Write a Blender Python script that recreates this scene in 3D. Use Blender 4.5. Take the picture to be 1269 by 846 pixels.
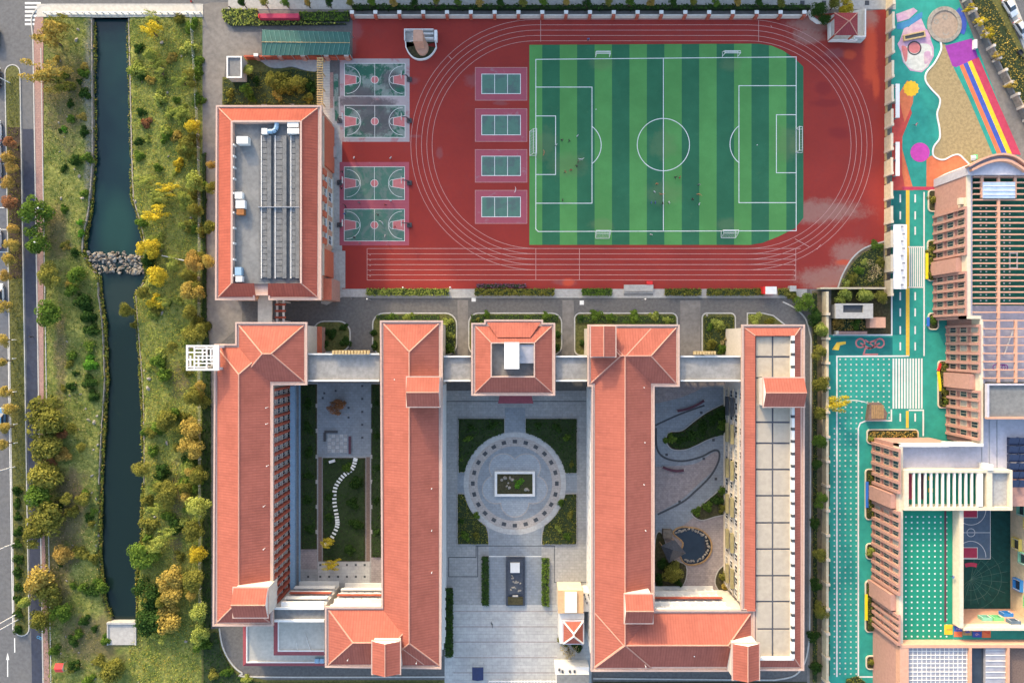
import bpy, bmesh, math, random
import numpy as np
from mathutils import Vector, Matrix
random.seed(7); rng = np.random.default_rng(7)
R = math.radians
sc = bpy.context.scene
for o in list(bpy.data.objects): bpy.data.objects.remove(o)
C = sc.collection

# ---------------------------------------------------------------- camera, sky, sun, exposure
S, H, CX, CY = .185, 156.5, 634.5, 423.0          # metres per photo pixel on the ground, drone height, optical centre
cam_d = bpy.data.cameras.new('camera'); cam = bpy.data.objects.new('camera', cam_d); C.objects.link(cam)
cam.location = (0, 0, H); cam_d.sensor_width = 36; cam_d.angle = 2 * math.atan(634.5 * S / H)
cam_d.clip_start = 1; cam_d.clip_end = 6000; sc.camera = cam
SUN_EL, SUN_AZ = 20.0, -24.0                        # degrees; azimuth from +Y (photo up) towards +X
w = bpy.data.worlds.new('World'); sc.world = w; w.use_nodes = True
nt = w.node_tree; nt.nodes.clear()
sky = nt.nodes.new('ShaderNodeTexSky'); sky.sky_type = 'NISHITA'; sky.sun_disc = False
sky.sun_elevation = R(SUN_EL); sky.sun_rotation = R(SUN_AZ % 360); sky.air_density = 1.0; sky.dust_density = 2.8; sky.ozone_density = .3
bg = nt.nodes.new('ShaderNodeBackground'); bg.inputs[1].default_value = .15
wo = nt.nodes.new('ShaderNodeOutputWorld'); nt.links.new(sky.outputs[0], bg.inputs[0]); nt.links.new(bg.outputs[0], wo.inputs[0])
sd = bpy.data.lights.new('sun', 'SUN'); sd.energy = 1.1; sd.angle = R(2.5); sd.color = (1, .80, .52)
sun = bpy.data.objects.new('sun', sd); C.objects.link(sun)
ce, se = math.cos(R(SUN_EL)), math.sin(R(SUN_EL))
sun_dir = Vector((math.sin(R(SUN_AZ)) * ce, math.cos(R(SUN_AZ)) * ce, se))
sun.rotation_euler = (-sun_dir).to_track_quat('-Z', 'Y').to_euler(); sun.location = sun_dir * 300
sc.view_settings.view_transform = 'Standard'; sc.view_settings.look = 'None'; sc.view_settings.gamma = 1
sc.view_settings.exposure = 1.85
sc.render.engine = 'CYCLES'

# ---------------------------------------------------------------- helpers
def G(px, py, z=0.0):
    k = S * (H - z) / H
    return Vector(((px - CX) * k, (CY - py) * k, z))
def XY(px, py, z=0.0):
    p = G(px, py, z); return (p.x, p.y)
def lin(c):                                          # '#rrggbb' -> linear
    c = c.lstrip('#'); out = []
    for i in (0, 2, 4):
        v = int(c[i:i+2], 16) / 255; out.append(v / 12.92 if v <= .04045 else ((v + .055) / 1.055) ** 2.4)
    return tuple(out)

from mathutils.geometry import tessellate_polygon
def tess(pts):
    if len(pts) <= 4: return [tuple(range(len(pts)))]
    out = []
    for a, b, c in tessellate_polygon([[Vector((x, y, 0)) for x, y in pts]]):
        p, q, r = pts[a], pts[b], pts[c]; k = (q[0]-p[0])*(r[1]-p[1])-(r[0]-p[0])*(q[1]-p[1]); out.append((a, b, c) if k >= 0 else (a, c, b))
    return out
class MB:
    def __init__(s, local=False): s.v = []; s.f = []; s.m = []; s.local = local
    def add(s, vs, fs, m=0):
        b = len(s.v); s.v += [tuple(p) for p in vs]
        for f in fs: s.f.append(tuple(b + i for i in f)); s.m.append(m)
        return s
    def box(s, x0, y0, z0, x1, y1, z1, m=0, top=None):
        if x0 > x1: x0, x1 = x1, x0
        if y0 > y1: y0, y1 = y1, y0
        s.add([(x0,y0,z0),(x1,y0,z0),(x1,y1,z0),(x0,y1,z0),(x0,y0,z1),(x1,y0,z1),(x1,y1,z1),(x0,y1,z1)],
              [(0,3,2,1),(0,1,5,4),(1,2,6,5),(2,3,7,6),(3,0,4,7)], m)
        s.add([(x0,y0,z1),(x1,y0,z1),(x1,y1,z1),(x0,y1,z1)], [(0,1,2,3)], m if top is None else top); return s
    def pbox(s, a0, b0, a1, b1, z0, z1, m=0, top=None, zp=None):   # photo-pixel rectangle seen at height zp
        zp = z1 if zp is None else zp
        p, q = G(a0, b0, zp), G(a1, b1, zp); return s.box(p.x, p.y, z0, q.x, q.y, z1, m, top)
    def prism(s, pts, z0, z1, m=0, top=None):        # pts: world xy, any winding
        a = sum(pts[i][0]*pts[(i+1)%len(pts)][1]-pts[(i+1)%len(pts)][0]*pts[i][1] for i in range(len(pts)))
        if a < 0: pts = pts[::-1]
        n = len(pts); vs = [(x, y, z0) for x, y in pts] + [(x, y, z1) for x, y in pts]
        s.add(vs, [(i, (i+1) % n, n + (i+1) % n, n + i) for i in range(n)], m)
        s.add([(x, y, z1) for x, y in pts], tess(pts), m if top is None else top)
        s.add([(x, y, z0) for x, y in pts], [t[::-1] for t in tess(pts)], m); return s
    def sheet(s, pts, z, m=0):
        a = sum(pts[i][0]*pts[(i+1)%len(pts)][1]-pts[(i+1)%len(pts)][0]*pts[i][1] for i in range(len(pts)))
        if a < 0: pts = pts[::-1]
        return s.add([(x, y, z) for x, y in pts], tess(pts), m)
    def tube(s, p, q, r0, r1=None, n=6, m=0, cap=True):
        r1 = r0 if r1 is None else r1; p, q = Vector(p), Vector(q); d = (q - p).normalized()
        u = d.orthogonal().normalized(); w_ = d.cross(u)
        vs = [p + (u*math.cos(t) + w_*math.sin(t))*r0 for t in [2*math.pi*i/n for i in range(n)]]
        vs += [q + (u*math.cos(t) + w_*math.sin(t))*r1 for t in [2*math.pi*i/n for i in range(n)]]
        fs = [(i, (i+1) % n, n + (i+1) % n, n + i) for i in range(n)]
        if cap: fs += [tuple(range(n-1, -1, -1)), tuple(range(n, 2*n))]
        return s.add(vs, fs, m)
    def strip(s, pts, wd, z0, z1=None, m=0, closed=False):   # ribbon (or kerb when z1) along world xy polyline
        P = [Vector(p).to_2d() if len(p) > 2 else Vector(p) for p in pts]; n = len(P); L_, R_ = [], []
        for i in range(n):
            a = P[i-1] if (i or closed) else P[i]; b = P[(i+1) % n] if (i < n-1 or closed) else P[i]
            d1 = (P[i]-a); d2 = (b-P[i]); d = (d1.normalized() if d1.length else Vector((0,0))) + (d2.normalized() if d2.length else Vector((0,0)))
            d = d.normalized() if d.length > 1e-6 else Vector((1,0)); nn = Vector((-d.y, d.x))
            k = 1.0
            if d1.length and d2.length: k = 1/max(.5, abs(d.dot(d2.normalized())))
            L_.append(P[i]+nn*wd/2*k); R_.append(P[i]-nn*wd/2*k)
        for i in range(n if closed else n-1):
            j = (i+1) % n; a, b, c, e = R_[i], R_[j], L_[j], L_[i]
            if z1 is None: s.add([(a.x,a.y,z0),(b.x,b.y,z0),(c.x,c.y,z0),(e.x,e.y,z0)], [(0,1,2,3)], m)
            else:
                vs = [(q.x,q.y,z0) for q in (a,b,c,e)] + [(q.x,q.y,z1) for q in (a,b,c,e)]
                s.add(vs, [(4,5,6,7),(0,1,5,4),(2,3,7,6),(1,2,6,5),(3,0,4,7)], m)
        return s
    def hip(s, x0, y0, x1, y1, z, slope, m=0):
        w_, d_ = x1-x0, y1-y0; h = min(w_, d_)/2; t = math.tan(R(slope)); zr = z + h*t
        if d_ >= w_: a, b = ((x0+x1)/2, y0+h, zr), ((x0+x1)/2, y1-h, zr)
        else: a, b = (x0+h, (y0+y1)/2, zr), (x1-h, (y0+y1)/2, zr)
        c = [(x0,y0,z),(x1,y0,z),(x1,y1,z),(x0,y1,z)]
        if d_ >= w_: fs = [(0,1,4),(1,2,5,4),(2,3,5),(3,0,4,5)]
        else: fs = [(0,1,5,4),(1,2,5),(2,3,4,5),(3,0,4)]
        s.add(c+[a,b], fs, m); s.add(c, [(3,2,1,0)], m)
        e = .02
        if d_ >= w_: caps = [(c[0],a),(c[1],a),(c[2],b),(c[3],b),(a,b)]
        else: caps = [(c[0],a),(c[3],a),(c[1],b),(c[2],b),(a,b)]
        return caps, zr
    def gable(s, x0, y0, x1, y1, z, slope, axis, m=0, mg=0):
        t = math.tan(R(slope))
        if axis == 'x':
            ym = (y0+y1)/2; zr = z+(y1-y0)/2*t
            s.add([(x0,y0,z),(x1,y0,z),(x1,y1,z),(x0,y1,z),(x0,ym,zr),(x1,ym,zr)], [(0,1,5,4),(2,3,4,5)], m)
            s.add([(x0,y0,z),(x0,y1,z),(x0,ym,zr),(x1,y0,z),(x1,y1,z),(x1,ym,zr)], [(1,0,2),(3,4,5)], mg); return (x0,ym,zr),(x1,ym,zr)
        xm = (x0+x1)/2; zr = z+(x1-x0)/2*t
        s.add([(x0,y0,z),(x1,y0,z),(x1,y1,z),(x0,y1,z),(xm,y0,zr),(xm,y1,zr)], [(3,0,4,5),(1,2,5,4)], m)
        s.add([(x0,y0,z),(x1,y0,z),(xm,y0,zr),(x0,y1,z),(x1,y1,z),(xm,y1,zr)], [(0,1,2),(4,3,5)], mg); return (xm,y0,zr),(xm,y1,zr)
    def mesh(s, name, mats, smooth=False):
        me = bpy.data.meshes.new(name); me.from_pydata(s.v, [], s.f)
        for q in (mats if isinstance(mats, (list, tuple)) else [mats]): me.materials.append(q)
        me.polygons.foreach_set('material_index', s.m)
        if smooth: me.polygons.foreach_set('use_smooth', [True]*len(s.f))
        me.update(); return me
    def build(s, name, mats, parent=None, smooth=False, **tags):
        off = wloc(parent) if parent and not s.local else Vector((0, 0, 0))
        if off.length: s.v = [(a-off.x, b-off.y, c-off.z) for a, b, c in s.v]
        return put(name, s.mesh(name, mats, smooth), parent, (0,0,0), **tags)
def wloc(o):
    v = Vector((0,0,0))
    while o: v += o.location; o = o.parent
    return v
def put(name, me, parent=None, loc=(0,0,0), rz=0, label=None, cat=None, group=None, kind=None, scale=None):
    o = bpy.data.objects.new(name, me); C.objects.link(o); o.location = loc
    if rz: o.rotation_euler = (0, 0, rz)
    if scale: o.scale = scale
    if parent: o.parent = parent
    if label: o['label'] = label
    if cat: o['category'] = cat
    if group: o['group'] = group
    if kind: o['kind'] = kind
    return o
def thing(name, label, cat, loc=(0,0,0), rz=0, group=None): 
    o = put(name, None, None, loc, rz, label, cat, group); o.empty_display_size = .5; return o
def copy_tree(root, loc, rz=0, label=None, group=None, scale=None, mats=None):
    r = root.copy(); C.objects.link(r); r.location = loc; r.rotation_euler = (0,0,rz)
    if label: r['label'] = label
    if group: r['group'] = group
    if scale: r.scale = scale
    for ch in list(root.children):
        c = ch.copy(); C.objects.link(c); c.parent = r
        for g in list(ch.children):
            d = g.copy(); C.objects.link(d); d.parent = c
    return r
def struct(name, mb, mats, **k): return mb.build(name, mats, kind='structure', **k)
_ones = 'first second third fourth fifth sixth seventh eighth ninth tenth eleventh twelfth thirteenth fourteenth fifteenth sixteenth seventeenth eighteenth nineteenth'.split()
_card = 'one two three four five six seven eight nine'.split()
def nth(i):                                           # 0-based
    n = i+1
    if n < 20: return _ones[n-1]
    t = ['twenty','thirty','forty','fifty','sixty','seventy','eighty','ninety'][n//10-2]
    return (t[:-1]+'ieth') if n % 10 == 0 else t+'-'+_ones[n % 10-1]
def pp(*a): return [XY(a[i], a[i+1]) for i in range(0, len(a), 2)]
def ppz(z, *a): return [XY(a[i], a[i+1], z) for i in range(0, len(a), 2)]
def arc(cx, cy, r, a0, a1, n=24, ry=None):            # photo pixels, angles in degrees, y down
    ry = r if ry is None else ry
    return [(cx + r*math.cos(R(a0+(a1-a0)*i/n)), cy + ry*math.sin(R(a0+(a1-a0)*i/n))) for i in range(n+1)]
def W(pts, z=0): return [XY(x, y, z) for x, y in pts]
def smooth_px(pts, k=6, closed=False):                # Catmull-Rom through photo-pixel points
    out = []; n = len(pts)
    for i in range(n if closed else n-1):
        p0 = pts[(i-1) % n] if (closed or i) else pts[0]; p1 = pts[i]; p2 = pts[(i+1) % n]; p3 = pts[(i+2) % n] if (closed or i < n-2) else pts[-1]
        for j in range(k):
            t = j/k
            out.append(tuple(.5*((2*p1[d])+(-p0[d]+p2[d])*t+(2*p0[d]-5*p1[d]+4*p2[d]-p3[d])*t*t+(-p0[d]+3*p1[d]-3*p2[d]+p3[d])*t**3) for d in (0,1)))
    if not closed: out.append(tuple(pts[-1]))
    return out
def rrect(x0, y0, x1, y1, r, n=5):
    return arc(x1-r, y0+r, r, -90, 0, n)+arc(x1-r, y1-r, r, 0, 90, n)+arc(x0+r, y1-r, r, 90, 180, n)+arc(x0+r, y0+r, r, 180, 270, n)
def offset(pts, d):                                   # inset (d>0) of a world polygon
    n = len(pts); a = sum(pts[i][0]*pts[(i+1)%n][1]-pts[(i+1)%n][0]*pts[i][1] for i in range(n))
    if a < 0: pts = pts[::-1]
    out = []
    for i in range(n):
        p, q, r = Vector(pts[i-1]), Vector(pts[i]), Vector(pts[(i+1) % n])
        e1 = (q-p).normalized(); e2 = (r-q).normalized(); n1 = Vector((-e1.y, e1.x)); n2 = Vector((-e2.y, e2.x))
        b = n1+n2; k = d/max(.2, 1+n1.dot(n2)); out.append((q.x+b.x*k, q.y+b.y*k))
    return out

# ---------------------------------------------------------------- materials
def N(nt, t, **k):
    n = nt.nodes.new(t)
    for a, b in k.items(): setattr(n, a, b)
    return n
def newmat(name):
    m = bpy.data.materials.new(name); m.use_nodes = True; nt = m.node_tree
    b = nt.nodes['Principled BSDF']; return m, nt, b
def pos(nt): return N(nt, 'ShaderNodeNewGeometry').outputs['Position']
def noise(nt, p, scale, detail=5, rough=.6, dist=0):
    n = N(nt, 'ShaderNodeTexNoise'); n.inputs['Scale'].default_value = scale; n.inputs['Detail'].default_value = detail
    n.inputs['Roughness'].default_value = rough; n.inputs['Distortion'].default_value = dist; nt.links.new(p, n.inputs['Vector']); return n.outputs['Fac']
def ramp(nt, f, a, b):
    n = N(nt, 'ShaderNodeMapRange', interpolation_type='SMOOTHSTEP'); n.inputs[1].default_value = a; n.inputs[2].default_value = b; nt.links.new(f, n.inputs[0]); return n.outputs[0]
def mix(nt, f, a, b, bt='MIX'):
    n = N(nt, 'ShaderNodeMix', data_type='RGBA', blend_type=bt)
    if isinstance(f, (int, float)): n.inputs[0].default_value = f
    else: nt.links.new(f, n.inputs[0])
    for k, v in ((6, a), (7, b)):
        if isinstance(v, tuple): n.inputs[k].default_value = v+(1,) if len(v) == 3 else v
        else: nt.links.new(v, n.inputs[k])
    return n.outputs[2]
def math_(nt, op, a, b=None):
    n = N(nt, 'ShaderNodeMath', operation=op)
    for k, v in ((0, a), (1, b)):
        if v is None: continue
        if isinstance(v, (int, float)): n.inputs[k].default_value = v
        else: nt.links.new(v, n.inputs[k])
    return n.outputs[0]
def blob(nt, p, px, py, rx, ry=None, nz=None, amt=.6):   # 1 inside an irregular patch at a place on the ground
    q = G(px, py); ry = ry or rx
    a = N(nt, 'ShaderNodeVectorMath', operation='SUBTRACT'); nt.links.new(p, a.inputs[0]); a.inputs[1].default_value = (q.x, q.y, 0)
    b = N(nt, 'ShaderNodeVectorMath', operation='MULTIPLY'); nt.links.new(a.outputs[0], b.inputs[0]); b.inputs[1].default_value = (1/(rx*S), 1/(ry*S), 0)
    l = N(nt, 'ShaderNodeVectorMath', operation='LENGTH'); nt.links.new(b.outputs[0], l.inputs[0])
    v = l.outputs['Value']
    if nz is not None: v = math_(nt, 'ADD', v, math_(nt, 'MULTIPLY', math_(nt, 'SUBTRACT', nz, .5), amt*4))
    return ramp(nt, v, 1.35, .55)
def mat(name, col, rough=.85, var=.18, scale=1.2, dirt=None, dirt_amt=.35, bump=.0, bscale=8, spec=.3, metal=0, dscale=.12, joint=0, jamt=.22):
    m, nt, b = newmat(name)
    if isinstance(col, str): col = lin(col)
    p = pos(nt); n1 = noise(nt, p, scale); n2 = noise(nt, p, dscale, 6, .65)
    lo = tuple(c*(1-var) for c in col); hi = tuple(min(1, c*(1+var)) for c in col)
    c = mix(nt, ramp(nt, n1, .3, .7), lo, hi)
    d = dirt if dirt is not None else tuple(x*.72 for x in col)
    f = math_(nt, 'MULTIPLY', ramp(nt, n2, .45, .75), dirt_amt)
    c = mix(nt, f, c, d)
    c = mix(nt, math_(nt, 'MULTIPLY', ramp(nt, noise(nt, p, .55, 8, .8), .56, .72), dirt_amt*.5), c, tuple(x*.6 for x in d))
    if joint:
        bt = N(nt, 'ShaderNodeTexBrick'); bt.offset = .5; nt.links.new(p, bt.inputs['Vector']); bt.inputs['Scale'].default_value = 1; bt.inputs['Mortar Size'].default_value = .035
        bt.inputs['Brick Width'].default_value = joint; bt.inputs['Row Height'].default_value = joint*.6
        bt.inputs['Color1'].default_value = (.92,.92,.92,1); bt.inputs['Color2'].default_value = (1.04,1.04,1.03,1); bt.inputs['Mortar'].default_value = (1-jamt,)*3+(1,)
        c = mix(nt, 1.0, c, bt.outputs['Color'], 'MULTIPLY')
    nt.links.new(c, b.inputs['Base Color']); b.inputs['Roughness'].default_value = rough
    b.inputs['Specular IOR Level'].default_value = spec; b.inputs['Metallic'].default_value = metal
    if bump:
        bn = N(nt, 'ShaderNodeBump'); bn.inputs['Strength'].default_value = bump; bn.inputs['Distance'].default_value = .1
        nt.links.new(noise(nt, p, bscale), bn.inputs['Height']); nt.links.new(bn.outputs[0], b.inputs['Normal'])
    return m
def roof_mat(name, col, pitch=.42):
    m, nt, b = newmat(name); p = pos(nt); g = N(nt, 'ShaderNodeNewGeometry')
    sp = N(nt, 'ShaderNodeSeparateXYZ'); nt.links.new(p, sp.inputs[0])
    sn = N(nt, 'ShaderNodeSeparateXYZ'); nt.links.new(g.outputs['Normal'], sn.inputs[0])
    isx = math_(nt, 'GREATER_THAN', math_(nt, 'ABSOLUTE', sn.outputs[0]), math_(nt, 'ABSOLUTE', sn.outputs[1]))
    mf = N(nt, 'ShaderNodeMix', data_type='FLOAT'); nt.links.new(isx, mf.inputs[0]); nt.links.new(sp.outputs[0], mf.inputs[2]); nt.links.new(sp.outputs[1], mf.inputs[3])
    mg = N(nt, 'ShaderNodeMix', data_type='FLOAT'); nt.links.new(isx, mg.inputs[0]); nt.links.new(sp.outputs[1], mg.inputs[2]); nt.links.new(sp.outputs[0], mg.inputs[3])
    u = math_(nt, 'DIVIDE', mf.outputs[0], pitch); v = math_(nt, 'DIVIDE', mg.outputs[0], pitch*1.25)
    wu = math_(nt, 'ABSOLUTE', math_(nt, 'SINE', math_(nt, 'MULTIPLY', u, math.pi)))      # round tile columns
    fv = math_(nt, 'FRACT', v)
    cu = N(nt, 'ShaderNodeCombineXYZ'); nt.links.new(math_(nt, 'FLOOR', u), cu.inputs[0]); nt.links.new(math_(nt, 'FLOOR', v), cu.inputs[1])
    wn = N(nt, 'ShaderNodeTexWhiteNoise', noise_dimensions='2D'); nt.links.new(cu.outputs[0], wn.inputs['Vector'])
    c = mix(nt, wn.outputs['Value'], tuple(x*.95 for x in col), tuple(min(1, x*1.05) for x in col))
    c = mix(nt, math_(nt, 'MULTIPLY', ramp(nt, noise(nt, p, .22, 7, .7), .42, .72), .5), c, tuple(x*.66 for x in col))
    c = mix(nt, math_(nt, 'MULTIPLY', ramp(nt, noise(nt, p, .6, 5, .6), .55, .8), .18), c, (col[0]*1.05, col[1]*1.2, col[2]*1.2))
    mp = N(nt, 'ShaderNodeMapping'); mp.inputs['Scale'].default_value = (1.6,.12,.12); nt.links.new(p, mp.inputs[0]); mq = N(nt, 'ShaderNodeMapping'); mq.inputs['Scale'].default_value = (.12,1.6,.12); nt.links.new(p, mq.inputs[0])
    mv = N(nt, 'ShaderNodeMix', data_type='VECTOR'); nt.links.new(isx, mv.inputs[0]); nt.links.new(mp.outputs[0], mv.inputs[4]); nt.links.new(mq.outputs[0], mv.inputs[5])
    c = mix(nt, math_(nt, 'MULTIPLY', ramp(nt, noise(nt, mv.outputs[1], 1.0, 5, .6), .5, .72), .4), c, (col[0]*.66, col[1]*.64, col[2]*.7))
    c = mix(nt, math_(nt, 'MULTIPLY', ramp(nt, wu, .5, .0), .42), c, tuple(x*.5 for x in col))
    c = mix(nt, math_(nt, 'MULTIPLY', ramp(nt, fv, .25, .0), .12), c, tuple(x*.5 for x in col))
    nt.links.new(c, b.inputs['Base Color']); b.inputs['Roughness'].default_value = .9; b.inputs['Specular IOR Level'].default_value = .1
    bn = N(nt, 'ShaderNodeBump'); bn.inputs['Strength'].default_value = .3; bn.inputs['Distance'].default_value = .05
    nt.links.new(math_(nt, 'ADD', wu, math_(nt, 'MULTIPLY', fv, .5)), bn.inputs['Height']); nt.links.new(bn.outputs[0], b.inputs['Normal'])
    return m
def leaf_mat(name, col, col2):
    m, nt, b = newmat(name); nt.nodes.remove(b); out = nt.nodes['Material Output']
    a = N(nt, 'ShaderNodeAttribute', attribute_name='lv'); oi = N(nt, 'ShaderNodeObjectInfo')
    f = math_(nt, 'ADD', math_(nt, 'MULTIPLY', a.outputs['Fac'], .75), math_(nt, 'MULTIPLY', oi.outputs['Random'], .35))
    c = mix(nt, f, col, col2)
    d = N(nt, 'ShaderNodeBsdfDiffuse'); t = N(nt, 'ShaderNodeBsdfTranslucent'); s = N(nt, 'ShaderNodeMixShader'); s.inputs[0].default_value = .3
    nt.links.new(c, d.inputs[0]); nt.links.new(c, t.inputs[0]); nt.links.new(d.outputs[0], s.inputs[1]); nt.links.new(t.outputs[0], s.inputs[2]); nt.links.new(s.outputs[0], out.inputs[0])
    return m
M = {}
def dm(k, *a, **b): M[k] = mat(k, *a, **b)
dm('asphalt', (.115,.111,.108), .9, .16, 1.5, (.13,.125,.115), .5, .15, 20)
dm('asphalt_road', (.115,.117,.122), .9, .14, 1.2, (.15,.145,.135), .45, .15, 20)
dm('asphalt_blue', (.035,.042,.065), .9, .14, 1.2, (.06,.065,.08), .45)
dm('parking', (.10,.11,.13), .9, .14, 1.2, (.15,.15,.15), .4)
dm('service', (.19,.175,.16), .9, .15, .9, (.09,.088,.085), .6, .1, 20)
dm('earth', (.14,.11,.07), .95, .3, .8, (.08,.08,.035), .6, .2, 5)
dm('mulch', (.05,.035,.025), .95, .3, 3)
dm('concrete', (.36,.35,.33), .85, .12, 1.5, (.22,.215,.2), .6, .05)
dm('concrete_dark', (.17,.172,.17), .85, .15, 1.2, (.27,.265,.25), .7, .08)
dm('concrete_pale', (.46,.44,.39), .85, .1, 1.5, (.33,.315,.28), .55)
dm('kerb', (.42,.41,.38), .85, .12, 2)
dm('white', (.66,.65,.62), .6, .05, 1.5, (.55,.53,.48), .4)
dm('white_line', (.72,.72,.68), .8, .1, 3, (.45,.44,.42), .5, dscale=.5)
dm('line_track', (.50,.28,.25), .8, .15, 3, (.4,.2,.17), .7, dscale=.4)
dm('yellow_line', (.62,.42,.05), .8, .1, 2)
dm('stone_wall', (.28,.25,.21), .9, .25, 1.5)
dm('rock', (.15,.125,.10), .9, .3, 1.5, (.2,.17,.13), .6, .4, 3)
dm('rock_pale', (.24,.22,.19), .9, .2, 2, (.3,.28,.24), .5, .4, 3)
dm('brick_paving', (.33,.20,.17), .9, .15, 2.5, (.25,.19,.17), .6, joint=0.7)
dm('pave_grey', (.31,.31,.305), .85, .1, 1.2, (.2,.2,.2), .6, joint=1.1)
dm('pave_light', (.40,.40,.39), .85, .09, 1.0, (.31,.31,.305), .7, joint=1.3)
dm('pave_axis', (.23,.255,.28), .8, .1, 1.0, (.19,.2,.21), .6, joint=1.0)
dm('pave_pink', (.29,.25,.245), .85, .14, 1.2, (.2,.18,.18), .6, joint=0.8)
dm('pave_dark', (.055,.06,.068), .7, .15, 2)
dm('pave_ring', (.36,.33,.305), .85, .1, 2, (.27,.26,.25), .5, joint=0.8)
dm('stone_navy', (.05,.058,.075), .4, .2, 2, (.09,.095,.10), .6)
dm('plum', (.09,.035,.05), .7, .1, 2)
dm('pink_wall', (.40,.225,.185), .8, .1, 1.5, (.4,.22,.17), .5)
dm('salmon', (.52,.29,.20), .8, .08, 1.5, (.5,.28,.2), .5)
dm('cream', (.58,.50,.38), .8, .07, 1.5, (.5,.43,.33), .5)
dm('cream_wall', (.58,.49,.33), .85, .1, 1.5, (.4,.33,.24), .5)
dm('cornice', (.47,.335,.28), .8, .08, 2, (.42,.31,.26), .5)
dm('plaster', (.52,.48,.43), .85, .07, 1.5, (.45,.42,.38), .5)
dm('red_wall', (.36,.085,.05), .8, .12, 2, (.28,.07,.05), .5)
dm('lavender', (.44,.43,.48), .85, .08, 1.2, (.33,.32,.36), .6)
dm('beige_panel', (.39,.34,.27), .85, .09, .8, (.36,.32,.27), .6)
dm('dark_metal', (.05,.05,.055), .5, .1, 3)
dm('grey_metal', (.3,.31,.33), .45, .1, 3, metal=.3)
dm('steel_white', (.7,.7,.7), .4, .05, 3)
dm('blue_metal', (.25,.38,.5), .5, .1, 3)
dm('wood', (.30,.19,.09), .8, .2, 2)
dm('wood_pale', (.45,.33,.16), .8, .2, 2)
dm('plank_brown', (.16,.11,.09), .85, .2, 3)
dm('bark', (.10,.075,.05), .9, .25, 6)
dm('soil_bed', (.05,.045,.022), .95, .35, 2, (.03,.045,.012), .7)
dm('lawn_bed', (.10,.10,.03), .95, .35, 2, (.05,.07,.02), .7)
dm('deck_joint', (.085,.09,.11), .8, .1, 2); dm('petal', (.30,.33,.355), .85, .08, 1.0, (.25,.27,.29), .5, joint=.8); M['roof_wine'] = roof_mat('roof_wine', (.25,.05,.055), .5); dm('peach', (.56,.36,.2), .8, .08, 1.5)
dm('court_deep', (.006,.055,.05), .85, .2, .8); dm('rib_teal', (.16,.32,.29), .5, .1, 3); dm('blind', (.33,.32,.29), .7, .15, 1.0); dm('ac_white', (.55,.55,.53), .6, .1, 2)
dm('bridge_grey', (.25,.245,.235), .85, .15, 1.2, (.16,.158,.15), .7, .08)
dm('rust_stain', (.3,.12,.04), .9)
dm('teal', (.025,.27,.215), .8, .1, .6, (.012,.17,.15), .85)
dm('teal_shaded', (.01,.14,.135), .8, .1, .6, (.008,.1,.1), .85)  # the teal floor with shade put into its colour
dm('green_roof', (.010,.225,.14), .8, .08, .6, (.008,.2,.12), .85)
dm('green_dark', (.012,.125,.085), .85, .2, .8)
dm('rubber_red', (.5,.07,.055), .85, .1, 1); dm('rubber_orange', (.58,.16,.07), .85, .1, 1); dm('rubber_pink', (.46,.15,.15), .85, .12, 1)
dm('rubber_crimson', (.42,.045,.09), .85, .1, 1); dm('rubber_yellow', (.75,.45,.03), .85, .1, 1); dm('rubber_blue', (.045,.09,.38), .85, .1, 1)
dm('rubber_purple', (.26,.04,.28), .85, .1, 1); dm('rubber_magenta', (.5,.06,.34), .85, .1, 1); dm('rubber_lilac', (.45,.28,.38), .85, .12, 1.2, (.5,.45,.35), .6, dscale=.3)
dm('rubber_white', (.5,.5,.45), .85, .12, 1.2); dm('rubber_sky', (.05,.2,.36), .85, .1, 1)
dm('sand', (.31,.235,.12), .95, .18, 1.5, (.33,.25,.13), .6, .3, 6)
dm('sand_grey', (.33,.25,.19), .95, .15, 1.5, (.26,.2,.15), .6)
dm('court_blue', (.10,.15,.21), .85, .1, 1)
dm('solar', (.02,.03,.075), .25, .1, 2, spec=.5)
dm('tarp_navy', (.02,.03,.09), .5, .1, 2)
dm('hood_blue', (.03,.2,.55), .6, .05, 2); dm('hood_yellow', (.6,.5,.14), .6, .05, 2); dm('hood_green', (.16,.55,.22), .6, .05, 2); dm('hood_mint', (.2,.5,.36), .6, .05, 2)
dm('yellow_paint', (.72,.58,.02), .5, .05, 2); dm('red_paint', (.6,.03,.03), .5, .05, 2); dm('blue_paint', (.03,.14,.5), .5, .05, 2)
dm('fabric_white', (.78,.78,.76), .7, .05, .8, (.6,.6,.58), .5, dscale=.5)
dm('purple_roof', (.22,.045,.06), .6, .12, 2); dm('car_white', (.75,.75,.76), .25, .02, 2, spec=.5); dm('car_silver', (.5,.52,.55), .25, .02, 2, spec=.5); dm('car_dark', (.03,.032,.04), .25, .02, 2, spec=.5); dm('car_blue', (.08,.2,.36), .25, .02, 2, spec=.5)
dm('rubber_tyre', (.02,.02,.02), .9, .1, 3)
M['roof'] = roof_mat('roof', (.345,.110,.079), .56); M['roof_gym'] = roof_mat('roof_gym', (.35,.095,.065), .62)
dm('ridge', (.46,.24,.18), .7, .08, 3); dm('roof_red', (.5,.13,.07), .75, .1, 2)
def glass(name, col, rough=.12):
    m, nt, b = newmat(name); b.inputs['Roughness'].default_value = rough; b.inputs['Specular IOR Level'].default_value = .6
    c = mix(nt, noise(nt, pos(nt), .6, 3), tuple(x*.6 for x in col), tuple(x*1.4 for x in col)); nt.links.new(c, b.inputs['Base Color']); M[name] = m
glass('glass', (.035,.045,.06)); glass('glass_teal', (.014,.095,.082), .8); glass('glass_roof', (.30,.30,.33), .25); glass('glass_blue', (.35,.45,.6), .2); glass('pond', (.012,.02,.03), .08)
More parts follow.
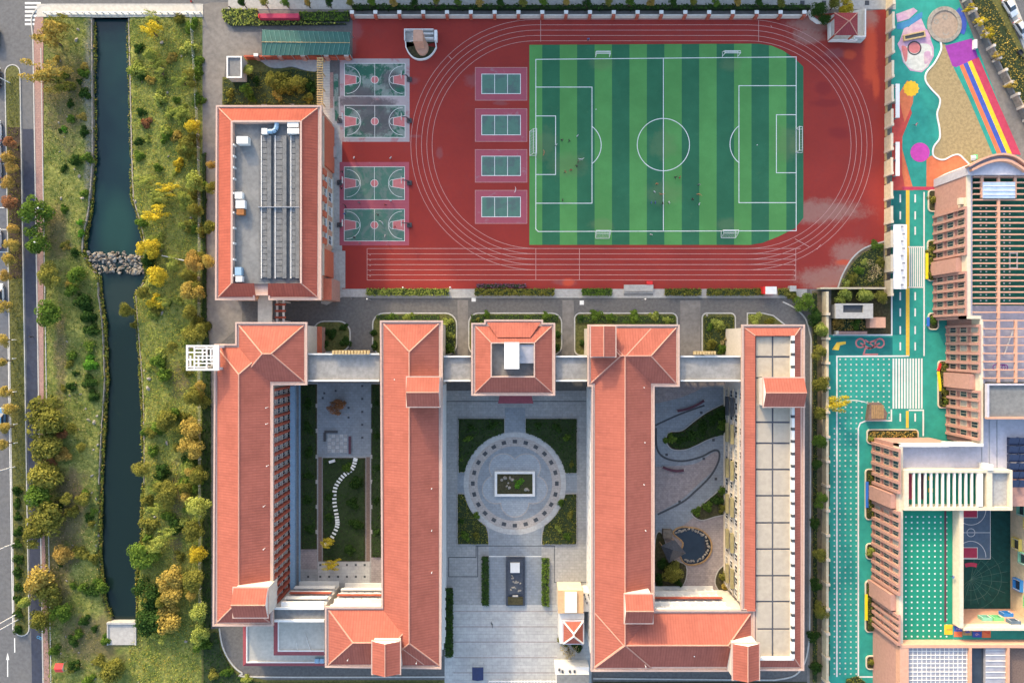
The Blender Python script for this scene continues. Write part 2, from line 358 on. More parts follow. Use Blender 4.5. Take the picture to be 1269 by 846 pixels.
LEAF = {'green': ((.03,.07,.012), (.12,.18,.03)), 'dark': ((.012,.032,.008), (.045,.085,.02)), 'olive': ((.06,.07,.015), (.20,.19,.04)), 'lime': ((.10,.145,.025), (.29,.31,.075)),
        'yellow': ((.20,.15,.015), (.52,.42,.04)), 'orange': ((.17,.11,.025), (.36,.25,.07)), 'rust': ((.13,.06,.03), (.27,.13,.06)), 'gold': ((.16,.12,.03), (.38,.29,.07)),
        'tan': ((.20,.15,.07), (.42,.34,.17)), 'plum': ((.06,.02,.04), (.16,.08,.12)), 'fresh': ((.04,.11,.015), (.12,.27,.03))}
for k, (a, b) in LEAF.items(): M['leaf_'+k] = leaf_mat('leaf_'+k, tuple(x*1.25 for x in a), tuple(x*1.4 for x in b))
def water_mat():
    m, nt, b = newmat('water'); p = pos(nt)
    c = mix(nt, ramp(nt, noise(nt, p, .05, 3), .35, .7), (.006,.020,.027), (.008,.031,.033))
    c = mix(nt, blob(nt, p, 143, 285, 22, 45, noise(nt, p, .1, 3), .2), c, (.013,.045,.04))
    c = mix(nt, blob(nt, p, 148, 590, 60, 260, noise(nt, p, .1, 3), .15), c, (.0065,.0165,.0150)); c = mix(nt, math_(nt, 'MULTIPLY', ramp(nt, noise(nt, p, .5, 8, .75), .58, .75), .35), c, (.02,.035,.018)); c = mix(nt, blob(nt, p, 150, 370, 24, 30, noise(nt, p, .3, 4), .3), c, (.016,.03,.028))
    nt.links.new(c, b.inputs['Base Color']); b.inputs['Roughness'].default_value = .12; b.inputs['IOR'].default_value = 1.33
    bn = N(nt, 'ShaderNodeBump'); bn.inputs['Strength'].default_value = .12; bn.inputs['Distance'].default_value = .1
    nt.links.new(noise(nt, p, 1.6, 3), bn.inputs['Height']); nt.links.new(bn.outputs[0], b.inputs['Normal']); return m
M['water'] = water_mat()
def lawn_mat():
    m, nt, b = newmat('bank_grass'); p = pos(nt)
    n1 = noise(nt, p, .16, 6, .65); n2 = noise(nt, p, 1.1, 6, .7); n3 = noise(nt, p, 5, 3, .7)
    c = mix(nt, ramp(nt, n1, .38, .62), (.145,.175,.045), (.30,.30,.085))
    c = mix(nt, ramp(nt, n2, .35, .7), c, (.085,.12,.03)); c = mix(nt, math_(nt, 'MULTIPLY', ramp(nt, n3, .55, .8), .5), c, (.26,.22,.08))
    nb = noise(nt, p, .35, 5, .6)
    for a in ((72,290,14,40),(70,700,20,70),(80,120,26,60),(88,640,20,50),(85,600,25,20),(115,790,50,30),(75,440,8,60),(219,640,8,60),(222,470,12,20)):
        c = mix(nt, math_(nt, 'MULTIPLY', blob(nt, p, *a, nz=nb, amt=.5), .75), c, mix(nt, n2, (.11,.085,.05), (.17,.135,.075)))
    for a in ((112,110,9,95),(112,210,8,30)):
        c = mix(nt, math_(nt, 'MULTIPLY', blob(nt, p, *a, nz=nb, amt=.3), .7), c, mix(nt, n2, (.16,.15,.13), (.26,.25,.22)))
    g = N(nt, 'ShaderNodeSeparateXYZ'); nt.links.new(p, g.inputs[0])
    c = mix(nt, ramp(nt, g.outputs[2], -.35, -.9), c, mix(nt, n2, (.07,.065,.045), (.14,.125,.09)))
    nt.links.new(c, b.inputs['Base Color']); b.inputs['Roughness'].default_value = .95; b.inputs['Specular IOR Level'].default_value = .1
    bn = N(nt, 'ShaderNodeBump'); bn.inputs['Strength'].default_value = .9; bn.inputs['Distance'].default_value = .25
    nt.links.new(noise(nt, p, 2.4, 6, .7), bn.inputs['Height']); nt.links.new(bn.outputs[0], b.inputs['Normal']); return m
M['bank_grass'] = lawn_mat()
def track_mat():
    m, nt, b = newmat('track_red'); p = pos(nt)
    base = (.25,.034,.027); n1 = noise(nt, p, .07, 6, .6); n2 = noise(nt, p, 1.3, 5, .6)
    c = mix(nt, ramp(nt, n1, .35, .7), base, (.295,.038,.029)); c = mix(nt, math_(nt, 'MULTIPLY', ramp(nt, n2, .4, .8), .4), c, (.22,.03,.032))
    nb = noise(nt, p, .25, 7, .7); nb2 = noise(nt, p, .45, 9, .8)
    c = mix(nt, math_(nt, 'MULTIPLY', ramp(nt, noise(nt, p, .18, 9, .75), .5, .75), .35), c, (.20,.05,.045))
    for a in ((1057,318,26,20),(1030,345,42,14),(1010,262,60,14),(1010,30,34,10),(1002,46,20,9),(1078,25,10,14)):
        c = mix(nt, math_(nt, 'MULTIPLY', blob(nt, p, *a, nz=nb2, amt=.5), .55), c, mix(nt, n2, (.26,.16,.13), (.36,.27,.22)))
    for a in ((440,38,10,14),(437,60,5,9),(545,190,4,8),(512,100,8,4),(588,100,12,8),(620,128,10,3),(513,169,8,2),(1035,66,14,6),(700,350,14,4)):
        c = mix(nt, math_(nt, 'MULTIPLY', blob(nt, p, *a, nz=nb2, amt=.6), .3), c, (.22,.13,.14))
    for a in ((1078,70,9,40),(1052,68,8,6),(1085,105,5,18),(1045,325,10,4),(705,350,8,5)):
        c = mix(nt, math_(nt, 'MULTIPLY', blob(nt, p, *a, nz=nb, amt=.4), .8), c, (.50,.075,.035))
    for a in ((1040,165,14,8),(1020,110,10,8),(1025,128,20,5),(1020,75,14,6)):
        c = mix(nt, math_(nt, 'MULTIPLY', blob(nt, p, *a, nz=nb, amt=.4), .5), c, (.18,.022,.026))
    nt.links.new(c, b.inputs['Base Color']); b.inputs['Roughness'].default_value = .9; b.inputs['Specular IOR Level'].default_value = .15; return m
M['track_red'] = track_mat()
def turf_mat(name, col):
    m, nt, b = newmat(name); p = pos(nt)
    c = mix(nt, ramp(nt, noise(nt, p, .12, 6, .7), .35, .7), tuple(x*.88 for x in col), tuple(x*1.1 for x in col))
    c = mix(nt, math_(nt, 'MULTIPLY', noise(nt, p, 3, 4, .7), .5), c, tuple(x*.75 for x in col))
    c = mix(nt, math_(nt, 'MULTIPLY', ramp(nt, noise(nt, p, .5, 6, .75), .58, .8), .35), c, (.16,.25,.11))
    nw = noise(nt, p, .4, 8, .75)
    for a in ((676,179,14,20),(974,177,14,20),(664,179,8,16),(986,177,8,16),(746,80,14,8),(904,80,14,8),(746,278,14,8),(902,278,14,8),(822,179,16,18),(705,205,24,14),(822,240,22,14)):
        c = mix(nt, math_(nt, 'MULTIPLY', blob(nt, p, *a, nz=nw, amt=.5), .3), c, (.17,.21,.10))
    c = mix(nt, math_(nt, 'MULTIPLY', ramp(nt, noise(nt, p, .045, 4, .6), .45, .75), .25), c, tuple(x*.7 for x in col))
    nt.links.new(c, b.inputs['Base Color']); b.inputs['Roughness'].default_value = .95; b.inputs['Specular IOR Level'].default_value = .1; M[name] = m
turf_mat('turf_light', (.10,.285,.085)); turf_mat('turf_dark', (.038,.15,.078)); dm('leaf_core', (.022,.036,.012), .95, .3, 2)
def worn_mat(name, base, worn, thr, dark=(.06,.05,.06), pts=()):
    m, nt, b = newmat(name); p = pos(nt); n2 = noise(nt, p, 1, 5)
    nb = noise(nt, p, .3, 7, .7, .5)
    c = mix(nt, n2, tuple(x*.85 for x in base), tuple(x*1.12 for x in base))
    c = mix(nt, math_(nt, 'MULTIPLY', ramp(nt, nb, thr, thr+.08), .75), c, mix(nt, n2, tuple(x*.85 for x in worn), tuple(x*1.1 for x in worn)))
    for q in pts: c = mix(nt, math_(nt, 'MULTIPLY', blob(nt, p, *q, nz=noise(nt, p, .5, 7, .75), amt=.6), .85), c, dark)
    nt.links.new(c, b.inputs['Base Color']); b.inputs['Roughness'].default_value = .9; b.inputs['Specular IOR Level'].default_value = .15; M[name] = m
worn_mat('court_green', (.075,.165,.125), (.15,.19,.165), .47)
worn_mat('court_green_old', (.035,.115,.08), (.25,.28,.26), .47, (.09,.085,.09), ((447,126,28,11),(450,116,16,10),(480,150,10,14),(461,160,20,8),(462,140,20,15),(485,100,12,12)))
worn_mat('court_pink', (.34,.085,.11), (.33,.17,.19), .58)
worn_mat('court_pink_old', (.33,.18,.19), (.36,.34,.34), .38, (.10,.085,.09), ((445,127,30,9),(474,128,18,6),(440,115,12,6)))
worn_mat('court_green_mini', (.095,.19,.145), (.10,.13,.13), .5)
# ---------------------------------------------------------------- terrain, river, roads
WEST = [(22,115),(200,116),(260,111),(295,104),(313,103),(330,110),(342,122),(365,123),(400,128),(471,131),(502,129),(542,126.5),(590,124),(687,122),(745,128),(769,139)]
EAST = [(22,157),(200,161),(247,163),(266,169),(295,176),(313,174),(330,178),(342,180),(365,166),(400,168),(447,172),(494,175),(551,176),(600,176),(687,173),(716,168),(769,169)]
wy, wx = np.array(WEST).T; ey, ex = np.array(EAST).T
RX0, RX1, RY0, RY1 = 54, 251, 21, 900
def _vn(x, y):                                        # cheap smooth value noise, metres
    return (math.sin(x*.9+1.3*math.sin(y*.55))*math.cos(y*.8+1.1*math.sin(x*.4))*.5+math.sin(x*2.3+y*1.1)*math.sin(y*2.1-x*.7)*.3+math.sin(x*4.7-y*3.1)*math.cos(y*4.1+x*1.9)*.2)
def bank_z(px, py):
    x, y = (px-CX)*S, (CY-py)*S
    z = .16*_vn(x*.5, y*.5)+.10*_vn(x*1.7+3, y*1.7)
    e = min(1, max(0, min(px-RX0, RX1-px, py-RY0+2)/6)); z = z*e+.02*e
    if py < 772:
        a, b = np.interp(py, wy, wx), np.interp(py, ey, ex); d = max(a-px, px-b)+1.2*_vn(x*1.1, y*1.1)
        if py > 769: d = max(d, py-769)
        if d < 6: z = z*max(0, d/6)-2.3*min(1, max(0, (3-d)/4))-.35*min(1, max(0, (6-d)/6))
    return z
mb = MB(); big = 2500
p0, p1 = G(RX0, RY0), G(RX1, RY1)
for a in ((-big,-big,p0.x,big),(p1.x,-big,big,big),(p0.x,p0.y,p1.x,big),(p0.x,-big,p1.x,p1.y)):
    mb.add([(a[0],a[1],0),(a[2],a[1],0),(a[2],a[3],0),(a[0],a[3],0)], [(0,1,2,3)])
struct('ground', mb, M['service'])
nx, ny = 140, 620; mb = MB(); gx = np.linspace(RX0, RX1, nx); gy = np.linspace(RY0, RY1, ny)
for j in range(ny):
    for i in range(nx):
        q = G(gx[i], gy[j]); mb.v.append((q.x, q.y, bank_z(gx[i], gy[j])))
mb.f = [(j*nx+i, (j+1)*nx+i, (j+1)*nx+i+1, j*nx+i+1) for j in range(ny-1) for i in range(nx-1)]; mb.m = [0]*len(mb.f)
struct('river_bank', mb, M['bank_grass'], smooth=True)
struct('river_water', MB().sheet(pp(98,21.5, 186,21.5, 186,772, 98,772), -1.05), M['water'])
for side, xs, ys, off_ in (('west', wx, wy, -2.2), ('east', ex, ey, 2.0)):
    pts = [(np.interp(t, ys, xs)+off_+.5*_vn(t*.4, 3), t) for t in (np.linspace(22, 312, 60) if side == 'west' else np.linspace(22, 300, 60))]
    struct('river_edging', MB().strip(W(pts), .26, -1.4, -.12), M['stone_wall'])
    pts = [(np.interp(t, ys, xs)+off_+.5*_vn(t*.4, 3), t) for t in np.linspace(350, 600, 60)]
    struct('river_edging', MB().strip(W(pts), .16, -1.4, -.16), M['stone_wall'])
mb = MB().pbox(134,769.5, 170,798, -1.6, .28, zp=0); mb.pbox(134,769.5, 170,772, .28, .62, zp=0); mb.pbox(168.4,772, 170,798, .28, .5, zp=0); mb.pbox(134,772, 135.6,798, .28, .5, zp=0)
mb.build('outfall_slab', M['concrete'], label='square concrete culvert slab at the bottom end of the river', cat='culvert')
def xa(y): return 23.7+.0165*y
def xb(y): return 40.5+.0158*y
def xm(y): return 5.2+.0165*y
L3 = .03
def flat(name, poly, z, m, **k): return struct(name, MB().sheet(W(poly), z), M[m], **k)
flat('main_road', [(-300,-300),(48,-300),(48,6),(44,10),(38,30),(xb(45),45),(xb(900),900),(-300,900)], .012, 'asphalt_road')
flat('cross_street', [(48,-300),(1105,-300),(1105,3),(262,3),(250,6),(48,6)], .012, 'asphalt_road')
flat('bike_lane', [(xa(160)+2,160)]+[(xb(y)-1,y) for y in (160,500,900)]+[(xa(y)+2,y) for y in (900,500)], .02, 'asphalt_blue')
flat('parking_strip', [(-200,150),(xm(150)+1,150),(xm(420)+1,420),(-200,420)], .022, 'parking')
flat('brick_sidewalk', [(xb(45),45),(44,22),(60,10),(60,21)]+[(54,21)]+[(54,300),(55,640),(xb(900)+9,900)]+[(xb(900),900),(xb(400),400)], .1, 'brick_paving')
struct('bridge_pavement', MB().pbox(46,5.5, 252,21.5, -.3, .14, zp=0), M['concrete_pale'])
mb = MB().strip(W([(xb(y),y) for y in (48,200,400,600,900)]), .25, 0, .16); mb.strip(W([(xb(y)+9.6,y) for y in (60,300,640,900)]), .18, 0, .13)
mb.strip(W([(xb(48),48)]+arc(60,27,21,180,270,8)+[(250,6)]), .25, 0, .16)
struct('kerb', mb, M['kerb'])
# planted median with its kerb
ml = [(xm(y),y) for y in (90,300,500,778)]; mr = [(xa(y),y) for y in (778,500,300,90)]
med = ml+arc((xm(778)+xa(778))/2, 778, (xa(778)-xm(778))/2, 180, 0, 8)[1:-1]+mr+[(x, y) for x, y in arc((xm(90)+xa(90))/2, 90, (xa(90)-xm(90))/2, 0, -180, 8)][1:-1]
struct('median_soil', MB().prism(W(med), 0, .11), M['lawn_bed'])
struct('median_mulch', MB().sheet(W([(xm(158)+2,158),(xa(158)-1,158),(xa(345)-1,345),(xm(345)+2,345)]), .125), M['mulch'])
struct('kerb', MB().strip(W(med), .22, 0, .17, closed=True), M['kerb'])
# road paint
for i in range(6):
    MB().sheet(pp(31,3+i*5.2, 50.5-max(0,i-2)*2.2,3+i*5.2, 50.5-max(0,i-2)*2.2,5.6+i*5.2, 31,5.6+i*5.2), .026).build('crossing_bar', M['white_line'], kind='structure')
ar = [(9.6,808),(11.6,817),(10.2,817),(10.2,838),(9,838),(9,817),(7.6,817)]
flat('road_arrow', ar, .03, 'white_line'); flat('lane_line', [(17.6,790),(18.8,790),(19,808),(17.8,808)], .03, 'white_line')
for y0, y1 in ((150,176),(178,203),(205,230),(232,257),(259,284),(286,312),(314,340),(342,380),(382,384)):
    flat('bay_line', [(-30,y1),(xm(y1)-1,y1),(xm(y1)-1,y1+.8),(-30,y1+.8)], .03, 'white_line')
flat('lane_line', [(xm(420)-2.6,420),(xm(420)-1.8,420),(xm(780)-1.8,780),(xm(780)-2.6,780)], .03, 'white_line')
# railing of the footbridge across the river
t = thing('bridge_railing', 'long white balustrade along the bridge across the top of the river', 'railing', G(150,18.5))
mb = MB(); a, b = G(58,18.5), G(250,17.5); mb.box(a.x, a.y-.12, 1.05, b.x, a.y+.12, 1.2); mb.box(a.x, a.y-.09, .14, b.x, a.y+.09, .32); mb.build('handrail', M['white'], t)
for i in range(25):
    q = G(58+i*8, 18.5); MB().box(q.x-.12, q.y-.12, .14, q.x+.12, q.y+.12, 1.3).build('baluster', M['white'], t)
# school fence on the east bank
t = thing('bank_fence', 'thin pale post fence along the school side of the river bank', 'fence', G(249,300))
fl = [(239,22),(243,90),(248,180),(249.5,260),(249,350),(249,480),(250,620),(250,760)]
fx = lambda y: np.interp(y, [p[1] for p in fl], [p[0] for p in fl])
mb = MB()
for i in range(len(fl)-1):
    p, q = G(*fl[i]), G(*fl[i+1])
    for z in (.5, 1.0, 1.5): mb.tube((p.x,p.y,z), (q.x,q.y,z), .016, n=4)
mb.build('rail', M['white'], t)
for y in range(24, 760, 16):
    q = G(fx(y), y); MB().box(q.x-.06, q.y-.06, -.4, q.x+.06, q.y+.06, 1.5).build('post', M['white'], t)

# ---------------------------------------------------------------- campus ground
flat('campus_road', [(262,22),(1004,22),(1004,372),(1000,846),(270,846),(262,800)], .02, 'asphalt')
flat('service_road', [(252,6),(278,6),(290,40),(324,40),(324,66),(300,70),(280,75),(275,130),(268,380),(262,380),(256,200)], .03, 'service')
flat('service_path', [(255,370),(300,370),(300,402),(268,430),(264,780),(258,780)], .032, 'service')
flat('gym_forecourt', [(398,120),(424,120),(424,368),(405,378),(398,376)], .034, 'concrete')
flat('track_surface', [(437,19),(1000,19),(1098,12),(1098,300),(1080,304),(1058,318),(1044,340),(1036,358),(1000,358),(424,358),(424,78),(437,78)], .05, 'track_red')
flat('road_footpath', [(424,357.5),(1000,357.5),(1000,368),(424,368)], .045, 'concrete')
struct('kerb', MB().strip(pp(455,368.5, 975,368.5), .2, 0, .13), M['kerb'])
t_track = bpy.data.objects['track_surface']
def lines(name, parent, sets, wd, z, m):              # painted lines, one object
    mb = MB()
    for pts in sets: mb.strip(W(pts), wd, z)
    return mb.build(name, M[m], parent)
for i in range(5):
    r = 128.5+i*6.6; x0, x1 = 664, 926; cy = 179.5
    path = arc(x0, cy, r, 90, 270, 40)+arc(x1, cy, r, -90, 90, 40)
    mb = MB().strip(W(path), .10, .062, closed=True); mb.build('lane_line', M['line_track'], t_track)
for y in (308,314.6,321.3,327.9,334.4,340.6,347):
    lines('sprint_line', t_track, [[(455,y),(992 if y < 309 else 986,y)]], .11, .07, 'line_track')
for x, y0, y1 in ((455,308,347),(986,308,347),(718,308,347),(664,308,347),(670,25,52),(940,25,52)):
    lines('cross_line', t_track, [[(x,y0),(x,y1)]], .11, .078, 'line_track')
for a, r0, r1 in ((220,128.5,155),):
    pass
for (x, y, a) in ((458,322,0),(984,322,0)):
    lines('start_tick', t_track, [[(x,y+k*6.5-6),(x+1.5,y+k*6.5-6)] for k in range(5)], .16, .08, 'line_track')
lines('relay_mark', t_track, [[(985,296),(1003,306)],[(1012,309),(1017,303)],[(955,32),(957,35)],[(556,70),(560,74)]], .12, .078, 'line_track')

# football pitch
tl, br = (940,55), (935,303)
outl = [(656,56),(940,54.5)]+[(956,57),(970,63),(984,72),(995.5,83)]+[(995.5,270),(985,283),(965,293),(945,301),(930,303.5),(656,303.5)]
pitch = flat('football_pitch', outl, .056, 'turf_dark')
edges = [656,672]+[672+21.6*k for k in range(1,15)]+[995.5]
def clip_x(poly, a, b):
    def half(P, c, s):
        out = []
        for i in range(len(P)):
            p, q = P[i-1], P[i]; ip, iq = s*(p[0]-c) >= 0, s*(q[0]-c) >= 0
            if ip != iq: t = (c-p[0])/(q[0]-p[0]); out.append((c, p[1]+t*(q[1]-p[1])))
            if iq: out.append(q)
        return out
    return half(half(poly, a, 1), b, -1)
for i in range(len(edges)-1):
    po = clip_x(outl, edges[i], edges[i+1])
    MB().sheet(W(po), .064).build('turf_stripe', M['turf_light' if i % 2 == 0 else 'turf_dark'], pitch)
Z = .074
def pl(name, pts, closed=False): MB().strip(W(pts), .16, Z, closed=closed).build(name, M['white_line'], pitch)
pl('boundary_line', [(664,74),(986.5,71),(986.5,286),(667,287),(664,284)], True)
for nm, pts in (('halfway_line', [(822,72.6),(822,286.5)]), ('penalty_box', [(664,108.3),(733.6,108.3),(733.6,252),(664,252)]), ('goal_area', [(664,144),(688.5,144),(688.5,216.5),(664,216.5)]),
                ('penalty_box', [(986.5,106.6),(915.6,106.6),(915.6,251.3),(986.5,251.3)]), ('goal_area', [(986.5,142.5),(962,142.5),(962,214.3),(986.5,214.3)])):
    MB().strip(W(pts), .16, Z+.004).build(nm, M['white_line'], pitch)
MB().strip(W(arc(822,179.5,32.4,0,360,48)[:-1]), .16, Z+.008, closed=True).build('centre_circle', M['white_line'], pitch)
MB().strip(W(arc(716,180,29,-53,53,16)), .16, Z+.008).build('penalty_arc', M['white_line'], pitch)
MB().strip(W(arc(933.5,179,29,127,233,16)), .16, Z+.008).build('penalty_arc', M['white_line'], pitch)
# goals
def goal(x, y, w_, d_, rz, label):
    t = thing('football_goal', label, 'goal', G(x, y)+Vector((0,0,.07)), R(rz), 'white goals around the football pitch')
    w2, h, dd = w_*S/2, 2.0, d_*S; r = .09
    mb = MB(True)
    for s in (-1, 1): mb.tube((s*w2,0,0), (s*w2,0,h), r); 
    mb.tube((-w2-r,0,h), (w2+r,0,h), r); mb.build('goal_frame', M['white'], t)
    mb = MB(True)
    for s in (-1, 1):
        mb.tube((s*w2,dd*.45,h), (s*w2,dd,0), r*.6); mb.tube((s*w2,0,h), (s*w2,dd*.45,h), r*.6); mb.tube((s*w2,0,.05), (s*w2,dd,.05), r*.6)
    mb.tube((-w2,dd,.05), (w2,dd,.05), r*.7); mb.tube((-w2,dd*.45,h), (w2,dd*.45,h), r*.6); mb.build('back_stay', M['white'], t)
    mb = MB(True)
    for i in range(1, 9):
        x_ = -w2+2*w2*i/9; mb.tube((x_,dd*.45,h), (x_,dd,.05), .012, n=3); mb.tube((x_,0,h), (x_,dd*.45,h), .012, n=3)
    for i in range(1, 6):
        f = i/6; y_, z_ = dd*(.45+.55*f), h*(1-f)+.05*f; mb.tube((-w2,y_,z_), (w2,y_,z_), .012, n=3)
    mb.build('net', M['white'], t)
goal(664.5,178,30,8,90,'large white goal on the left end line of the football pitch')
goal(986,175,29,8,-90,'large white goal on the right end line of the football pitch')
goal(746.5,71,17,6,0,'small white goal on the upper touchline near the left end')
goal(904.5,70.5,19,6,0,'small white goal on the upper touchline near the right end')
goal(746.5,287.5,17,8,180,'small white goal on the lower touchline near the left end')
goal(902.5,287,18,8,180,'small white goal on the lower touchline near the right end')
# badminton courts
for i, (y0, y1) in enumerate(((84,124.6),(135,175.6),(185.6,226),(236,277))):
    o = flat('badminton_court', [(588.8,y0),(653,y0),(653,y1),(588.8,y1)], .058, 'court_pink')
    a, b = y0+8.2, y1-8.2
    MB().sheet(pp(597,a, 645,a, 645,b, 597,b), .066).build('court_floor', M['court_green_mini'], o)
    MB().strip(pp(597,a, 645,a, 645,b, 597,b), .14, .074, closed=True).build('court_line', M['white_line'], o)
    for x in (613,629): MB().strip(pp(x,a, x,b), .12, .078).build('court_line', M['white_line'], o)
    MB().strip(pp(589,y0, 653,y0, 653,y1, 589,y1), .1, .07, closed=True).build('edge_line', M['line_track'], o)
# basketball courts
def bball(x0, y0, x1, y1, floor, worn, key='rubber_pink'):
    o = flat('basketball_court', [(x0-5.8,y0-6),(x1+5.6,y0-6),(x1+5.6,y1+5.5),(x0-5.8,y1+5.5)], .058, worn)
    MB().sheet(pp(x0,y0, x1,y0, x1,y1, x0,y1), .066).build('court_floor', M[floor], o)
    ym, xm_ = (y0+y1)/2, (x0+x1)/2
    for s, xe in ((1, x0), (-1, x1)):
        MB().sheet(pp(xe,ym-7, xe+s*14.5,ym-4.5, xe+s*14.5,ym+4.5, xe,ym+7), .072).build('key', M[key], o)
        MB().strip(pp(xe,ym-7, xe+s*14.5,ym-4.5, xe+s*14.5,ym+4.5, xe,ym+7), .085, .08).build('court_line', M['white_line'], o)
        MB().strip(W(arc(xe+s*3, ym, 17, -90 if s > 0 else 90, 90 if s > 0 else 270, 20)), .085, .08).build('court_line', M['white_line'], o)
        MB().strip(W(arc(xe+s*14.5, ym, 4.6, -90 if s > 0 else 90, 90 if s > 0 else 270, 10)), .085, .084).build('court_line', M['white_line'], o)
    MB().sheet(W(arc(xm_, ym, 4.6, 0, 360, 20)[:-1]), .072).build('centre_spot', M[key], o)
    MB().strip(W(arc(xm_, ym, 4.6, 0, 360, 20)[:-1]), .085, .08, closed=True).build('court_line', M['white_line'], o)
    MB().strip(pp(xm_,y0, xm_,y1), .085, .076).build('court_line', M['white_line'], o)
    MB().strip(pp(x0,y0, x1,y0, x1,y1, x0,y1), .1, .084, closed=True).build('court_line', M['white_line'], o)
bball(427,79,502,119.5,'court_green_old','court_pink_old'); bball(427,131,502,170.5,'court_green_old','court_pink_old'); bball(426.7,207,501.4,247.6,'court_green','court_pink'); bball(426.7,259.3,501.4,298.7,'court_green','court_pink')
bpy.data.objects['basketball_court.001'].location.z += .003; bpy.data.objects['basketball_court.003'].location.z += .003
def hoop(x, y, s, label):
    t = thing('basketball_hoop', label, 'hoop', G(x, y)+Vector((0,0,.06)), 0 if s > 0 else math.pi, 'basketball hoops')
    MB(True).box(-1.0,-.5,0,.1,.5,.35).build('base', M['dark_metal'], t)
    MB(True).tube((-.5,0,.3), (-.2,0,2.6), .12).tube((-.2,0,2.6), (.9,0,2.9), .1).build('post', M['dark_metal'], t)
    MB(True).box(.88,-.75,2.5,.94,.75,3.4).build('backboard', M['white'], t)
    mb = MB(True); [mb.tube((1.17+.23*math.cos(k*.785),.23*math.sin(k*.785),2.7), (1.17+.23*math.cos((k+1)*.785),.23*math.sin((k+1)*.785),2.7), .02, n=4) for k in range(8)]; mb.build('rim', M['red_paint'], t)
for i, y in enumerate((99,150,227,279)):
    cn = ('topmost worn court','second worn court','third court','lowest sunlit court')[i]
    if i: hoop(423.5, y, 1, f'basketball hoop at the left end of the {cn} beside the gym')
    hoop(505, y, -1, f'basketball hoop at the right end of the {cn} beside the track')
# ---------------------------------------------------------------- building helpers
_wm = {}
def win_mesh(w_, h_, key=('white','glass'), nm=1, sill=True):
    k = (round(w_,2), round(h_,2), key, nm, sill)
    if k not in _wm:
        mb = MB(); f = .07; d = .10
        mb.box(-w_/2,-.02,0, -w_/2+f,d,h_); mb.box(w_/2-f,-.02,0, w_/2,d,h_); mb.box(-w_/2+f,-.02,0, w_/2-f,d-.01,f); mb.box(-w_/2+f,-.02,h_-f, w_/2-f,d-.01,h_)
        for i in range(nm): x = -w_/2+w_*(i+1)/(nm+1); mb.box(x-.035,0,f, x+.035,d-.03,h_-f)
        mb.box(-w_/2+f,-.02,f, w_/2-f,.03,h_-f, 1)
        if sill: mb.box(-w_/2-.1,-.02,-.14, w_/2+.1,.32,-.003)
        _wm[k] = mb.mesh('window', [M[key[0]], M[key[1]]])
    return _wm[k]
ROT = {'+x': -math.pi/2, '-x': math.pi/2, '+y': 0, '-y': math.pi}
def facade(par, face, fixed, a0, a1, z0, fh, nf, nb, ww, wh, mats=('white','glass'), pier=None, band=None, pd=.35, pw=.45, bd=.25, sk=.9, nm=1, sill=True, pier_z=None):
    """windows, piers and floor bands on one wall; world metres; fixed = wall plane"""
    if a0 > a1: a0, a1 = a1, a0
    L = a1-a0; bay = L/nb; ax = face[1]; sg = 1 if face[0] == '+' else -1; off = wloc(par); rz = ROT[face]
    me = win_mesh(ww*bay, wh, mats, nm, sill)
    for f in range(nf):
        for b in range(nb):
            me = win_mesh(ww*bay, wh, (mats[0], random.choice((mats[1],)*5+('blind',))), nm, sill); a = a0+(b+.5)*bay; p = Vector((fixed, a, z0+f*fh+sk)) if ax == 'x' else Vector((a, fixed, z0+f*fh+sk)); put('window', me, par, p-off, rz)
    def bx(mb, a, b, z1, z2, d):
        if ax == 'x': mb.box(fixed-sg*.03, a, z1, fixed+sg*d, b, z2)
        else: mb.box(a, fixed-sg*.03, z1, b, fixed+sg*d, z2)
    if pier:
        pz = pier_z or (z0, z0+nf*fh)
        for b in range(nb+1):
            a = min(max(a0+b*bay, a0+pw/2), a1-pw/2); mb = MB(); bx(mb, a-pw/2, a+pw/2, pz[0], pz[1], pd); mb.build('pier', M[pier], par)
    if band:
        for f in range(nf+1):
            mb = MB(); bx(mb, a0, a1, z0+f*fh-.25, z0+f*fh+.2, bd); mb.build('floor_band', M[band], par)
def caps_mesh(caps, r=.16):
    mb = MB()
    for p, q in caps: mb.tube(p, q, r, n=5)
    return mb
def school(name, label, poly, rects, z=13.4, ov=.7, slope=25, wall='plaster', inset=4.2, rmat='roof', cat='school building'):
    c = G(sum(p[0] for p in poly)/len(poly), sum(p[1] for p in poly)/len(poly), z); t = thing(name, label, cat, (c.x, c.y, 0))
    P = W(poly, z)
    MB().prism(offset(P, ov), 0, z-.4).build('wall', M[wall], t)
    MB().prism(P, z-.4, z).build('cornice', M['cornice'], t)
    MB().strip(offset(P, .18), .36, z, z+.28, closed=True).build('gutter_edge', M['cornice'], t)
    for i, (x0, y0, x1, y1) in enumerate(rects):
        a, b = G(x0+inset, y1-inset, z), G(x1-inset, y0+inset, z); mb = MB()
        caps, zr = mb.hip(a.x, a.y, b.x, b.y, z+.05-.03*i, slope); ro = mb.build('roof', M[rmat], t)
        caps_mesh(caps).build('ridge_cap', M['ridge'], ro)
    return t
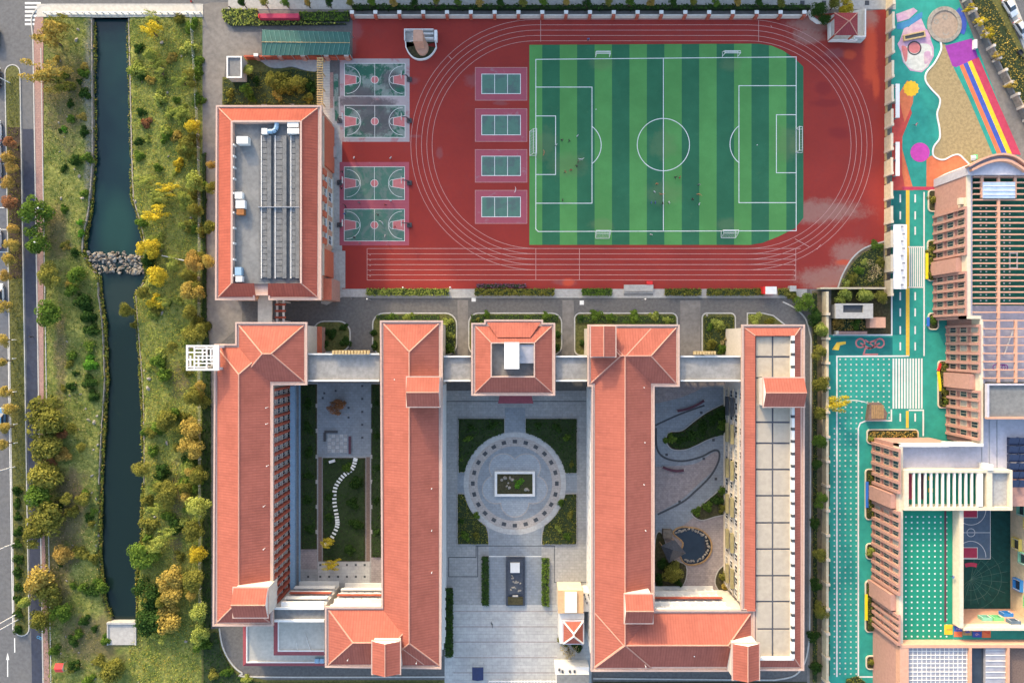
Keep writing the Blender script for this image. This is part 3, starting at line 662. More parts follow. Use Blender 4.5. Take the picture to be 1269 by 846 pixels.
def stair_tower(par, x0, y0, x1, y1, axis, zt=18.0, zb=12.0, wall='plaster', slope=24, slot=True):
    """gabled head of a staircase rising through the roof; pixels seen at its eave height"""
    a, b = G(x0, y1, zt), G(x1, y0, zt); ov = .35
    o = MB().box(a.x+ov, a.y+ov, zb, b.x-ov, b.y-ov, zt-.1).build('stair_tower', M[wall], par)
    mb = MB().box(a.x, a.y, zt-.22, b.x, b.y, zt-.004); mb.build('tower_cornice', M['cornice'], o)
    mb = MB(); e = .22; p, q = mb.gable(a.x+e, a.y+e, b.x-e, b.y-e, zt, slope, axis, 0, 1); mb.build('tower_roof', [M['roof'], M['white']], o)
    caps_mesh([(p, q)], .13).build('ridge_cap', M['ridge'], o)
    return o
def flat_bridge(name, label, x0, y0, x1, y1, zt=12.2, south=True):
    c = G((x0+x1)/2, (y0+y1)/2, zt); t = thing(name, label, 'walkway', (c.x, c.y, 0))
    a, b = G(x0, y1, zt), G(x1, y0, zt)
    MB().box(a.x, a.y, zt-.45, b.x, b.y, zt).build('roof_slab', M['bridge_grey'], t)
    for z in (3.2, 6.4, 9.4): 
        MB().box(a.x+.02, a.y+.2, z-.4, b.x-.02, b.y-.2, z).build('deck', M['concrete'], t)
        for y in (a.y+.2, b.y-.45): MB().box(a.x+.03, y, z+.003, b.x-.03, y+.25, z+1.0).build('parapet', M['plaster'], t)
    for y in (a.y-.06, b.y-.24): MB().box(a.x+.01, y, zt-.2, b.x-.01, y+.3, zt+.55).build('roof_kerb', M['white'], t)
    n = max(2, int((b.x-a.x)/3.4)+1)
    for i in range(n):
        x = a.x+.3+(b.x-a.x-.6)*i/(n-1)
        for y in (a.y+.5, b.y-.85): MB().box(x-.2, y, 0, x+.2, y+.35, zt-.44).build('column', M['plaster'], t)
    return t
def px_of(v, axis, z0=0): return v
def wx_(px, z): return (px-CX)*S*(H-z)/H
def wy_(py, z): return (CY-py)*S*(H-z)/H
ZE = 13.4
dm('olive_box', (.30,.26,.13), .8, .15, 2)
# ---------------------------------------------------------------- west teaching block (A)
A = school('teaching_building', 'red tiled teaching building closest to the river with a long left wing',
    [(292,399),(381,399),(381,477),(339,477),(339,775),(264,775),(266,426),(292,426)], [(292,399,381,477),(265,426,339,775)])
stair_tower(A, 288,727,333,766,'x')
xw = wx_(339, ZE)-.7; y0, y1 = wy_(482, ZE), wy_(752, ZE)
facade(A, '+x', xw, y1, y0, .2, 3.2, 4, 23, .62, 1.9, pier='red_wall', band='plaster', pd=.85, pw=.5, bd=.3, nm=1, sill=False)
facade(A, '-x', wx_(265.5, ZE)+.7, wy_(770,ZE), wy_(470,ZE), .2, 3.2, 4, 20, .5, 1.7, band='white', bd=.3)
MB().box(xw+.8, y1, 2.9, xw+1.9, y0, 3.1).build('corridor_canopy', M['blue_metal'], A)
# middle-left teaching block (B)
B = school('teaching_building', 'red tiled teaching building with a short foot wing, left of the round plaza',
    [(471,397),(549,397),(547,828),(403,826),(403,751),(473,751)], [(471,397,548,828),(403,751,530,827)])
stair_tower(B, 503,466,546,505,'x'); stair_tower(B, 460,793,497,836,'y', 17.6)
facade(B, '+x', wx_(548, ZE)-.75, wy_(822,ZE), wy_(480,ZE), .2, 3.2, 4, 26, .6, 1.8, band='white', bd=.35)
facade(B, '-x', wx_(473, ZE)+.7, wy_(748,ZE), wy_(480,ZE), .2, 3.2, 4, 20, .6, 1.8, band='white', bd=.35)
facade(B, '+y', wy_(751, ZE)-.7, wx_(404,ZE)+.8, wx_(472,ZE), .2, 3.2, 4, 6, .7, 1.9, band='white', bd=.9)
MB().box(wx_(404,ZE)+.8, wy_(751,ZE)-.7+.75, 6.85, wx_(472,ZE), wy_(751,ZE)-.7+.93, 7.7).build('balcony_rail', M['red_wall'], B)
MB().box(wx_(404,ZE)+.8, wy_(751,ZE)-.7+.75, 3.5, wx_(472,ZE), wy_(751,ZE)-.7+.93, 4.4).build('balcony_rail', M['white'], B)
for i in range(8):
    q = G(549.5, 560+i*20); MB().tube((q.x,q.y,0), (q.x+.2,q.y,3.2), .06).tube((q.x+.2,q.y,3.2),(q.x+.9,q.y+1.2,3.6),.05).build('awning_strut', M['white'], B)
# low link between A and B with stepped terraces
t = thing('link_building', 'flat roofed link with stepped grey terraces between the two left teaching buildings', 'building', G(372,790))
z2 = 12.4; a, b = G(340.5,769,z2), G(402.5,751,z2)
MB().box(a.x, a.y, 0, b.x, b.y, z2-.3).build('wall', M['plaster'], t)
MB().box(a.x, a.y, z2-.3, b.x, b.y, z2).build('roof_slab', M['concrete_dark'], t)
for yy in (b.y-.45, a.y): MB().box(a.x+.01, yy, z2, b.x-.01, yy+.45, z2+.6).build('parapet', M['white'], t)
facade(t, '+y', b.y+.003, a.x+1.4, b.x-.1, .2, 3.05, 4, 6, .7, 1.9, pier=None, band='white', bd=1.0)
for f in range(3): MB().box(a.x+1.4, b.y+.75, .4+3.05*(f+1), b.x-.1, b.y+.95, 1.3+3.05*(f+1)).build('balcony_rail', M['red_wall' if f == 1 else 'white'], t)
zt = 8.2; a, b = G(345,806,zt), G(402,770,zt)
MB().box(a.x, a.y, 0, b.x, b.y, zt).build('upper_terrace', M['concrete_pale'], t)
a2, b2 = G(337,813,zt-1), G(402,770,zt-1)
mb = MB().box(a.x-.05, a.y-.05, zt-.8, b.x, a.y+.2, zt+.25); mb.box(a.x-.06, a.y+.2, zt-.8, a.x+.2, b.y, zt+.25); mb.build('parapet', M['white'], t)
def skirt(par, x0, y0, x1, y1, z1, wd, drop, left=True, name='roof_skirt'):
    mb = MB(); vs = [(x0,y0,z1),(x1,y0,z1),(x1,y0-wd,z1-drop),(x0-wd,y0-wd,z1-drop)]; mb.add(vs, [(3,2,1,0)])
    if left: mb.add([(x0,y0,z1),(x0-wd,y0-wd,z1-drop),(x0-wd,y1,z1-drop),(x0,y1,z1)], [(3,2,1,0)])
    mb.build(name, M['purple_roof'], par)
skirt(t, a.x-.06, a.y-.06, b.x, b.y, zt+.2, 1.15, .7)
zl = 4.6; a, b = G(306,820,zl), G(402.5,775,zl)
MB().box(a.x, a.y, 0, b.x, b.y, zl).build('lower_terrace', M['concrete_pale'], t)
mb = MB().box(a.x-.05, a.y-.05, zl-.5, b.x, a.y+.2, zl+.3); mb.box(a.x-.06, a.y+.2, zl-.5, a.x+.2, b.y, zl+.3); mb.build('parapet', M['white'], t)
skirt(t, a.x-.06, a.y-.06, b.x, b.y, zl+.25, 1.0, .7)
for i in range(2): MB().pbox(390+i*6,816, 395+i*6,821.5, zl, zl+.9).build('air_conditioner', M['blue_metal'], t)
mb = MB(); q = G(378,784,zt); mb.tube((q.x,q.y,zt+.1),(q.x+1.3,q.y-4,zt+.15),.07); mb.tube((q.x-1.8,q.y-2,zt+.05),(q.x-1.6,q.y-4,zt+.1),.05); mb.build('pipe', M['white'], t)

# centre building
t = thing('library_building', 'square red roofed building with open roof well at the head of the plaza', 'school building', G(636,447))
zc = 13.4; P = W([(584,400),(600,400),(600,396),(673,396),(673,400),(688,400),(688,490),(584,490)], zc)
MB().prism(offset(P, .7), 0, zc-.4).build('wall', M['plaster'], t); MB().prism(P, zc-.4, zc).build('cornice', M['cornice'], t)
MB().strip(offset(P, .18), .36, zc, zc+.28, closed=True).build('gutter_edge', M['cornice'], t)
def ring(par, X0, Y0, X1, Y1, x0, y0, x1, y1, z0, z1, mroof, faces='nesw', wall=None, gaps=()):
    """four slopes rising from an outer to an inner rectangle (pixels at z0 / z1) and the inner well walls"""
    o = [G(X0,Y0,z0),G(X1,Y0,z0),G(X1,Y1,z0),G(X0,Y1,z0)]; i = [G(x0,y0,z1),G(x1,y0,z1),G(x1,y1,z1),G(x0,y1,z1)]
    for k, f in enumerate('nesw'):
        j = (k+1) % 4
        if f in faces: MB().add([o[k],o[j],i[j],i[k]], [(3,2,1,0)]).build('roof_slope', M[mroof], par)
    caps_mesh([(o[k], i[k]) for k in range(4)], .13).build('ridge_cap', M['ridge'], par)
    return o, i
ring(t, 589,404,684,486, 608,424,663,467.5, zc+.05, zc+2.1, 'roof')
a, b = G(608,467.5,zc+2.1), G(663,424,zc+2.1); w_ = .25
MB().box(a.x, a.y, zc-.0, b.x, b.y, zc+.5).build('roof_deck', M['concrete_dark'], t)
for (x0,y0,x1,y1) in ((a.x,a.y,b.x,a.y+w_),(a.x,b.y-w_,b.x,b.y),(a.x,a.y+w_,a.x+w_,b.y-w_),(b.x-w_,a.y+w_,b.x,b.y-w_)): MB().box(x0,y0,zc+.4,x1,y1,zc+2.25).build('well_wall', M['cornice'], t)
a, b = G(603,418,zc+1.5), G(670,399.5,zc+.3); mb = MB()
mb.add([(a.x,b.y,zc+.32),(b.x,b.y,zc+.32),(b.x-2.2,a.y,zc+1.75),(a.x+2.2,a.y,zc+1.75)], [(0,1,2,3)]); mb.build('roof_slope', M['roof'], t)
MB().pbox(625,424, 643.5,457, zc+.5, zc+3.4).build('roof_hut', M['fabric_white'], t)
MB().pbox(644,427, 662,450, zc+.5, zc+2.0).build('skylight', M['glass_roof'], t)
a, b = G(617,500,4.2), G(661,490,4.2); mb = MB().add([(a.x,a.y,3.6),(b.x,a.y,3.6),(b.x-.7,b.y+1.5,4.6),(a.x+.7,b.y+1.5,4.6),(a.x+.7,b.y+1.5,3.6),(b.x-.7,b.y+1.5,3.6)], [(0,1,2,3),(0,3,4),(1,5,2),(0,4,5,1)]); mb.build('entrance_canopy', M['purple_roof'], t)
for x in (a.x+.5, b.x-.5): MB().tube((x,a.y+.4,0),(x,a.y+.4,3.65),.2,n=8).build('column', M['plaster'], t)
facade(t, '-y', wy_(490,zc)+.72, wx_(590,zc), wx_(683,zc), .2, 3.2, 4, 9, .6, 1.8, band='white', bd=.2, sill=False)
facade(t, '+y', wy_(400,zc)-.70, wx_(602,zc), wx_(671,zc), .2, 3.2, 4, 7, .6, 1.8, sill=False)

# middle-right teaching block (C)
Cb = school('teaching_building', 'red tiled teaching building with a long foot wing, right of the round plaza',
    [(728,402),(842,402),(842,479),(811,479),(811,755),(935,755),(935,831),(732,831),(733,479),(728,479)], [(728,402,842,479),(733,403,811,831),(733,755,935,830)])
stair_tower(Cb, 731,403,764,443,'y', 17.0, slope=20); stair_tower(Cb, 773,735,810,773,'x', 17.6); stair_tower(Cb, 907,796,942,843,'y', 17.6)
facade(Cb, '-x', wx_(733,ZE)+.72, wy_(826,ZE), wy_(484,ZE), .2, 3.2, 4, 26, .6, 1.8, band='white', bd=.3)
facade(Cb, '+x', wx_(811,ZE)-.72, wy_(752,ZE), wy_(484,ZE), .2, 3.2, 4, 20, .6, 1.8, band='white', bd=.3)
facade(Cb, '+y', wy_(755,ZE)-.72, wx_(813,ZE), wx_(906,ZE), .2, 3.2, 4, 8, .66, 1.9, pier='white', band='white', bd=.9)
MB().box(wx_(813,ZE), wy_(755,ZE)+.1, 6.9, wx_(906,ZE), wy_(755,ZE)+.3, 7.8).build('balcony_rail', M['red_wall'], Cb)
# right wing (D): ring roof around a beige panelled deck
D = thing('classroom_wing', 'long narrow right wing with a beige panelled roof deck inside red slopes', 'school building', G(945,615))
P = W([(919,402),(997,402),(996,830),(936,830),(936,756),(918,756)], ZE); 
MB().prism(offset(P, .7), 0, ZE-.4).build('wall', M['plaster'], D); MB().prism(P, ZE-.4, ZE).build('cornice', M['cornice'], D)
MB().strip(offset(P, .18), .36, ZE, ZE+.28, closed=True).build('gutter_edge', M['cornice'], D)
X0, X1, x0, x1 = 922.5, 992, 936, 982
o = [G(X0,406,ZE+.05),G(X1,406,ZE+.05),G(X1,826,ZE+.05),G(X0+14,826,ZE+.05)]; ii = [G(x0,416,ZE+1.0),G(985,416,ZE+1.0),G(985,816,ZE+1.0),G(x0+1,816,ZE+1.0)]
for k in (0,1,2): MB().add([o[k],o[k+1],ii[k+1],ii[k]], [(3,2,1,0)]).build('roof_slope', M['roof'], D)
q0, q1 = G(X0,757,ZE+.05), G(x0,757,ZE+1.0); MB().add([o[0],q0,q1,ii[0]], [(0,1,2,3)]).build('roof_slope', M['roof'], D)
caps_mesh([(o[k], ii[k]) for k in range(3)], .13).build('ridge_cap', M['ridge'], D)
ys = [416,442,468,523,549,581.5,614,647.5,680,713,745,779,815]; xs = [936,957.5,981]
dk = MB().box(wx_(936,ZE+.2), wy_(816,ZE+.2), ZE+.003, wx_(985,ZE+.2), wy_(416,ZE+.2), ZE+.2).build('roof_deck', M['deck_joint'], D)
for i in range(len(ys)-1):
    for j in (0, 1): MB().pbox(xs[j]+1.1, ys[i]+1.1, xs[j+1]-1.1, ys[i+1]-1.1, ZE+.2, ZE+.34).build('deck_panel', M['beige_panel'], D)
a, b = G(981.5,816,ZE+1.4), G(985,416,ZE+1.4); MB().box(a.x, a.y, ZE, b.x, b.y, ZE+1.35).build('parapet', M['white'], D)
for i in range(26):
    y = a.y+(b.y-a.y)*(i+.5)/26; MB().box(a.x-.02, y-.3, ZE+.7, b.x+.02, y+.3, ZE+1.38).build('parapet_slot', M['pave_dark'], D)
a, b = G(938,818,ZE+1.2), G(984,815,ZE+1.2); MB().box(a.x, a.y, ZE, b.x, b.y, ZE+1.15).build('parapet', M['white'], D)
stair_tower(D, 945,467,998,505,'x', 17.0)
xw = wx_(918,ZE)+.7
facade(D, '-x', xw, wy_(752,ZE), wy_(484,ZE), .2, 3.2, 4, 18, .62, 1.8, band='cream', bd=.2, sill=False)
for i, y in enumerate((500,532,575,618,660,702)):
    for z in (3.6, 7.0): 
        q = G(0, y); MB().box(xw-.9, q.y-2.2, z, xw-.34, q.y+2.0, z+.8).build('planter_box', M['olive_box' if i else 'pave_dark'], D)
facade(D, '+x', wx_(996.5,ZE)-.72, wy_(826,ZE), wy_(410,ZE), .2, 3.2, 4, 26, .5, 1.7, band='white', bd=.2)

for par, pts in ((A, ((327,627),(327,680),(330,525),(331,577),(345,440),(330,505))), (B, ((535,605),(535,657),(535,709),(431,817),(516,821),(489,470))), (Cb, ((798,480),(799,548),(800,657),(798,600),(860,812),(800,825)))):
    for x, y in pts:
        q = G(x, y, ZE+1.2); MB().tube((q.x,q.y,ZE+.2),(q.x,q.y,ZE+1.45),.06,n=6).tube((q.x,q.y,ZE+1.45),(q.x,q.y,ZE+1.55),.12,n=6).build('roof_vent', M['white'], par)
# bridges
b1 = flat_bridge('corridor_bridge', 'flat grey corridor bridge between the two left teaching buildings', 382,438,470.5,472)
mb = MB(); a, b = G(412,439,13), G(459,434,13)
for i in range(12): mb.box(a.x+(b.x-a.x)*i/12, a.y, 12.3, a.x+(b.x-a.x)*(i+.7)/12, b.y, 13.3)
mb.build('name_sign', M['wood_pale'], b1)
flat_bridge('corridor_bridge', 'short grey corridor bridge joining the central square building on its left', 550,441,583.5,472)
flat_bridge('corridor_bridge', 'short grey corridor bridge joining the central square building on its right', 688.5,441,727.5,472)
b4 = flat_bridge('corridor_bridge', 'flat grey corridor bridge leading to the beige roofed right wing', 842.5,441,918,472)
mb = MB(); a, b = G(860,439,13), G(888,435,13)
for i in range(8): mb.box(a.x+(b.x-a.x)*i/8, a.y, 12.3, a.x+(b.x-a.x)*(i+.7)/8, b.y, 13.2)
mb.build('name_sign', M['wood_pale'], b4)
# side porches with red walls
for nm, a in (('red porch roof beside the upper left teaching block', (382,405,398,437)), ('red porch roof beside the top of the right wing', (908,408,919,441))):
    t = thing('porch', nm, 'porch', G((a[0]+a[2])/2, (a[1]+a[3])/2)); MB().pbox(*a, 0, 3.6).build('wall', M['pink_wall'], t); MB().pbox(a[0]-.5,a[1]-.5,a[2]+.5,a[3]+.5, 3.6, 3.9).build('roof', M['roof_red'], t)

# gymnasium
dm('roof_band', (.13,.135,.14), .85, .2, 1.5, (.24,.235,.22), .6); dm('roof_panel', (.135,.14,.145), .8, .25, 1.2, (.2,.2,.195), .6)
Gm = thing('gymnasium', 'big red rimmed gym hall with grey flat roof left of the ball courts', 'sports hall', G(340,250))
zg = 10.6; P = W([(268,131),(399,131),(398.5,372),(333,372),(333,366),(316,366),(316,372),(267,372)], zg)
MB().prism(offset(P, .5), 0, zg-.4).build('wall', M['salmon'], Gm); MB().prism(P, zg-.4, zg).build('cornice', M['cornice'], Gm)
MB().strip(offset(P, .18), .36, zg, zg+.25, closed=True).build('gutter_edge', M['cornice'], Gm)
o = [G(271,134,zg+.05),G(394,134,zg+.05),G(393,368,zg+.05),G(270.5,368,zg+.05)]; zi = zg+1.7; ii = [G(287,150,zi),G(373.5,150,zi),G(373,351,zi),G(287,351,zi)]
for k in (0, 1, 3): MB().add([o[k],o[(k+1)%4],ii[(k+1)%4],ii[k]], [(3,2,1,0)]).build('roof_slope', M['roof_gym'], Gm)
for xo0, xo1, xi0, xi1 in ((270.5,317,287,315),(332,393,332,373)):
    MB().add([G(xo0,368,zg+.05),G(xo1,368,zg+.05),G(xi1,351,zi),G(xi0,351,zi)], [(0,1,2,3)]).build('roof_slope', M['roof_gym'], Gm)
caps_mesh([(o[k], ii[k]) for k in range(4)], .14).build('ridge_cap', M['ridge'], Gm)
a, b = G(287,351,zi), G(373.3,150,zi); MB().box(a.x, a.y, zg, b.x, b.y, zg+.5).build('roof_deck', M['concrete_dark'], Gm)
for (x0,y0,x1,y1) in ((a.x-.15,a.y,a.x+.25,b.y),(b.x-.25,a.y,b.x+.15,b.y),(a.x+.25,b.y-.3,b.x-.25,b.y+.1)): MB().box(x0,y0,zg+.1,x1,y1,zi+.12).build('well_wall', M['cornice'], Gm)
for k, (x0, x1) in enumerate(((322,336),(339,355),(358.5,371))):
    MB().pbox(x0,168, x1,345, zg+.5, zg+.75).build('ventilation_ridge', M['roof_band'], Gm); MB().pbox(x0+1.5,168, x0+2.4,345, zg+.752, zg+1.0).build('white_rail', M['white'], Gm); MB().pbox(x1-5,168.2, x1-.2,344.8, zg+.752, zg+1.25).build('raised_ridge', M['roof_band'], Gm)
    for q in range(24): MB().pbox(x0+2.6,169+q*7.3, x1-5.2,175.6+q*7.3, zg+.752, zg+.9).build('roof_panel', M['roof_panel'], Gm)
for y in (256,): MB().pbox(320,y, 371,y+1, zg+.5, zg+1.32).build('cross_pipe', M['grey_metal'], Gm)
MB().pbox(320.5,152, 372.5,349, zg+.5, zg+.54).build('dark_roofing', M['roof_band'], Gm)
MB().pbox(293,169, 307,178, zg+.5, zg+2.2).build('air_handling_unit', M['white'], Gm)
for x0,y0,x1,y1,m,nm in ((356,151.5,370,157.5,'white','air_handling_unit'),(356,159,370.5,165.5,'white','air_handling_unit'),(324,159,331,166,'white','duct_box'),(291,238,300,246,'fabric_white','air_handling_unit'),(292,248,303,258,'steel_white','air_handling_unit'),(293,259,302,266,'rust_stain','fan_unit'),(291,331,299,341,'blue_metal','air_handling_unit'),(292,342,300,349,'steel_white','air_handling_unit')):
    MB().pbox(x0,y0,x1,y1, zg+.5, zg+1.7).build(nm, M[m], Gm)
mb = MB(); zz = zg+1.2; pts = [(331,163),(338,163),(341.5,161),(343,156),(343,150.5)]
for i in range(len(pts)-1): p, q = G(*pts[i], zz), G(*pts[i+1], zz); mb.tube(p, q, .5, n=8)
mb.build('air_duct', M['blue_metal'], Gm)
for y in (178,192,206,220,238,262,281,300,320,340): MB().pbox(286.5,y, 290,y+2.4, zg+.5, zi+.05).build('rainwater_box', M['white'], Gm)
xw = wx_(398.7,zg)-.5; facade(Gm, '+x', xw, wy_(300,zg), wy_(206,zg), .3, 4.6, 2, 5, .6, 2.2, pier='roof_red', band='cream', bd=.25, pd=.55, pw=1.3, pier_z=(6.5,9.2))
MB().box(xw+.003, wy_(340,zg), 8.2, xw+.4, wy_(140,zg), 8.6).build('string_course', M['cream'], Gm); MB().box(xw+.003, wy_(200,zg), .2, xw+.5, wy_(140,zg), 8.1).build('wall_bay', M['roof_red'], Gm); MB().box(xw+.003, wy_(340,zg), .2, xw+.5, wy_(306,zg), 8.1).build('wall_bay', M['roof_red'], Gm)
MB().pbox(398,312, 404.5,345, 0, 5).build('annex', M['concrete_dark'], Gm); MB().pbox(399.5,345, 411,371.5, 0, 7.4, top=1).build('stair_block', [M['pink_wall'], M['roof_red']], Gm)
for i in range(5): MB().pbox(407+i*.0+i*1.4,311, 428,357, .034+.16*i-.16*(i>0), .2+.16*i, zp=0).build('step', M['concrete'], Gm) if i == 0 else MB().pbox(406,311+i*.0, 424-i*1.5,352, .2+.16*(i-1), .2+.16*i, zp=0).build('step', M['concrete'], Gm)
MB().pbox(409,183, 418,196, 0, .9, zp=0).build('plinth', M['concrete'], Gm)
t = thing('link_walkway', 'narrow covered walkway running from the gym down to the teaching building', 'walkway', G(326,385))
MB().pbox(319.5,366, 337,402, 6.6, 7).build('roof_slab', M['concrete_pale'], t)
for x in (321,335.5): MB().pbox(x-1,368, x+1,371, 0, 6.6).build('column', M['plaster'], t); MB().pbox(x-1,396, x+1,399, 0, 6.6).build('column', M['plaster'], t)
t = thing('stair_frame', 'red and white ladder-like steel frame beside the covered walkway', 'frame', G(347,385))
for x in (342,350): MB().pbox(x,372, x+2.5,400, 4.7, 5.0).build('beam', M['white'], t); MB().pbox(x+.5,373,x+2,374.5,0,4.7).build('post', M['white'], t); MB().pbox(x+.5,397,x+2,398.5,0,4.7).build('post', M['white'], t)
for y in (376,384,392): MB().pbox(340.5,y, 354,y+2.5, 5.004, 5.25).build('rung', M['red_wall'], t)

# white lattice tower beside block A
t = thing('lattice_pergola', 'white geometric lattice roof sticking out beside the river-side teaching building', 'pergola', G(251,443))
zt = 16.5; a, b = G(230.5,459,zt), G(271,427.5,zt); fw = .35
for i, (x0,y0,x1,y1) in enumerate(((a.x,a.y,b.x,a.y+fw),(a.x,b.y-fw,b.x,b.y),(a.x,a.y+fw,a.x+fw,b.y-fw),(b.x-fw-.8,a.y+fw,b.x,b.y-fw))): MB().box(x0,y0,zt-.6,x1,y1,zt).build('frame_beam', M['white'], t)
W_, D_ = b.x-a.x, b.y-a.y
for k in range(1, 8):
    x = a.x+W_*k/8; y0, y1 = (0,1) if k in (2,5) else ((.1,.65) if k % 2 else (.3,.95)); MB().box(x-.13, a.y+D_*y0+fw, zt-.45, x+.13, a.y+D_*y1-fw, zt-.02).build('lattice_bar', M['white'], t)
for k in range(1, 7):
    y = a.y+D_*k/7; x0, x1 = (0,1) if k in (3,) else ((.0,.63) if k % 2 else (.25,1)); MB().box(a.x+W_*x0+.02, y-.13, zt-.41, a.x+W_*x1-.02, y+.13, zt-.03).build('lattice_bar', M['white'], t)
for x in (a.x+.1, b.x-.6):
    for y in (a.y+.1, b.y-.6): MB().box(x, y, -.5, x+.5, y+.5, zt-.61).build('post', M['white'], t)
MB().box(a.x+.6, a.y+.6, 6, b.x-.8, b.y-.6, 6.4).build('deck', M['concrete'], t)

# gatehouse and guard room by the plaza
t = thing('gatehouse', 'cream and orange flat topped gatehouse with a small pyramid roof beside the plaza', 'gatehouse', G(710,765))
MB().pbox(692,732, 722.5,759, 0, 5.8).build('wall', M['cream'], t); MB().pbox(691.5,731.5, 723,759.5, 5.8, 6.1).build('roof_slab', M['peach'], t)
MB().pbox(700,733.5, 715,759, 6.1, 6.5).build('skylight', M['white'], t)
MB().pbox(722.8,734, 732,757.5, 0, 4.6).build('side_terrace', M['white'], t)
MB().pbox(693.5,759.8, 724,797, 0, 5.2).build('lower_block', M['white'], t)
a, b = G(698,795,5.2), G(722,768,5.2); mb = MB().box(a.x-.2,a.y-.2,5.2,b.x+.2,b.y+.2,6.0); mb.build('pyramid_base', M['lavender'], t)
mb = MB(); caps, z_ = mb.hip(a.x, a.y, b.x, b.y, 6.004, 32); r_ = mb.build('pyramid_roof', M['roof'], t); caps_mesh(caps, .2).build('ridge_cap', M['white'], r_)
for i in range(5): MB().pbox(723.5+i*1.7, 736+(i%3)*5, 724.6+i*1.7, 738+(i%3)*5, 4.6, 4.9).build('flower_pot', M['pave_dark'], t)
t = thing('guard_room', 'white guard room roof at the bottom edge by the school gate', 'guard room', G(708,838))
MB().pbox(688,826, 730,835, 0, 3.6).build('canopy', M['white'], t); MB().pbox(690,835.2, 730,870, 0, 4.2, top=1).build('wall', [M['white'], M['concrete_dark']], t)
for x, y in ((692,829),(696,831),(705,831),(711,831)): MB().pbox(x,y, x+2.4,y+2.2, 3.6, 4.1).build('roof_vent', M['pave_dark'], t)
# red-roofed pavilion top right
t = thing('pavilion', 'small red hip roofed pavilion on a white terrace at the track corner', 'pavilion', G(1050,32))
MB().prism(pp(1030,20, 1072,12, 1071,49, 1066,54, 1026,52, 1025,24), 0, .6).build('terrace', M['concrete_pale'], t)
mb = MB(); a, b = G(1035,43,5), G(1064,15,5); caps, z_ = mb.hip(a.x, a.y, b.x, b.y, 4.6, 30); r_ = mb.build('roof', M['roof_wine'], t); caps_mesh(caps, .1).build('ridge_cap', M['ridge'], r_)
for x in (a.x+.5, b.x-.5):
    for y in (a.y+.5, b.y-.5): MB().tube((x,y,.6),(x,y,4.62),.2,n=8).build('column', M['red_wall'], t)
for a in ((1026,51,1060,52.5),(1025.5,25,1027,51),(1069,14,1070.5,48),(1056,47,1069,48.2),(1055.5,47,1056.8,52)): MB().pbox(*a, .6, 1.6, zp=.6).build('parapet', M['white'], t)
# rostrum on the track
t = thing('rostrum', 'tan drum-topped rostrum in a round green planter on the track corner', 'monument', G(521,56))
bed = [(503,53),(540,53)]+[(541,60),(537,67),(530,73),(521,75),(513,73),(507,67),(503.5,60)]
MB().prism(W(smooth_px(bed[2:], 4)+bed[:2][::-1]), 0, .4).build('planter', M['soil_bed'], t)
MB().strip(W([(540,53)]+smooth_px(bed[2:], 4)+[(503,53)]), .25, 0, .7).build('planter_kerb', M['white'], t)
MB().pbox(502,40, 538,53, 0, .55, zp=0).build('platform', M['concrete'], t)
for a in ((502,39.5,538,40.4),(502,40.4,503,52.8),(539,41,542.5,53.5),(525,44.5,538,45.5),(528,50,538,51)): MB().pbox(*a, .1, 1.5, zp=0).build('rail', M['steel_white'], t)
MB().prism(ppz(5.2, 512,38, 514,37, 522,37, 524,38.5, 524,51.5, 512,51.5), 0, 5.2).build('shaft', M['salmon'], t)
MB().prism(W(arc(523,58,7.6,0,360,16,9.5)[:-1], 1.4), 0, 1.4).build('drum', M['salmon'], t)
mb = MB(); p = G(513,52.2); q = G(525,59); mb.tube((p.x,p.y,3), (q.x,q.y,1.9), .12); mb.tube(G(509,56.5)+Vector((0,0,2)), G(528,52.5)+Vector((0,0,2.4)), .1); mb.build('strut', M['white'], t)
# green ribbed canopy, guard booth, gate walls (top left)
t = thing('parking_canopy', 'teal ribbed bicycle canopy with white chevron ribs near the top gate', 'canopy', G(380,53))
zc2 = 3.0; a = [G(325,37,zc2), G(434,40,zc2), G(434,68,zc2), G(325,69,zc2)]; mid = [(a[0]+a[3])/2+Vector((0,0,.25)), (a[1]+a[2])/2+Vector((0,0,.25))]
MB().add([a[0],a[1],mid[1],mid[0]], [(3,2,1,0)]).add([mid[0],mid[1],a[2],a[3]], [(3,2,1,0)]).build('roof_sheet', M['glass_teal'], t)
for i in range(18):
    f = (i+.4)/18; g = min(1, f+.035); p = a[0].lerp(a[1], f); q = a[3].lerp(a[2], f); m_ = mid[0].lerp(mid[1], g); u = Vector((0,0,.05)); MB().tube(p+u, m_+u, .04, n=4).tube(m_+u, q+u, .04, n=4).build('rib', M['rib_teal'], t)
MB().tube(mid[0]+Vector((0,0,.06)), mid[1]+Vector((0,0,.06)), .07).build('ridge_rail', M['wood_pale'], t)
for i in range(7):
    for P0, P1 in ((a[0],a[1]),(a[3],a[2])): q = P0.lerp(P1, i/6); MB().tube((q.x,q.y,0),(q.x,q.y,zc2),.07).build('post', M['grey_metal'], t)
t = thing('guard_booth', 'grey flat roofed guard booth beside the upper left garden', 'booth', G(291,83))
MB().pbox(281,70.5, 300,96, 0, 3.2).build('wall', M['plaster'], t)
P = W([(281,70),(300,70),(300,97),(281,97)], 3.6); MB().prism(P, 3.2, 3.45).build('roof_slab', M['concrete_dark'], t); MB().strip(offset(P,.15), .3, 3.45, 3.75, closed=True).build('roof_edge', M['white'], t)
t = thing('gate_wall', 'red brick wall with white pillar caps below the teal canopy', 'wall', G(370,69))
MB().pbox(302,68.5, 434,70.5, 0, 1.9).build('wall', M['red_wall'], t)
for x in (317,346,375,404,429): MB().pbox(x-2.4,66.5, x+2.4,71, 0, 2.3).build('pillar', M['pink_wall'], t); MB().pbox(x-2.8,66.3, x+2.8,69.6, 2.3, 2.5).build('pillar_cap', M['white'], t)
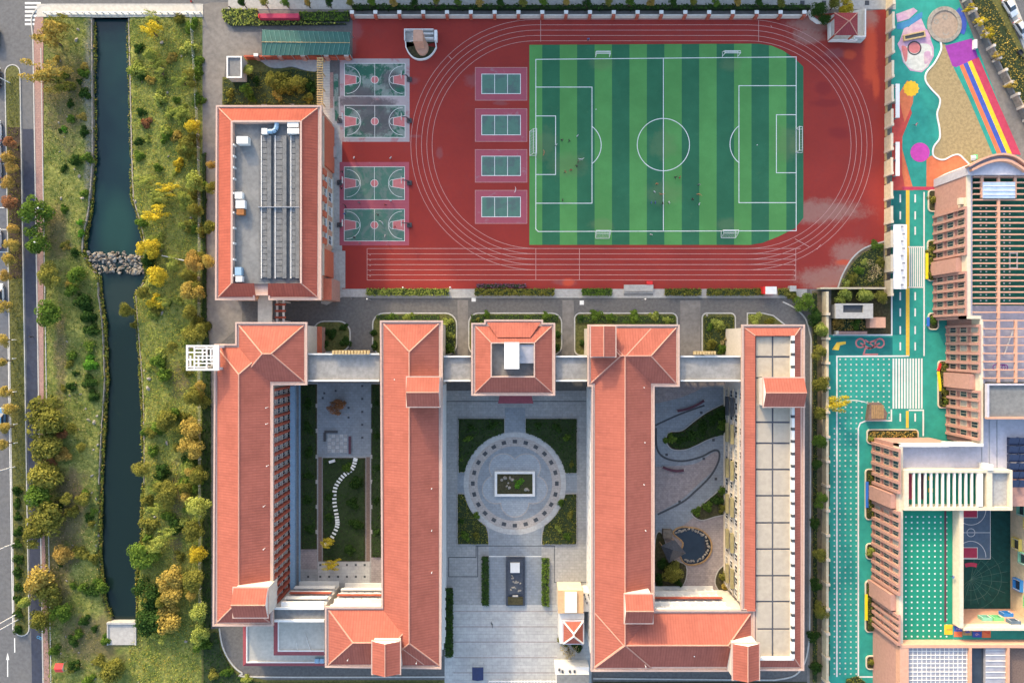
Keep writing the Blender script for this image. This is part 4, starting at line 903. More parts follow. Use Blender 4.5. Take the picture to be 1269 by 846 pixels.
t = thing('boundary_wall', 'low red wall with white capped pillars along the top of the track', 'wall', G(720,19))
MB().pbox(437,18, 1000,19.6, 0, 1.5).build('wall', M['plaster'], t)
for k in range(17): 
    x = 524.3+29.55*k
    if k == 0: xs_ = [436,465,494.7,x]
    else: xs_ = [x]
    for xx in xs_: MB().pbox(xx-1.9,14.5, xx+1.9,20.5, 0, 1.9).build('pillar', M['red_wall'], t); MB().pbox(xx-2.5,13, xx+2.5,17, 1.9, 2.15).build('pillar_cap', M['white'], t)
MB().strip(W([(1000,16),(1004,24),(1012,29.5),(1026,30)]), .25, 0, 1.2).build('curved_wall', M['white'], t)
t = thing('banner_wall', 'long pink-red sign wall in the hedge near the top left gate', 'sign', G(345,19)); MB().pbox(321,17, 370,22.5, 0, 1.9, zp=1.9).build('panel', M['rubber_crimson'], t); MB().pbox(320,17.5,321.2,22,0,2.1).build('end_post', M['red_paint'], t)
# ---------------------------------------------------------------- apartment towers north of the frame (their shade lies on the pitch)
def tower(label, x0, x1, yb, h, dep=10.0):
    a, b = G(x0, yb), G(x1, yb); t = thing('apartment_tower', label, 'apartment block', ((a.x+b.x)/2, a.y+dep/2, 0), group='apartment blocks beyond the top street')
    MB().box(a.x, a.y, 0, b.x, a.y+dep, h).build('wall', M['cream_wall'], t); MB().box(a.x-.2, a.y-.2, h, b.x+.2, a.y+dep+.2, h+.6).build('parapet', M['concrete'], t)
    for k in range(int(h/3)): MB().box(a.x+.6, a.y-.06, 3*k+.9, b.x-.6, a.y+.02, 3*k+2.4).build('window', M['glass'], t)
TY = -124
tower('tallest apartment block beyond the street above the football pitch, left part', 354, 540, TY, 39.5)
tower('tallest apartment block beyond the street above the football pitch, middle part', 540.2, 720, TY-.5, 39.8)
tower('tallest apartment block beyond the street above the football pitch, right part', 720.2, 886, TY, 39.3)
tower('slim apartment block beyond the street above the basketball courts', 296, 353.8, TY, 31.6)
tower('lower apartment block beyond the street above the track corner', 886.2, 1010, TY, 24.5)

# ---------------------------------------------------------------- plaza
plaza = flat('plaza', [(551,484),(733,484),(733,749),(551,749)], .04, 'pave_grey')
flat('plaza_forecourt', [(551,749),(733,749),(733,860),(551,860)], .042, 'pave_light')
for i in range(10): MB().strip(pp(562,757+i*9.5, 690,757+i*9.5), .09 if i % 2 else .2, .05).build('paving_joint', M['pave_grey' if i % 2 else 'pave_pink'], bpy.data.objects['plaza_forecourt'])
flat('plaza_axis', [(606,655),(671,655),(671,749),(606,749)], .05, 'pave_axis'); flat('plaza_axis', [(625.5,505),(651,505),(651,560),(625.5,560)], .05, 'pave_axis')
for y in (604,): flat('plaza_axis', [(567,585),(600,585),(600,611),(567,611)], .05, 'pave_axis'); flat('plaza_axis', [(676,586),(715,586),(715,611),(676,611)], .05, 'pave_axis')
cc = (638, 598.7)
struct('plaza_circle', MB().sheet(W(arc(*cc,63.5,0,360,64)[:-1]), .06), M['pave_light'])
ci = bpy.data.objects['plaza_circle']
MB().strip(W(arc(*cc,52,0,360,64)[:-1]), 2.0, .066, closed=True).build('ring_band', M['pave_ring'], ci)
MB().sheet(W(arc(*cc,46.5,0,360,64)[:-1]), .07).build('inner_disc', M['pave_axis'], ci)
MB().strip(W(arc(*cc,47,0,360,64)[:-1]), .3, .076, closed=True).build('ring_line', M['pave_ring'], ci)
for k in range(24):
    t_ = R(k*15); x, y = cc[0]+52*math.sin(t_), cc[1]-52*math.cos(t_); q = G(x, y); rz = -t_
    MB().box(-.5,-.42,0, .5,.42,.03).build('stone_slab', M['pave_dark'], ci); o = ci.children[-1]; o.location = (q.x, q.y, .066); o.rotation_euler = (0,0,rz)
fl_ = []
for k in range(5):
    t0 = -90+36+72*k; cxk, cyk = cc[0]+24*math.cos(R(t0)), cc[1]+24*math.sin(R(t0)); fl_ += arc(cxk, cyk, 17.5, t0-89.5, t0+89.5, 14)
MB().sheet(W(fl_), .08).build('flower_floor', M['petal'], ci); MB().strip(W(fl_), .24, .09, closed=True).build('flower_line', M['pave_ring'], ci)
pl_ = thing('rock_planter', 'white framed rectangular rock planter at the centre of the round plaza', 'planter', G(638,599.5))
for a in ((613,584,663,587),(613,612,663,615),(613,587,616,612),(660,587,663,612)): MB().pbox(*a, .05, .75, zp=.75).build('kerb', M['white'], pl_)
MB().pbox(616,587, 660,612, .05, .5).build('soil', M['soil_bed'], pl_)
def rockmesh(seed, sx=1, sy=1, sz=.7):
    bm = bmesh.new(); bmesh.ops.create_icosphere(bm, subdivisions=2, radius=1); r = random.Random(seed)
    f = [Vector((r.uniform(-1,1), r.uniform(-1,1), r.uniform(-1,1))).normalized() for _ in range(9)]; dd = [r.uniform(.55,.95) for _ in f]
    for v in bm.verts:
        for n_, d_ in zip(f, dd):
            e = v.co.dot(n_)-d_
            if e > 0: v.co -= n_*e
        v.co = Vector((v.co.x*sx, v.co.y*sy, v.co.z*sz))
    me = bpy.data.meshes.new('rock'); bm.to_mesh(me); bm.free(); return me
ROCK = [rockmesh(i, random.uniform(.8,1.3), random.uniform(.7,1.1), random.uniform(.55,.85)) for i in range(8)]
for i, me in enumerate(ROCK): me.materials.append(M['rock_pale' if i % 2 else 'rock'])
for x, y, r in ((622,594,.6),(626,592,.8),(632,592,.6),(635,594,.7),(630,598,.4),(631,604,.6),(628,602,.35),(652,606,.6),(655,607,.4),(647,594,.4)):
    q = G(x, y, .5); o = put('stone', ROCK[(int(x)) % 8 | 1], pl_, q-wloc(pl_)+Vector((0,0,r*.2)), random.random()*6, scale=(r*.75,)*3)
BEDS = [('upper left', [(568,518),(625.5,518)]+arc(*cc,63.5,258.7,192.5,10)+[(568,585)]), ('upper right', [(651,518),(715,518),(715,586)]+arc(*cc,63.5,-11.5,-78.3,10)),
        ('lower left', [(567,611)]+arc(*cc,63.5,168.5,124,10)+[(605,660),(606,674),(567,674)]), ('lower right', [(714.5,611),(714.5,674),(671,674),(672,660)]+arc(*cc,63.5,55,11.5,10))]
BEDOBJ = {}
for nm, po in BEDS:
    t = thing('planting_bed', f'dark planted bed at the {nm} corner of the round plaza', 'flower bed', G(po[0][0], po[0][1])); BEDOBJ[nm] = (t, po)
    MB().prism(W(po), .03, .16).build('soil', M['soil_bed'], t); MB().strip(W(po), .18, .03, .24, closed=True).build('kerb', M['concrete'], t)
for pts in ([(553,497),(729,497),(729,676)], [(553,497),(553,684)], [(590,676),(688,676)], [(556,690),(590,690),(590,676)], [(556,690),(556,714),(592,714),(592,676)], [(687,676),(687,721),(728,721),(728,690)], [(606,689),(671,689)]):
    MB().strip(W(pts), .16, .06).build('drain_line', M['pave_dark' if pts[0][0] != 606 else 'white_line'], plaza)
t = thing('memorial_plinth', 'dark stone memorial plinth with white square block on the plaza axis', 'monument', G(638.5,719))
MB().pbox(627,689, 650.5,749, .05, .5, zp=0).build('base', M['stone_navy'], t); MB().pbox(629.5,691, 648,734, .5, .85, zp=0).build('upper_slab', M['stone_navy'], t)
MB().pbox(632.5,695, 644,707, .85, 1.3, zp=0).build('white_block', M['white'], t); MB().pbox(629.5,738, 648,747.5, .5, .8, zp=0).build('flower_trough', M['soil_bed'], t); MB().pbox(635,735.6, 642,737.4, .5, .9, zp=0).build('plaque', M['concrete'], t)
for i in range(16):
    q = G(632+random.random()*13, 711+random.random()*20); put('pebble', ROCK[(2*i+1) % 8], t, Vector((q.x,q.y,.9))-wloc(t), random.random()*6, scale=(.32,.28,.2))
t = thing('navy_canopy', 'dark navy folded canopy stall at the bottom of the plaza', 'canopy', G(592,836))
mb = MB(); a, b = G(585,843,2.6), G(599,827,2.6); mb.gable(a.x,a.y,b.x,b.y,2.3,18,'y'); mb.build('canopy', M['tarp_navy'], t)
for x in (a.x+.1,b.x-.1):
    for y in (a.y+.1,b.y-.1): MB().tube((x,y,.04),(x,y,2.32),.05).build('leg', M['grey_metal'], t)
t = thing('gate_fence', 'thin sliding gate rail across the bottom edge of the plaza', 'gate', G(645,843)); MB().pbox(606,842, 690,843, .3, .5, zp=0).pbox(606,842, 690,843, 1.3, 1.5, zp=0).build('rail', M['steel_white'], t)
for i in range(22): q = G(606+i*4, 842.5); MB().box(q.x-.05,q.y-.05,.04,q.x+.05,q.y+.05,1.6).build('bar', M['steel_white'], t)
# ---------------------------------------------------------------- left courtyard
cy_ = flat('left_courtyard', [(360,474),(475,474),(475,750),(360,750)], .04, 'pave_grey')
for nm, po, m, z in (('planting_strip', [(373,476),(393,476),(393,680),(373,680)], 'soil_bed', .1), ('planting_strip', [(460,476),(474,476),(474,690),(460,690)], 'soil_bed', .1), ('garden_lawn', [(400,567),(453,567),(453,695),(400,695)], 'soil_bed', .1)):
    struct(nm, MB().prism(W(po), .03, z), M[m])
for po in ([(394.5,566),(399,566),(399,695),(394.5,695)], [(453.8,566),(458.5,566),(458.5,695),(453.8,695)]): flat('plank_border', po, .06, 'plank_brown')
flat('entry_paving', [(394,474),(460,474),(460,565),(394,565)], .05, 'pave_axis'); flat('end_paving', [(394,696),(458,696),(458,722),(394,722)], .05, 'pave_light'); flat('brick_pad', [(373,680),(393,680),(393,705),(373,705)], .05, 'pave_pink'); flat('brick_pad', [(460,690),(474,690),(474,722),(460,722)], .05, 'pave_pink')
for x in (366.5, 371.5): MB().strip(pp(x,476, x,724), .3, .05, .3 if x > 370 else .2).build('drain_kerb', M['blue_metal'], cy_)
for y in (500,531,563,594,625,656): MB().sheet(pp(387,y, 394,y, 394,y+5, 387,y+5), .13).build('stone_pad', M['pave_ring'], cy_); MB().sheet(pp(459,y, 465,y, 465,y+5, 459,y+5), .13).build('stone_pad', M['pave_ring'], cy_)
for x, y in [(397+i*11,699.5) for i in range(6)]+[(397+i*11,714) for i in range(6)]+[(382,714)]+[(449,478+i*16) for i in range(5)]+[(416,484),(402,487),(400,493),(432,505),(432,517)]:
    MB().sheet(pp(x-1.3,y-1.3, x+1.3,y-1.3, x+1.3,y+1.3, x-1.3,y+1.3), .062).build('dark_slab', M['pave_dark'], cy_)
for i in range(5):
    for j in range(5): MB().sheet(pp(406+i*5,538+j*4.6, 410.4+i*5,538+j*4.6, 410.4+i*5,542+j*4.6, 406+i*5,542+j*4.6), .064).build('chequer_slab', M['pave_light' if (i+j) % 2 else 'pave_grey'], cy_)
sp_ = smooth_px([(441,568),(437,580),(425,590),(416,604),(415,622),(418,640),(418,652),(410,668),(402,675)], 4)
for i in range(0, len(sp_)-1):
    p, q = sp_[i], sp_[i+1]; a = math.atan2(-(q[1]-p[1]), q[0]-p[0]); w0 = G(*p)
    o = MB().box(-.2,-.48,0,.2,.48,.06).build('stepping_stone', M['white_line'], cy_); o.location = (w0.x, w0.y, .3); o.rotation_euler = (0,0,a)
def bench(x, y, rz, label, ln=3.0, mt='dark_metal'):
    t = thing('bench', label, 'bench', G(x, y)+Vector((0,0,.05)), rz); MB(True).box(-ln/2,-.28,.38,ln/2,.28,.46).build('seat', M[mt], t)
    for s in (-1,1): MB(True).box(s*(ln/2-.3)-.06,-.24,0,s*(ln/2-.3)+.06,.24,.38).build('leg', M['concrete'], t)
bench(411,534.5,0,'dark bench along the top of the chequered courtyard paving'); bench(403,541,1.57,'short dark bench left of the chequered courtyard paving',2.0); bench(434,551,1.57,'long plum bench right of the chequered courtyard paving',4.0,'plum')
put('white_stool', MB().box(-.7,-.3,0,.7,.3,.45).mesh('white_stool', M['white']), None, G(412,571)+Vector((0,0,.1)), .3, 'white block lying on the dark lawn below the chequered paving', 'block')
# ---------------------------------------------------------------- right courtyard
ry = flat('right_courtyard', [(812,474),(921,474),(921,756),(812,756)], .04, 'pave_pink')
ba = smooth_px([(812,503),(830,497),(850,490),(880,478),(905,474),(905,600),(895,590),(893,575),(888,583),(870,600),(850,615),(825,637),(812,642)], 5)
cpath = [(812,500)]+smooth_px([(812,500),(830,495),(850,490),(872,479)], 4)+[(905,476),(905,602)]+smooth_px([(905,602),(880,625),(860,640),(840,655),(812,670)], 4)
flat('courtyard_path', cpath, .05, 'pave_axis')
flat('brick_court', smooth_px([(812,578),(835,577),(862,574),(885,560),(891,564),(886,580),(868,597),(845,618),(812,637)], 5), .06, 'pave_pink')
flat('brick_court', smooth_px([(812,480),(845,476),(872,478),(845,492),(812,500)], 4), .06, 'pave_pink'); flat('brick_court', smooth_px([(906,622),(890,632),(868,640),(885,660),(882,690),(860,700),(855,735),(905,735)], 4), .06, 'pave_pink')
MB().strip(W(smooth_px([(812,527),(822,522),(845,512),(873,502)], 5)), .4, .07).build('path_line', M['pave_dark'], ry)
MB().strip(W(smooth_px([(813,530),(814,555),(824,567),(845,571),(868,566),(884,558),(891,560),(890,572),(880,590),(862,608),(845,622),(815,637)], 5)), .45, .075).build('path_line', M['pave_dark'], ry)
for x, y in ((869,511),(826,563),(872,568),(887,593),(842,621),(884,545)): MB().sheet(pp(x-1.6,y-1.6, x+1.6,y-1.6, x+1.6,y+1.6, x-1.6,y+1.6), .084).build('dark_slab', M['pave_dark'], ry)
for pts, lb in (([(839,509),(852,506),(864,501),(872,496)],'curved plum bench near the top of the right courtyard'), ([(821,578),(828,581),(838,583),(847,582)],'curved plum bench by the wall left of the winding path')):
    t = thing('curved_bench', lb, 'bench', G(*pts[1])); MB().strip(W(smooth_px(pts,4)), .55, .35, .48).build('seat', M['plum'], t); [MB().pbox(x-1,y-1,x+1,y+1,.05,.35,zp=0).build('leg', M['concrete'], t) for x, y in (pts[0], pts[-1])]
RBED = [('long leafy bed along the top curve of the winding courtyard path', smooth_px([(825,545),(830,535),(845,533),(862,520),(880,508),(903,501),(903,535),(890,540),(876,545),(862,552),(848,557),(832,556)], 4, True)),
        ('wedge shaped bed beside the right wall of the winding courtyard', smooth_px([(857,636),(866,628),(885,612),(903,598),(903,632),(885,640),(868,644)], 4, True)),
        ('small rounded bed in the lower right corner of the winding courtyard', smooth_px([(886,722),(889,708),(898,699),(905,698),(905,734),(893,733)], 4, True)),
        ('shaded bed around the dark pavilion in the lower left courtyard corner', smooth_px([(812,668),(820,660),(832,690),(850,700),(848,722),(835,730),(812,728)], 4, True))]
RB = []
for lb, po in RBED:
    t = thing('planting_bed', lb, 'flower bed', G(*po[0])); MB().prism(W(po), .03, .14).build('soil', M['soil_bed'], t); MB().strip(W(po), .2, .03, .2, closed=True).build('kerb', M['concrete'], t); RB.append((t, po))
t = thing('garden_pond', 'kidney shaped dark pond edged with pale stones in the right courtyard', 'pond', G(860,675))
po = smooth_px([(834,660),(842,653),(856,653),(870,657),(880,668),(881,682),(873,694),(860,699),(848,697),(842,685),(846,672)], 4, True)
MB().sheet(W(po), .12).build('water', M['pond'], t)
MB().strip(W(po), .35, .04, .3, closed=True).build('rim', M['wood'], t)
po2 = smooth_px([(838,660),(846,656),(858,656),(868,660),(876,669),(877,681),(871,690),(860,695),(849,693)], 3)
for i, (x, y) in enumerate(po2):
    q = G(x+random.uniform(-.8,.8), y+random.uniform(-.8,.8)); put('stone', ROCK[(2*i+1) % 8], t, Vector((q.x,q.y,.15))-wloc(t), i*1.3, scale=(.42,.34,.32))
t = thing('garden_pavilion', 'dark grey tiled garden pavilion beside the courtyard pond', 'pavilion', G(834,680))
mb = MB(); a = [G(819,676,3.2),G(836,668,3.2),G(850,685,3.2),G(829,697,3.2)]; top = G(834,681,5.2)
for k in range(4): mb.add([a[k],a[(k+1)%4],top], [(2,1,0)])
mb.build('roof', M['stone_navy'], t)
for k in range(4): q = a[k].lerp(Vector((top.x,top.y,3.2)), .15); MB().tube((q.x,q.y,.04),(q.x,q.y,3.4),.12).build('column', M['wood'], t)
MB().pbox(822,656.5, 833,667, .04, 1.4).build('stone_screen', M['rock'], t)
# ---------------------------------------------------------------- islands north of the school, hedged
def island(name, label, po, soil='lawn_bed'):
    t = thing(name, label, 'flower bed', G(*po[0])); MB().prism(W(po), .02, .15).build('soil', M[soil], t); MB().strip(W(po), .28, .02, .2, closed=True).build('kerb', M['kerb'], t); return t
ISL = {}
for k, lb, x0, y0, x1, y1, r in (('i1','kerbed bed above the left teaching buildings beside the driveway curve',388,398,434,436,14),('i2','kerbed lawn bed wrapped around the top of the second roof',462,388,566,440,14),
        ('i3','kerbed bed above the central square building',581,388,696,440,12),('i4','kerbed bed above the right teaching building',712,388,839,440,7),('i5','small kerbed bed with twiggy bushes between the right roofs',870,388,911,440,6)):
    ISL[k] = island('planting_island', lb, rrect(x0,y0,x1,y1,r))
ISL['i6'] = island('planting_island', 'wedge shaped kerbed bed above the beige roofed wing', [(926,388),(945,388),(958,391),(972,402),(972,410),(926,410)])
ISL['i7'] = island('planting_island', 'curved garden bed at the lower right corner of the track', smooth_px([(1038,357),(1044,340),(1056,320),(1072,307),(1096,299)], 4)+[(1097,357)], 'earth')
for x0, x1 in ((812,919),): flat('driveway', [(843,372),(868,372),(868,442),(843,442)], .036, 'service'); flat('driveway', [(697,372),(711,372),(711,442),(697,442)], .036, 'service'); flat('driveway', [(567,372),(580,372),(580,442),(567,442)], .036, 'service')
t = thing('stage', 'low concrete stage with steps between the hedges on the track edge', 'stage', G(791,358)); MB().pbox(773,353, 809,361, .04, .6, zp=0).build('platform', M['concrete'], t); MB().pbox(773,361, 809,363.5, .04, .3, zp=0).build('step', M['concrete'], t); MB().pbox(773,363.5,809,366,.045,.16,zp=0).build('step', M['concrete_dark'], t)
MB().pbox(801,348.5, 808,353, .06, .7, zp=0).build('red_mat', M['red_paint'], None, label='folded bright red mat beside the concrete stage', cat='mat')
t = thing('drinks_kiosk', 'small white topped red kiosk on the hedge line below the track', 'kiosk', G(954,360)); MB().pbox(946,355, 962,364, 0, 2.2).build('body', M['red_paint'], t); MB().pbox(949,355, 962.5,364.3, 2.2, 2.5).build('roof', M['white'], t)
put('meter_box', MB().pbox(979,354, 987,361, 0, 1.3).mesh('meter_box', M['concrete']), None, (0,0,0), 0, 'small grey box at the end of the sprint lanes', 'box')
for x, y, lb in ((587,371,'left of the two white manhole squares on the school road'),(721,375,'right of the two white manhole squares on the school road')):
    MB().pbox(x-2.6,y-2.6, x+2.6,y+2.6, .02, .06, zp=0).build('manhole_cover', M['white_line'], None, label=lb, cat='manhole')
# perimeter lane corner lower left
struct('kerb', MB().strip(W(smooth_px([(272,778),(276,800),(286,820),(300,833),(320,838),(552,838)], 5)), .3, 0, .16), M['kerb'])
struct('kerb', MB().strip(W([(735,840)]+smooth_px([(960,842),(985,836),(998,818),(1003,790)], 5)+[(1005,420)]+smooth_px([(1004,415),(998,395),(985,382),(970,374)], 4)), .3, 0, .16), M['kerb'])
flat('service_lawn', [(250,780),(271,778),(275,800),(286,822),(300,836),(330,842),(552,842),(552,900),(250,900)], .04, 'lawn_bed'); flat('service_lawn', [(735,844),(1000,844),(1000,900),(735,900)], .04, 'soil_bed')
flat('service_lawn', [(1006,360),(1018,360),(1018,900),(1003,900)], .045, 'earth')
# garden top left
struct('garden_bed', MB().prism(pp(276,96, 281,96, 300,97, 302,72, 322,72, 340,86, 362,84, 380,89, 393,89, 393,131, 276,131), .03, .16), M['lawn_bed'])
flat('garden_paving', smooth_px([(322,72),(394,72),(394,88),(380,88),(362,83),(350,85),(335,84),(326,78)], 3, True), .17, 'concrete'); flat('garden_path', [(325,92),(331,92),(331,131),(324,131)], .17, 'pave_grey'); flat('garden_path', [(372,100),(377,98),(374,118),(364,131),(358,129)], .17, 'pave_grey')
t = thing('slat_pergola', 'long yellow slatted pergola along the plank walk beside the top garden', 'pergola', G(396.5,100))
for x in (393.6, 399.4): MB().pbox(x-.4,71, x+.4,129, 2.3, 2.5).build('beam', M['wood_pale'], t); [MB().pbox(x-.5,y-.5,x+.5,y+.5,0,2.3).build('post', M['wood_pale'], t) for y in (72,90,109,128)]
for i in range(20): MB().pbox(392.6,71.5+i*3, 400.4,72.8+i*3, 2.5, 2.65).build('slat', M['wood_pale'], t)
wk = flat('plank_walk', [(400.5,72),(409,72),(409,150),(400.5,150)], .06, 'concrete'); 
for i in range(24): MB().sheet(pp(400.8,72.6+i*3.2, 408.6,72.6+i*3.2, 408.6,75+i*3.2, 400.8,75+i*3.2), .068).build('plank', M['concrete_pale'], wk)
flat('brick_edge', [(409,90),(413,90),(413,134),(409,134)], .06, 'brick_paving'); flat('green_edge', [(413.5,92),(419,92),(420,150),(415,150)], .06, 'court_green_old')
# top street pavement
flat('street_pavement', [(283,0),(1110,0),(1110,12),(283,12)], .05, 'concrete')
for k in range(31):
    q = G(300+26.7*k, 4); MB().box(q.x-.5,q.y-.5,.05,q.x+.5,q.y+.5,.1).build('tree_grate', M['pave_dark'], bpy.data.objects['street_pavement'])
# ---------------------------------------------------------------- kindergarten (right)
# boundary wall
t = thing('boundary_wall', 'tall cream panelled wall between the track and the kindergarten', 'wall', G(1097,180))
wxp = lambda y: 1095.5+ (0 if y > 180 else (180-y)*.012)
for i in range(13):
    y = -6+i*29.5; x = wxp(y); MB().pbox(x, y, x+2.2, y+18, 0, 2.7, zp=0).build('panel', M['cream_wall'], t); MB().pbox(x-.4, y+16.5, x+2.8, y+19.5, 0, 3.1, zp=0).build('pillar', M['cream'], t); MB().pbox(x-.3, y-1.2, x+2.5, y+16.4, 2.7, 2.95, zp=0).build('coping', M['cream'], t)
    MB().pbox(x+.3, y+19.5, x+1.9, y+28.2, 0, .7, zp=0).build('low_panel', M['wood_pale'], t)
    for k in range(6): q = G(x+1.1, y+20.6+k*1.3); MB().tube((q.x,q.y,.7),(q.x,q.y,2.4),.03,n=4).build('railing_bar', M['dark_metal'], t)
t = thing('boundary_wall', 'cream topped low wall running along the right of the school lane', 'wall', G(1022,600))
MB().pbox(1017,356, 1098,358, 0, 2.0).build('panel', M['cream_wall'], t)
for i in range(16):
    y = 362+i*30; MB().pbox(1018.5, y, 1021.5, y+26, 0, 2.2, zp=0).build('panel', M['cream_wall'], t); MB().pbox(1017.5, y+26, 1022.5, y+29, 0, 2.6, zp=0).build('pillar', M['cream'], t)
# floor paint
kg = flat('kindergarten_floor', [(1104,240),(1200,225),(1260,225),(1260,860),(1024,860),(1024,415),(1104,415)], .03, 'teal')
flat('kindergarten_floor', [(1104,-20),(1180,-20),(1200,30),(1262,190),(1262,250),(1104,250)], .026, 'teal')
def kp(name, pts, z, m): MB().sheet(W(pts), z).build(name, M[m], kg)
kp('lane_shade', [(1105,236),(1123,236),(1123,415),(1105,415)], .042, 'teal_shaded'); kp('lane_shade', [(1025,418),(1106,418),(1106,440),(1025,440)], .042, 'teal_shaded')  # shade of the wall and trees painted on the floor as deeper teal
kp('yellow_lane_line', [(1122.5,236),(1127,236),(1127,441),(1122.5,441)], .05, 'yellow_line'); kp('yellow_lane_line', [(1122.5,509),(1126,509),(1126,530),(1122.5,530)], .05, 'yellow_line')
for pts in ([(1145,238),(1145,441)], [(1105,357),(1105,415),(1032,415)], [(1126,441),(1037,441.5),(1037,838)], [(1104.5,507),(1104.5,521),(1073,521),(1066,524),(1063.5,530),(1063.5,838),(1090,838)], [(1126,508),(1144,508),(1144,540)]):
    MB().strip(W(pts), .32, .056).build('lane_line', M['white'], kg)
for x in (1115.5,1134):
    for y in (241,262,281,362,382,404,424,512): MB().sheet(pp(x-.9,y, x+.9,y, x+.9,y+10, x-.9,y+10), .054).build('lane_dash', M['white'], kg)
for i in range(8): MB().sheet(pp(1126.5+i*2.4,306, 1127.9+i*2.4,306, 1127.9+i*2.4,355, 1126.5+i*2.4,355), .054).build('crossing_bar', M['white'], kg)
MB().strip(pp(1125,306, 1146,306), .25, .06).strip(pp(1125,356, 1146,356), .25, .06).build('stop_line', M['white'], kg)
for i in range(11): MB().sheet(pp(1106+i*3.5,444, 1108.1+i*3.5,444, 1108.1+i*3.5,506, 1106+i*3.5,506), .054).build('crossing_bar', M['white'], kg)
mb = MB()
for y in np.arange(445, 836, 6.6):
    for x in np.arange(1034 if y > 530 else 1041, 1062 if y > 520 else 1103, 6.75):
        if abs(x-1037) < 1.2: continue
        q = G(x, y); mb.box(q.x-.17, q.y-.17, .035, q.x+.17, q.y+.17, .052)
mb.build('painted_dots', M['rubber_white'], kg, kind='stuff')
bk = []
for cx_ in (1066,1090): bk.append(arc(cx_, 425, 5.5, 0, 360, 12))
bk += [[(1066,425),(1078,432),(1090,425)], [(1072,421),(1084,430),(1072,432),(1070,439),(1088,439)], [(1076,425),(1086,421)]]
for pts in bk: MB().strip(W(pts), .35, .06).build('bicycle_mark', M['rubber_pink'], kg)
kp('arrow_mark', [(1031,433),(1037,424),(1048,423),(1048,426),(1041,428),(1039,434)], .06, 'yellow_line')
# playground drawings (top right)
kp('red_floor', [(1105,130),(1121,112),(1130,140),(1118,170),(1118,185),(1132,236),(1105,236)], .044, 'rubber_red')
kp('orange_floor', [(1113,118),(1124,100),(1133,105),(1131,128),(1121,152),(1118,140)], .05, 'rubber_orange'); kp('orange_floor', [(1118,185),(1124,210),(1132,236),(1122,236),(1118,215)], .05, 'rubber_orange')
kp('orange_floor', smooth_px([(1148,198),(1155,193),(1168,198),(1178,194),(1187,193),(1195,198),(1202,205)], 4)+[(1200,236),(1148,236)], .044, 'rubber_orange')
kp('pink_kerb', [(1118,231.5),(1158,231.5),(1158,235.5),(1118,235.5)], .06, 'rubber_crimson')
crown_ = [(1115,50),(1121,33),(1126,34),(1131,29),(1141,22),(1147,36),(1153,40),(1153,48),(1157,60),(1157,70),(1150,83),(1142,90),(1128,88),(1119,77),(1116,64),(1112,55)]
kp('lilac_shape', crown_, .05, 'rubber_lilac'); kp('lilac_shape', [(1110,18),(1132,10),(1137,14),(1126,24),(1112,28)], .05, 'rubber_lilac')
kp('blue_band', [(1111,30),(1126,25),(1136,18),(1143,15),(1143,22),(1131,30),(1118,37),(1111,36)], .056, 'rubber_sky')
kp('cream_shape', smooth_px([(1118,62),(1130,56),(1150,55),(1155,66),(1148,82),(1140,88),(1128,85),(1120,76)], 4, True), .056, 'rubber_white'); kp('rose_shape', smooth_px([(1117,58),(1124,60),(1124,74),(1121,76)], 4, True), .062, 'rubber_pink'); kp('rose_shape', smooth_px([(1145,66),(1152,64),(1153,74),(1146,80)], 4, True), .062, 'rubber_lilac')
kp('pink_disc', arc(1133,59,7.5,0,360,18)[:-1], .066, 'rubber_pink'); MB().strip(W(arc(1133,60,8,0,360,20)[:-1]), .3, .072, closed=True).build('ring_mark', M['dark_metal'], kg)
t = thing('playground_trampoline', 'dark rectangular trampoline with pale ends on the lilac playground drawing', 'trampoline', G(1132,46.5)); MB().prism(pp(1119,45.5, 1144,40, 1145,46, 1120,51), .05, .4).build('bed', M['pave_dark'], t); MB().strip(pp(1119,45.5, 1144,40, 1145,46, 1120,51), .3, .05, .5, closed=True).build('frame', M['wood_pale'], t)
kp('sand_oval', arc(1170,31,19,0,360,28,20)[:-1], .05, 'sand_grey'); MB().strip(W(arc(1170,31,19,0,360,28,20)[:-1]), .9, .05, .2, closed=True).build('oval_rim', M['stone_wall'], kg)
MB().strip(W(arc(1172,30,22.5,-50,30,14,24)), 1.2, .07).build('blue_arc', M['rubber_blue'], kg)
for pts in (arc(1160,27,2.6,0,360,10), arc(1171,21.5,2.6,0,360,10), arc(1172,40,3.5,0,170,8)): MB().strip(W(pts), .3, .068).build('sand_mark', M['stone_wall'], kg)
sd_ = smooth_px([(1165,52),(1166,62),(1158,78),(1148,90),(1147,101),(1155,112),(1164,122),(1164,131),(1161,142),(1164,160),(1164,172),(1157,182),(1156,192),(1162,197),(1170,198),(1180,193),(1188,192),(1194,197),(1201,204)], 4)
kp('sand_pit', sd_+[(1235,192),(1182,85),(1172,56)], .044, 'sand'); MB().strip(W(sd_), .35, .03, .16).build('sand_kerb', M['white'], kg)
kp('purple_floor', [(1171,57),(1204,48),(1212,72),(1185,84),(1180,82)], .056, 'rubber_purple')
d0, d1 = (1184,84), (1231,192); cols = ('teal','rubber_orange','rubber_blue','rubber_yellow','rubber_crimson'); ww_ = (0,.155,.31,.48,.64,.92)
top0, top1 = (1184,84), (1215,70); bt0, bt1 = (1230,192), (1268,192)
for i, c_ in enumerate(cols):
    l = lambda a, b, f: (a[0]+(b[0]-a[0])*f, a[1]+(b[1]-a[1])*f)
    f0, f1 = ww_[i], ww_[i+1]; kp('running_stripe', [l(top0,top1,f0), l(top0,top1,f1), l(bt0,bt1,f1), l(bt0,bt1,f0)], .062, c_)
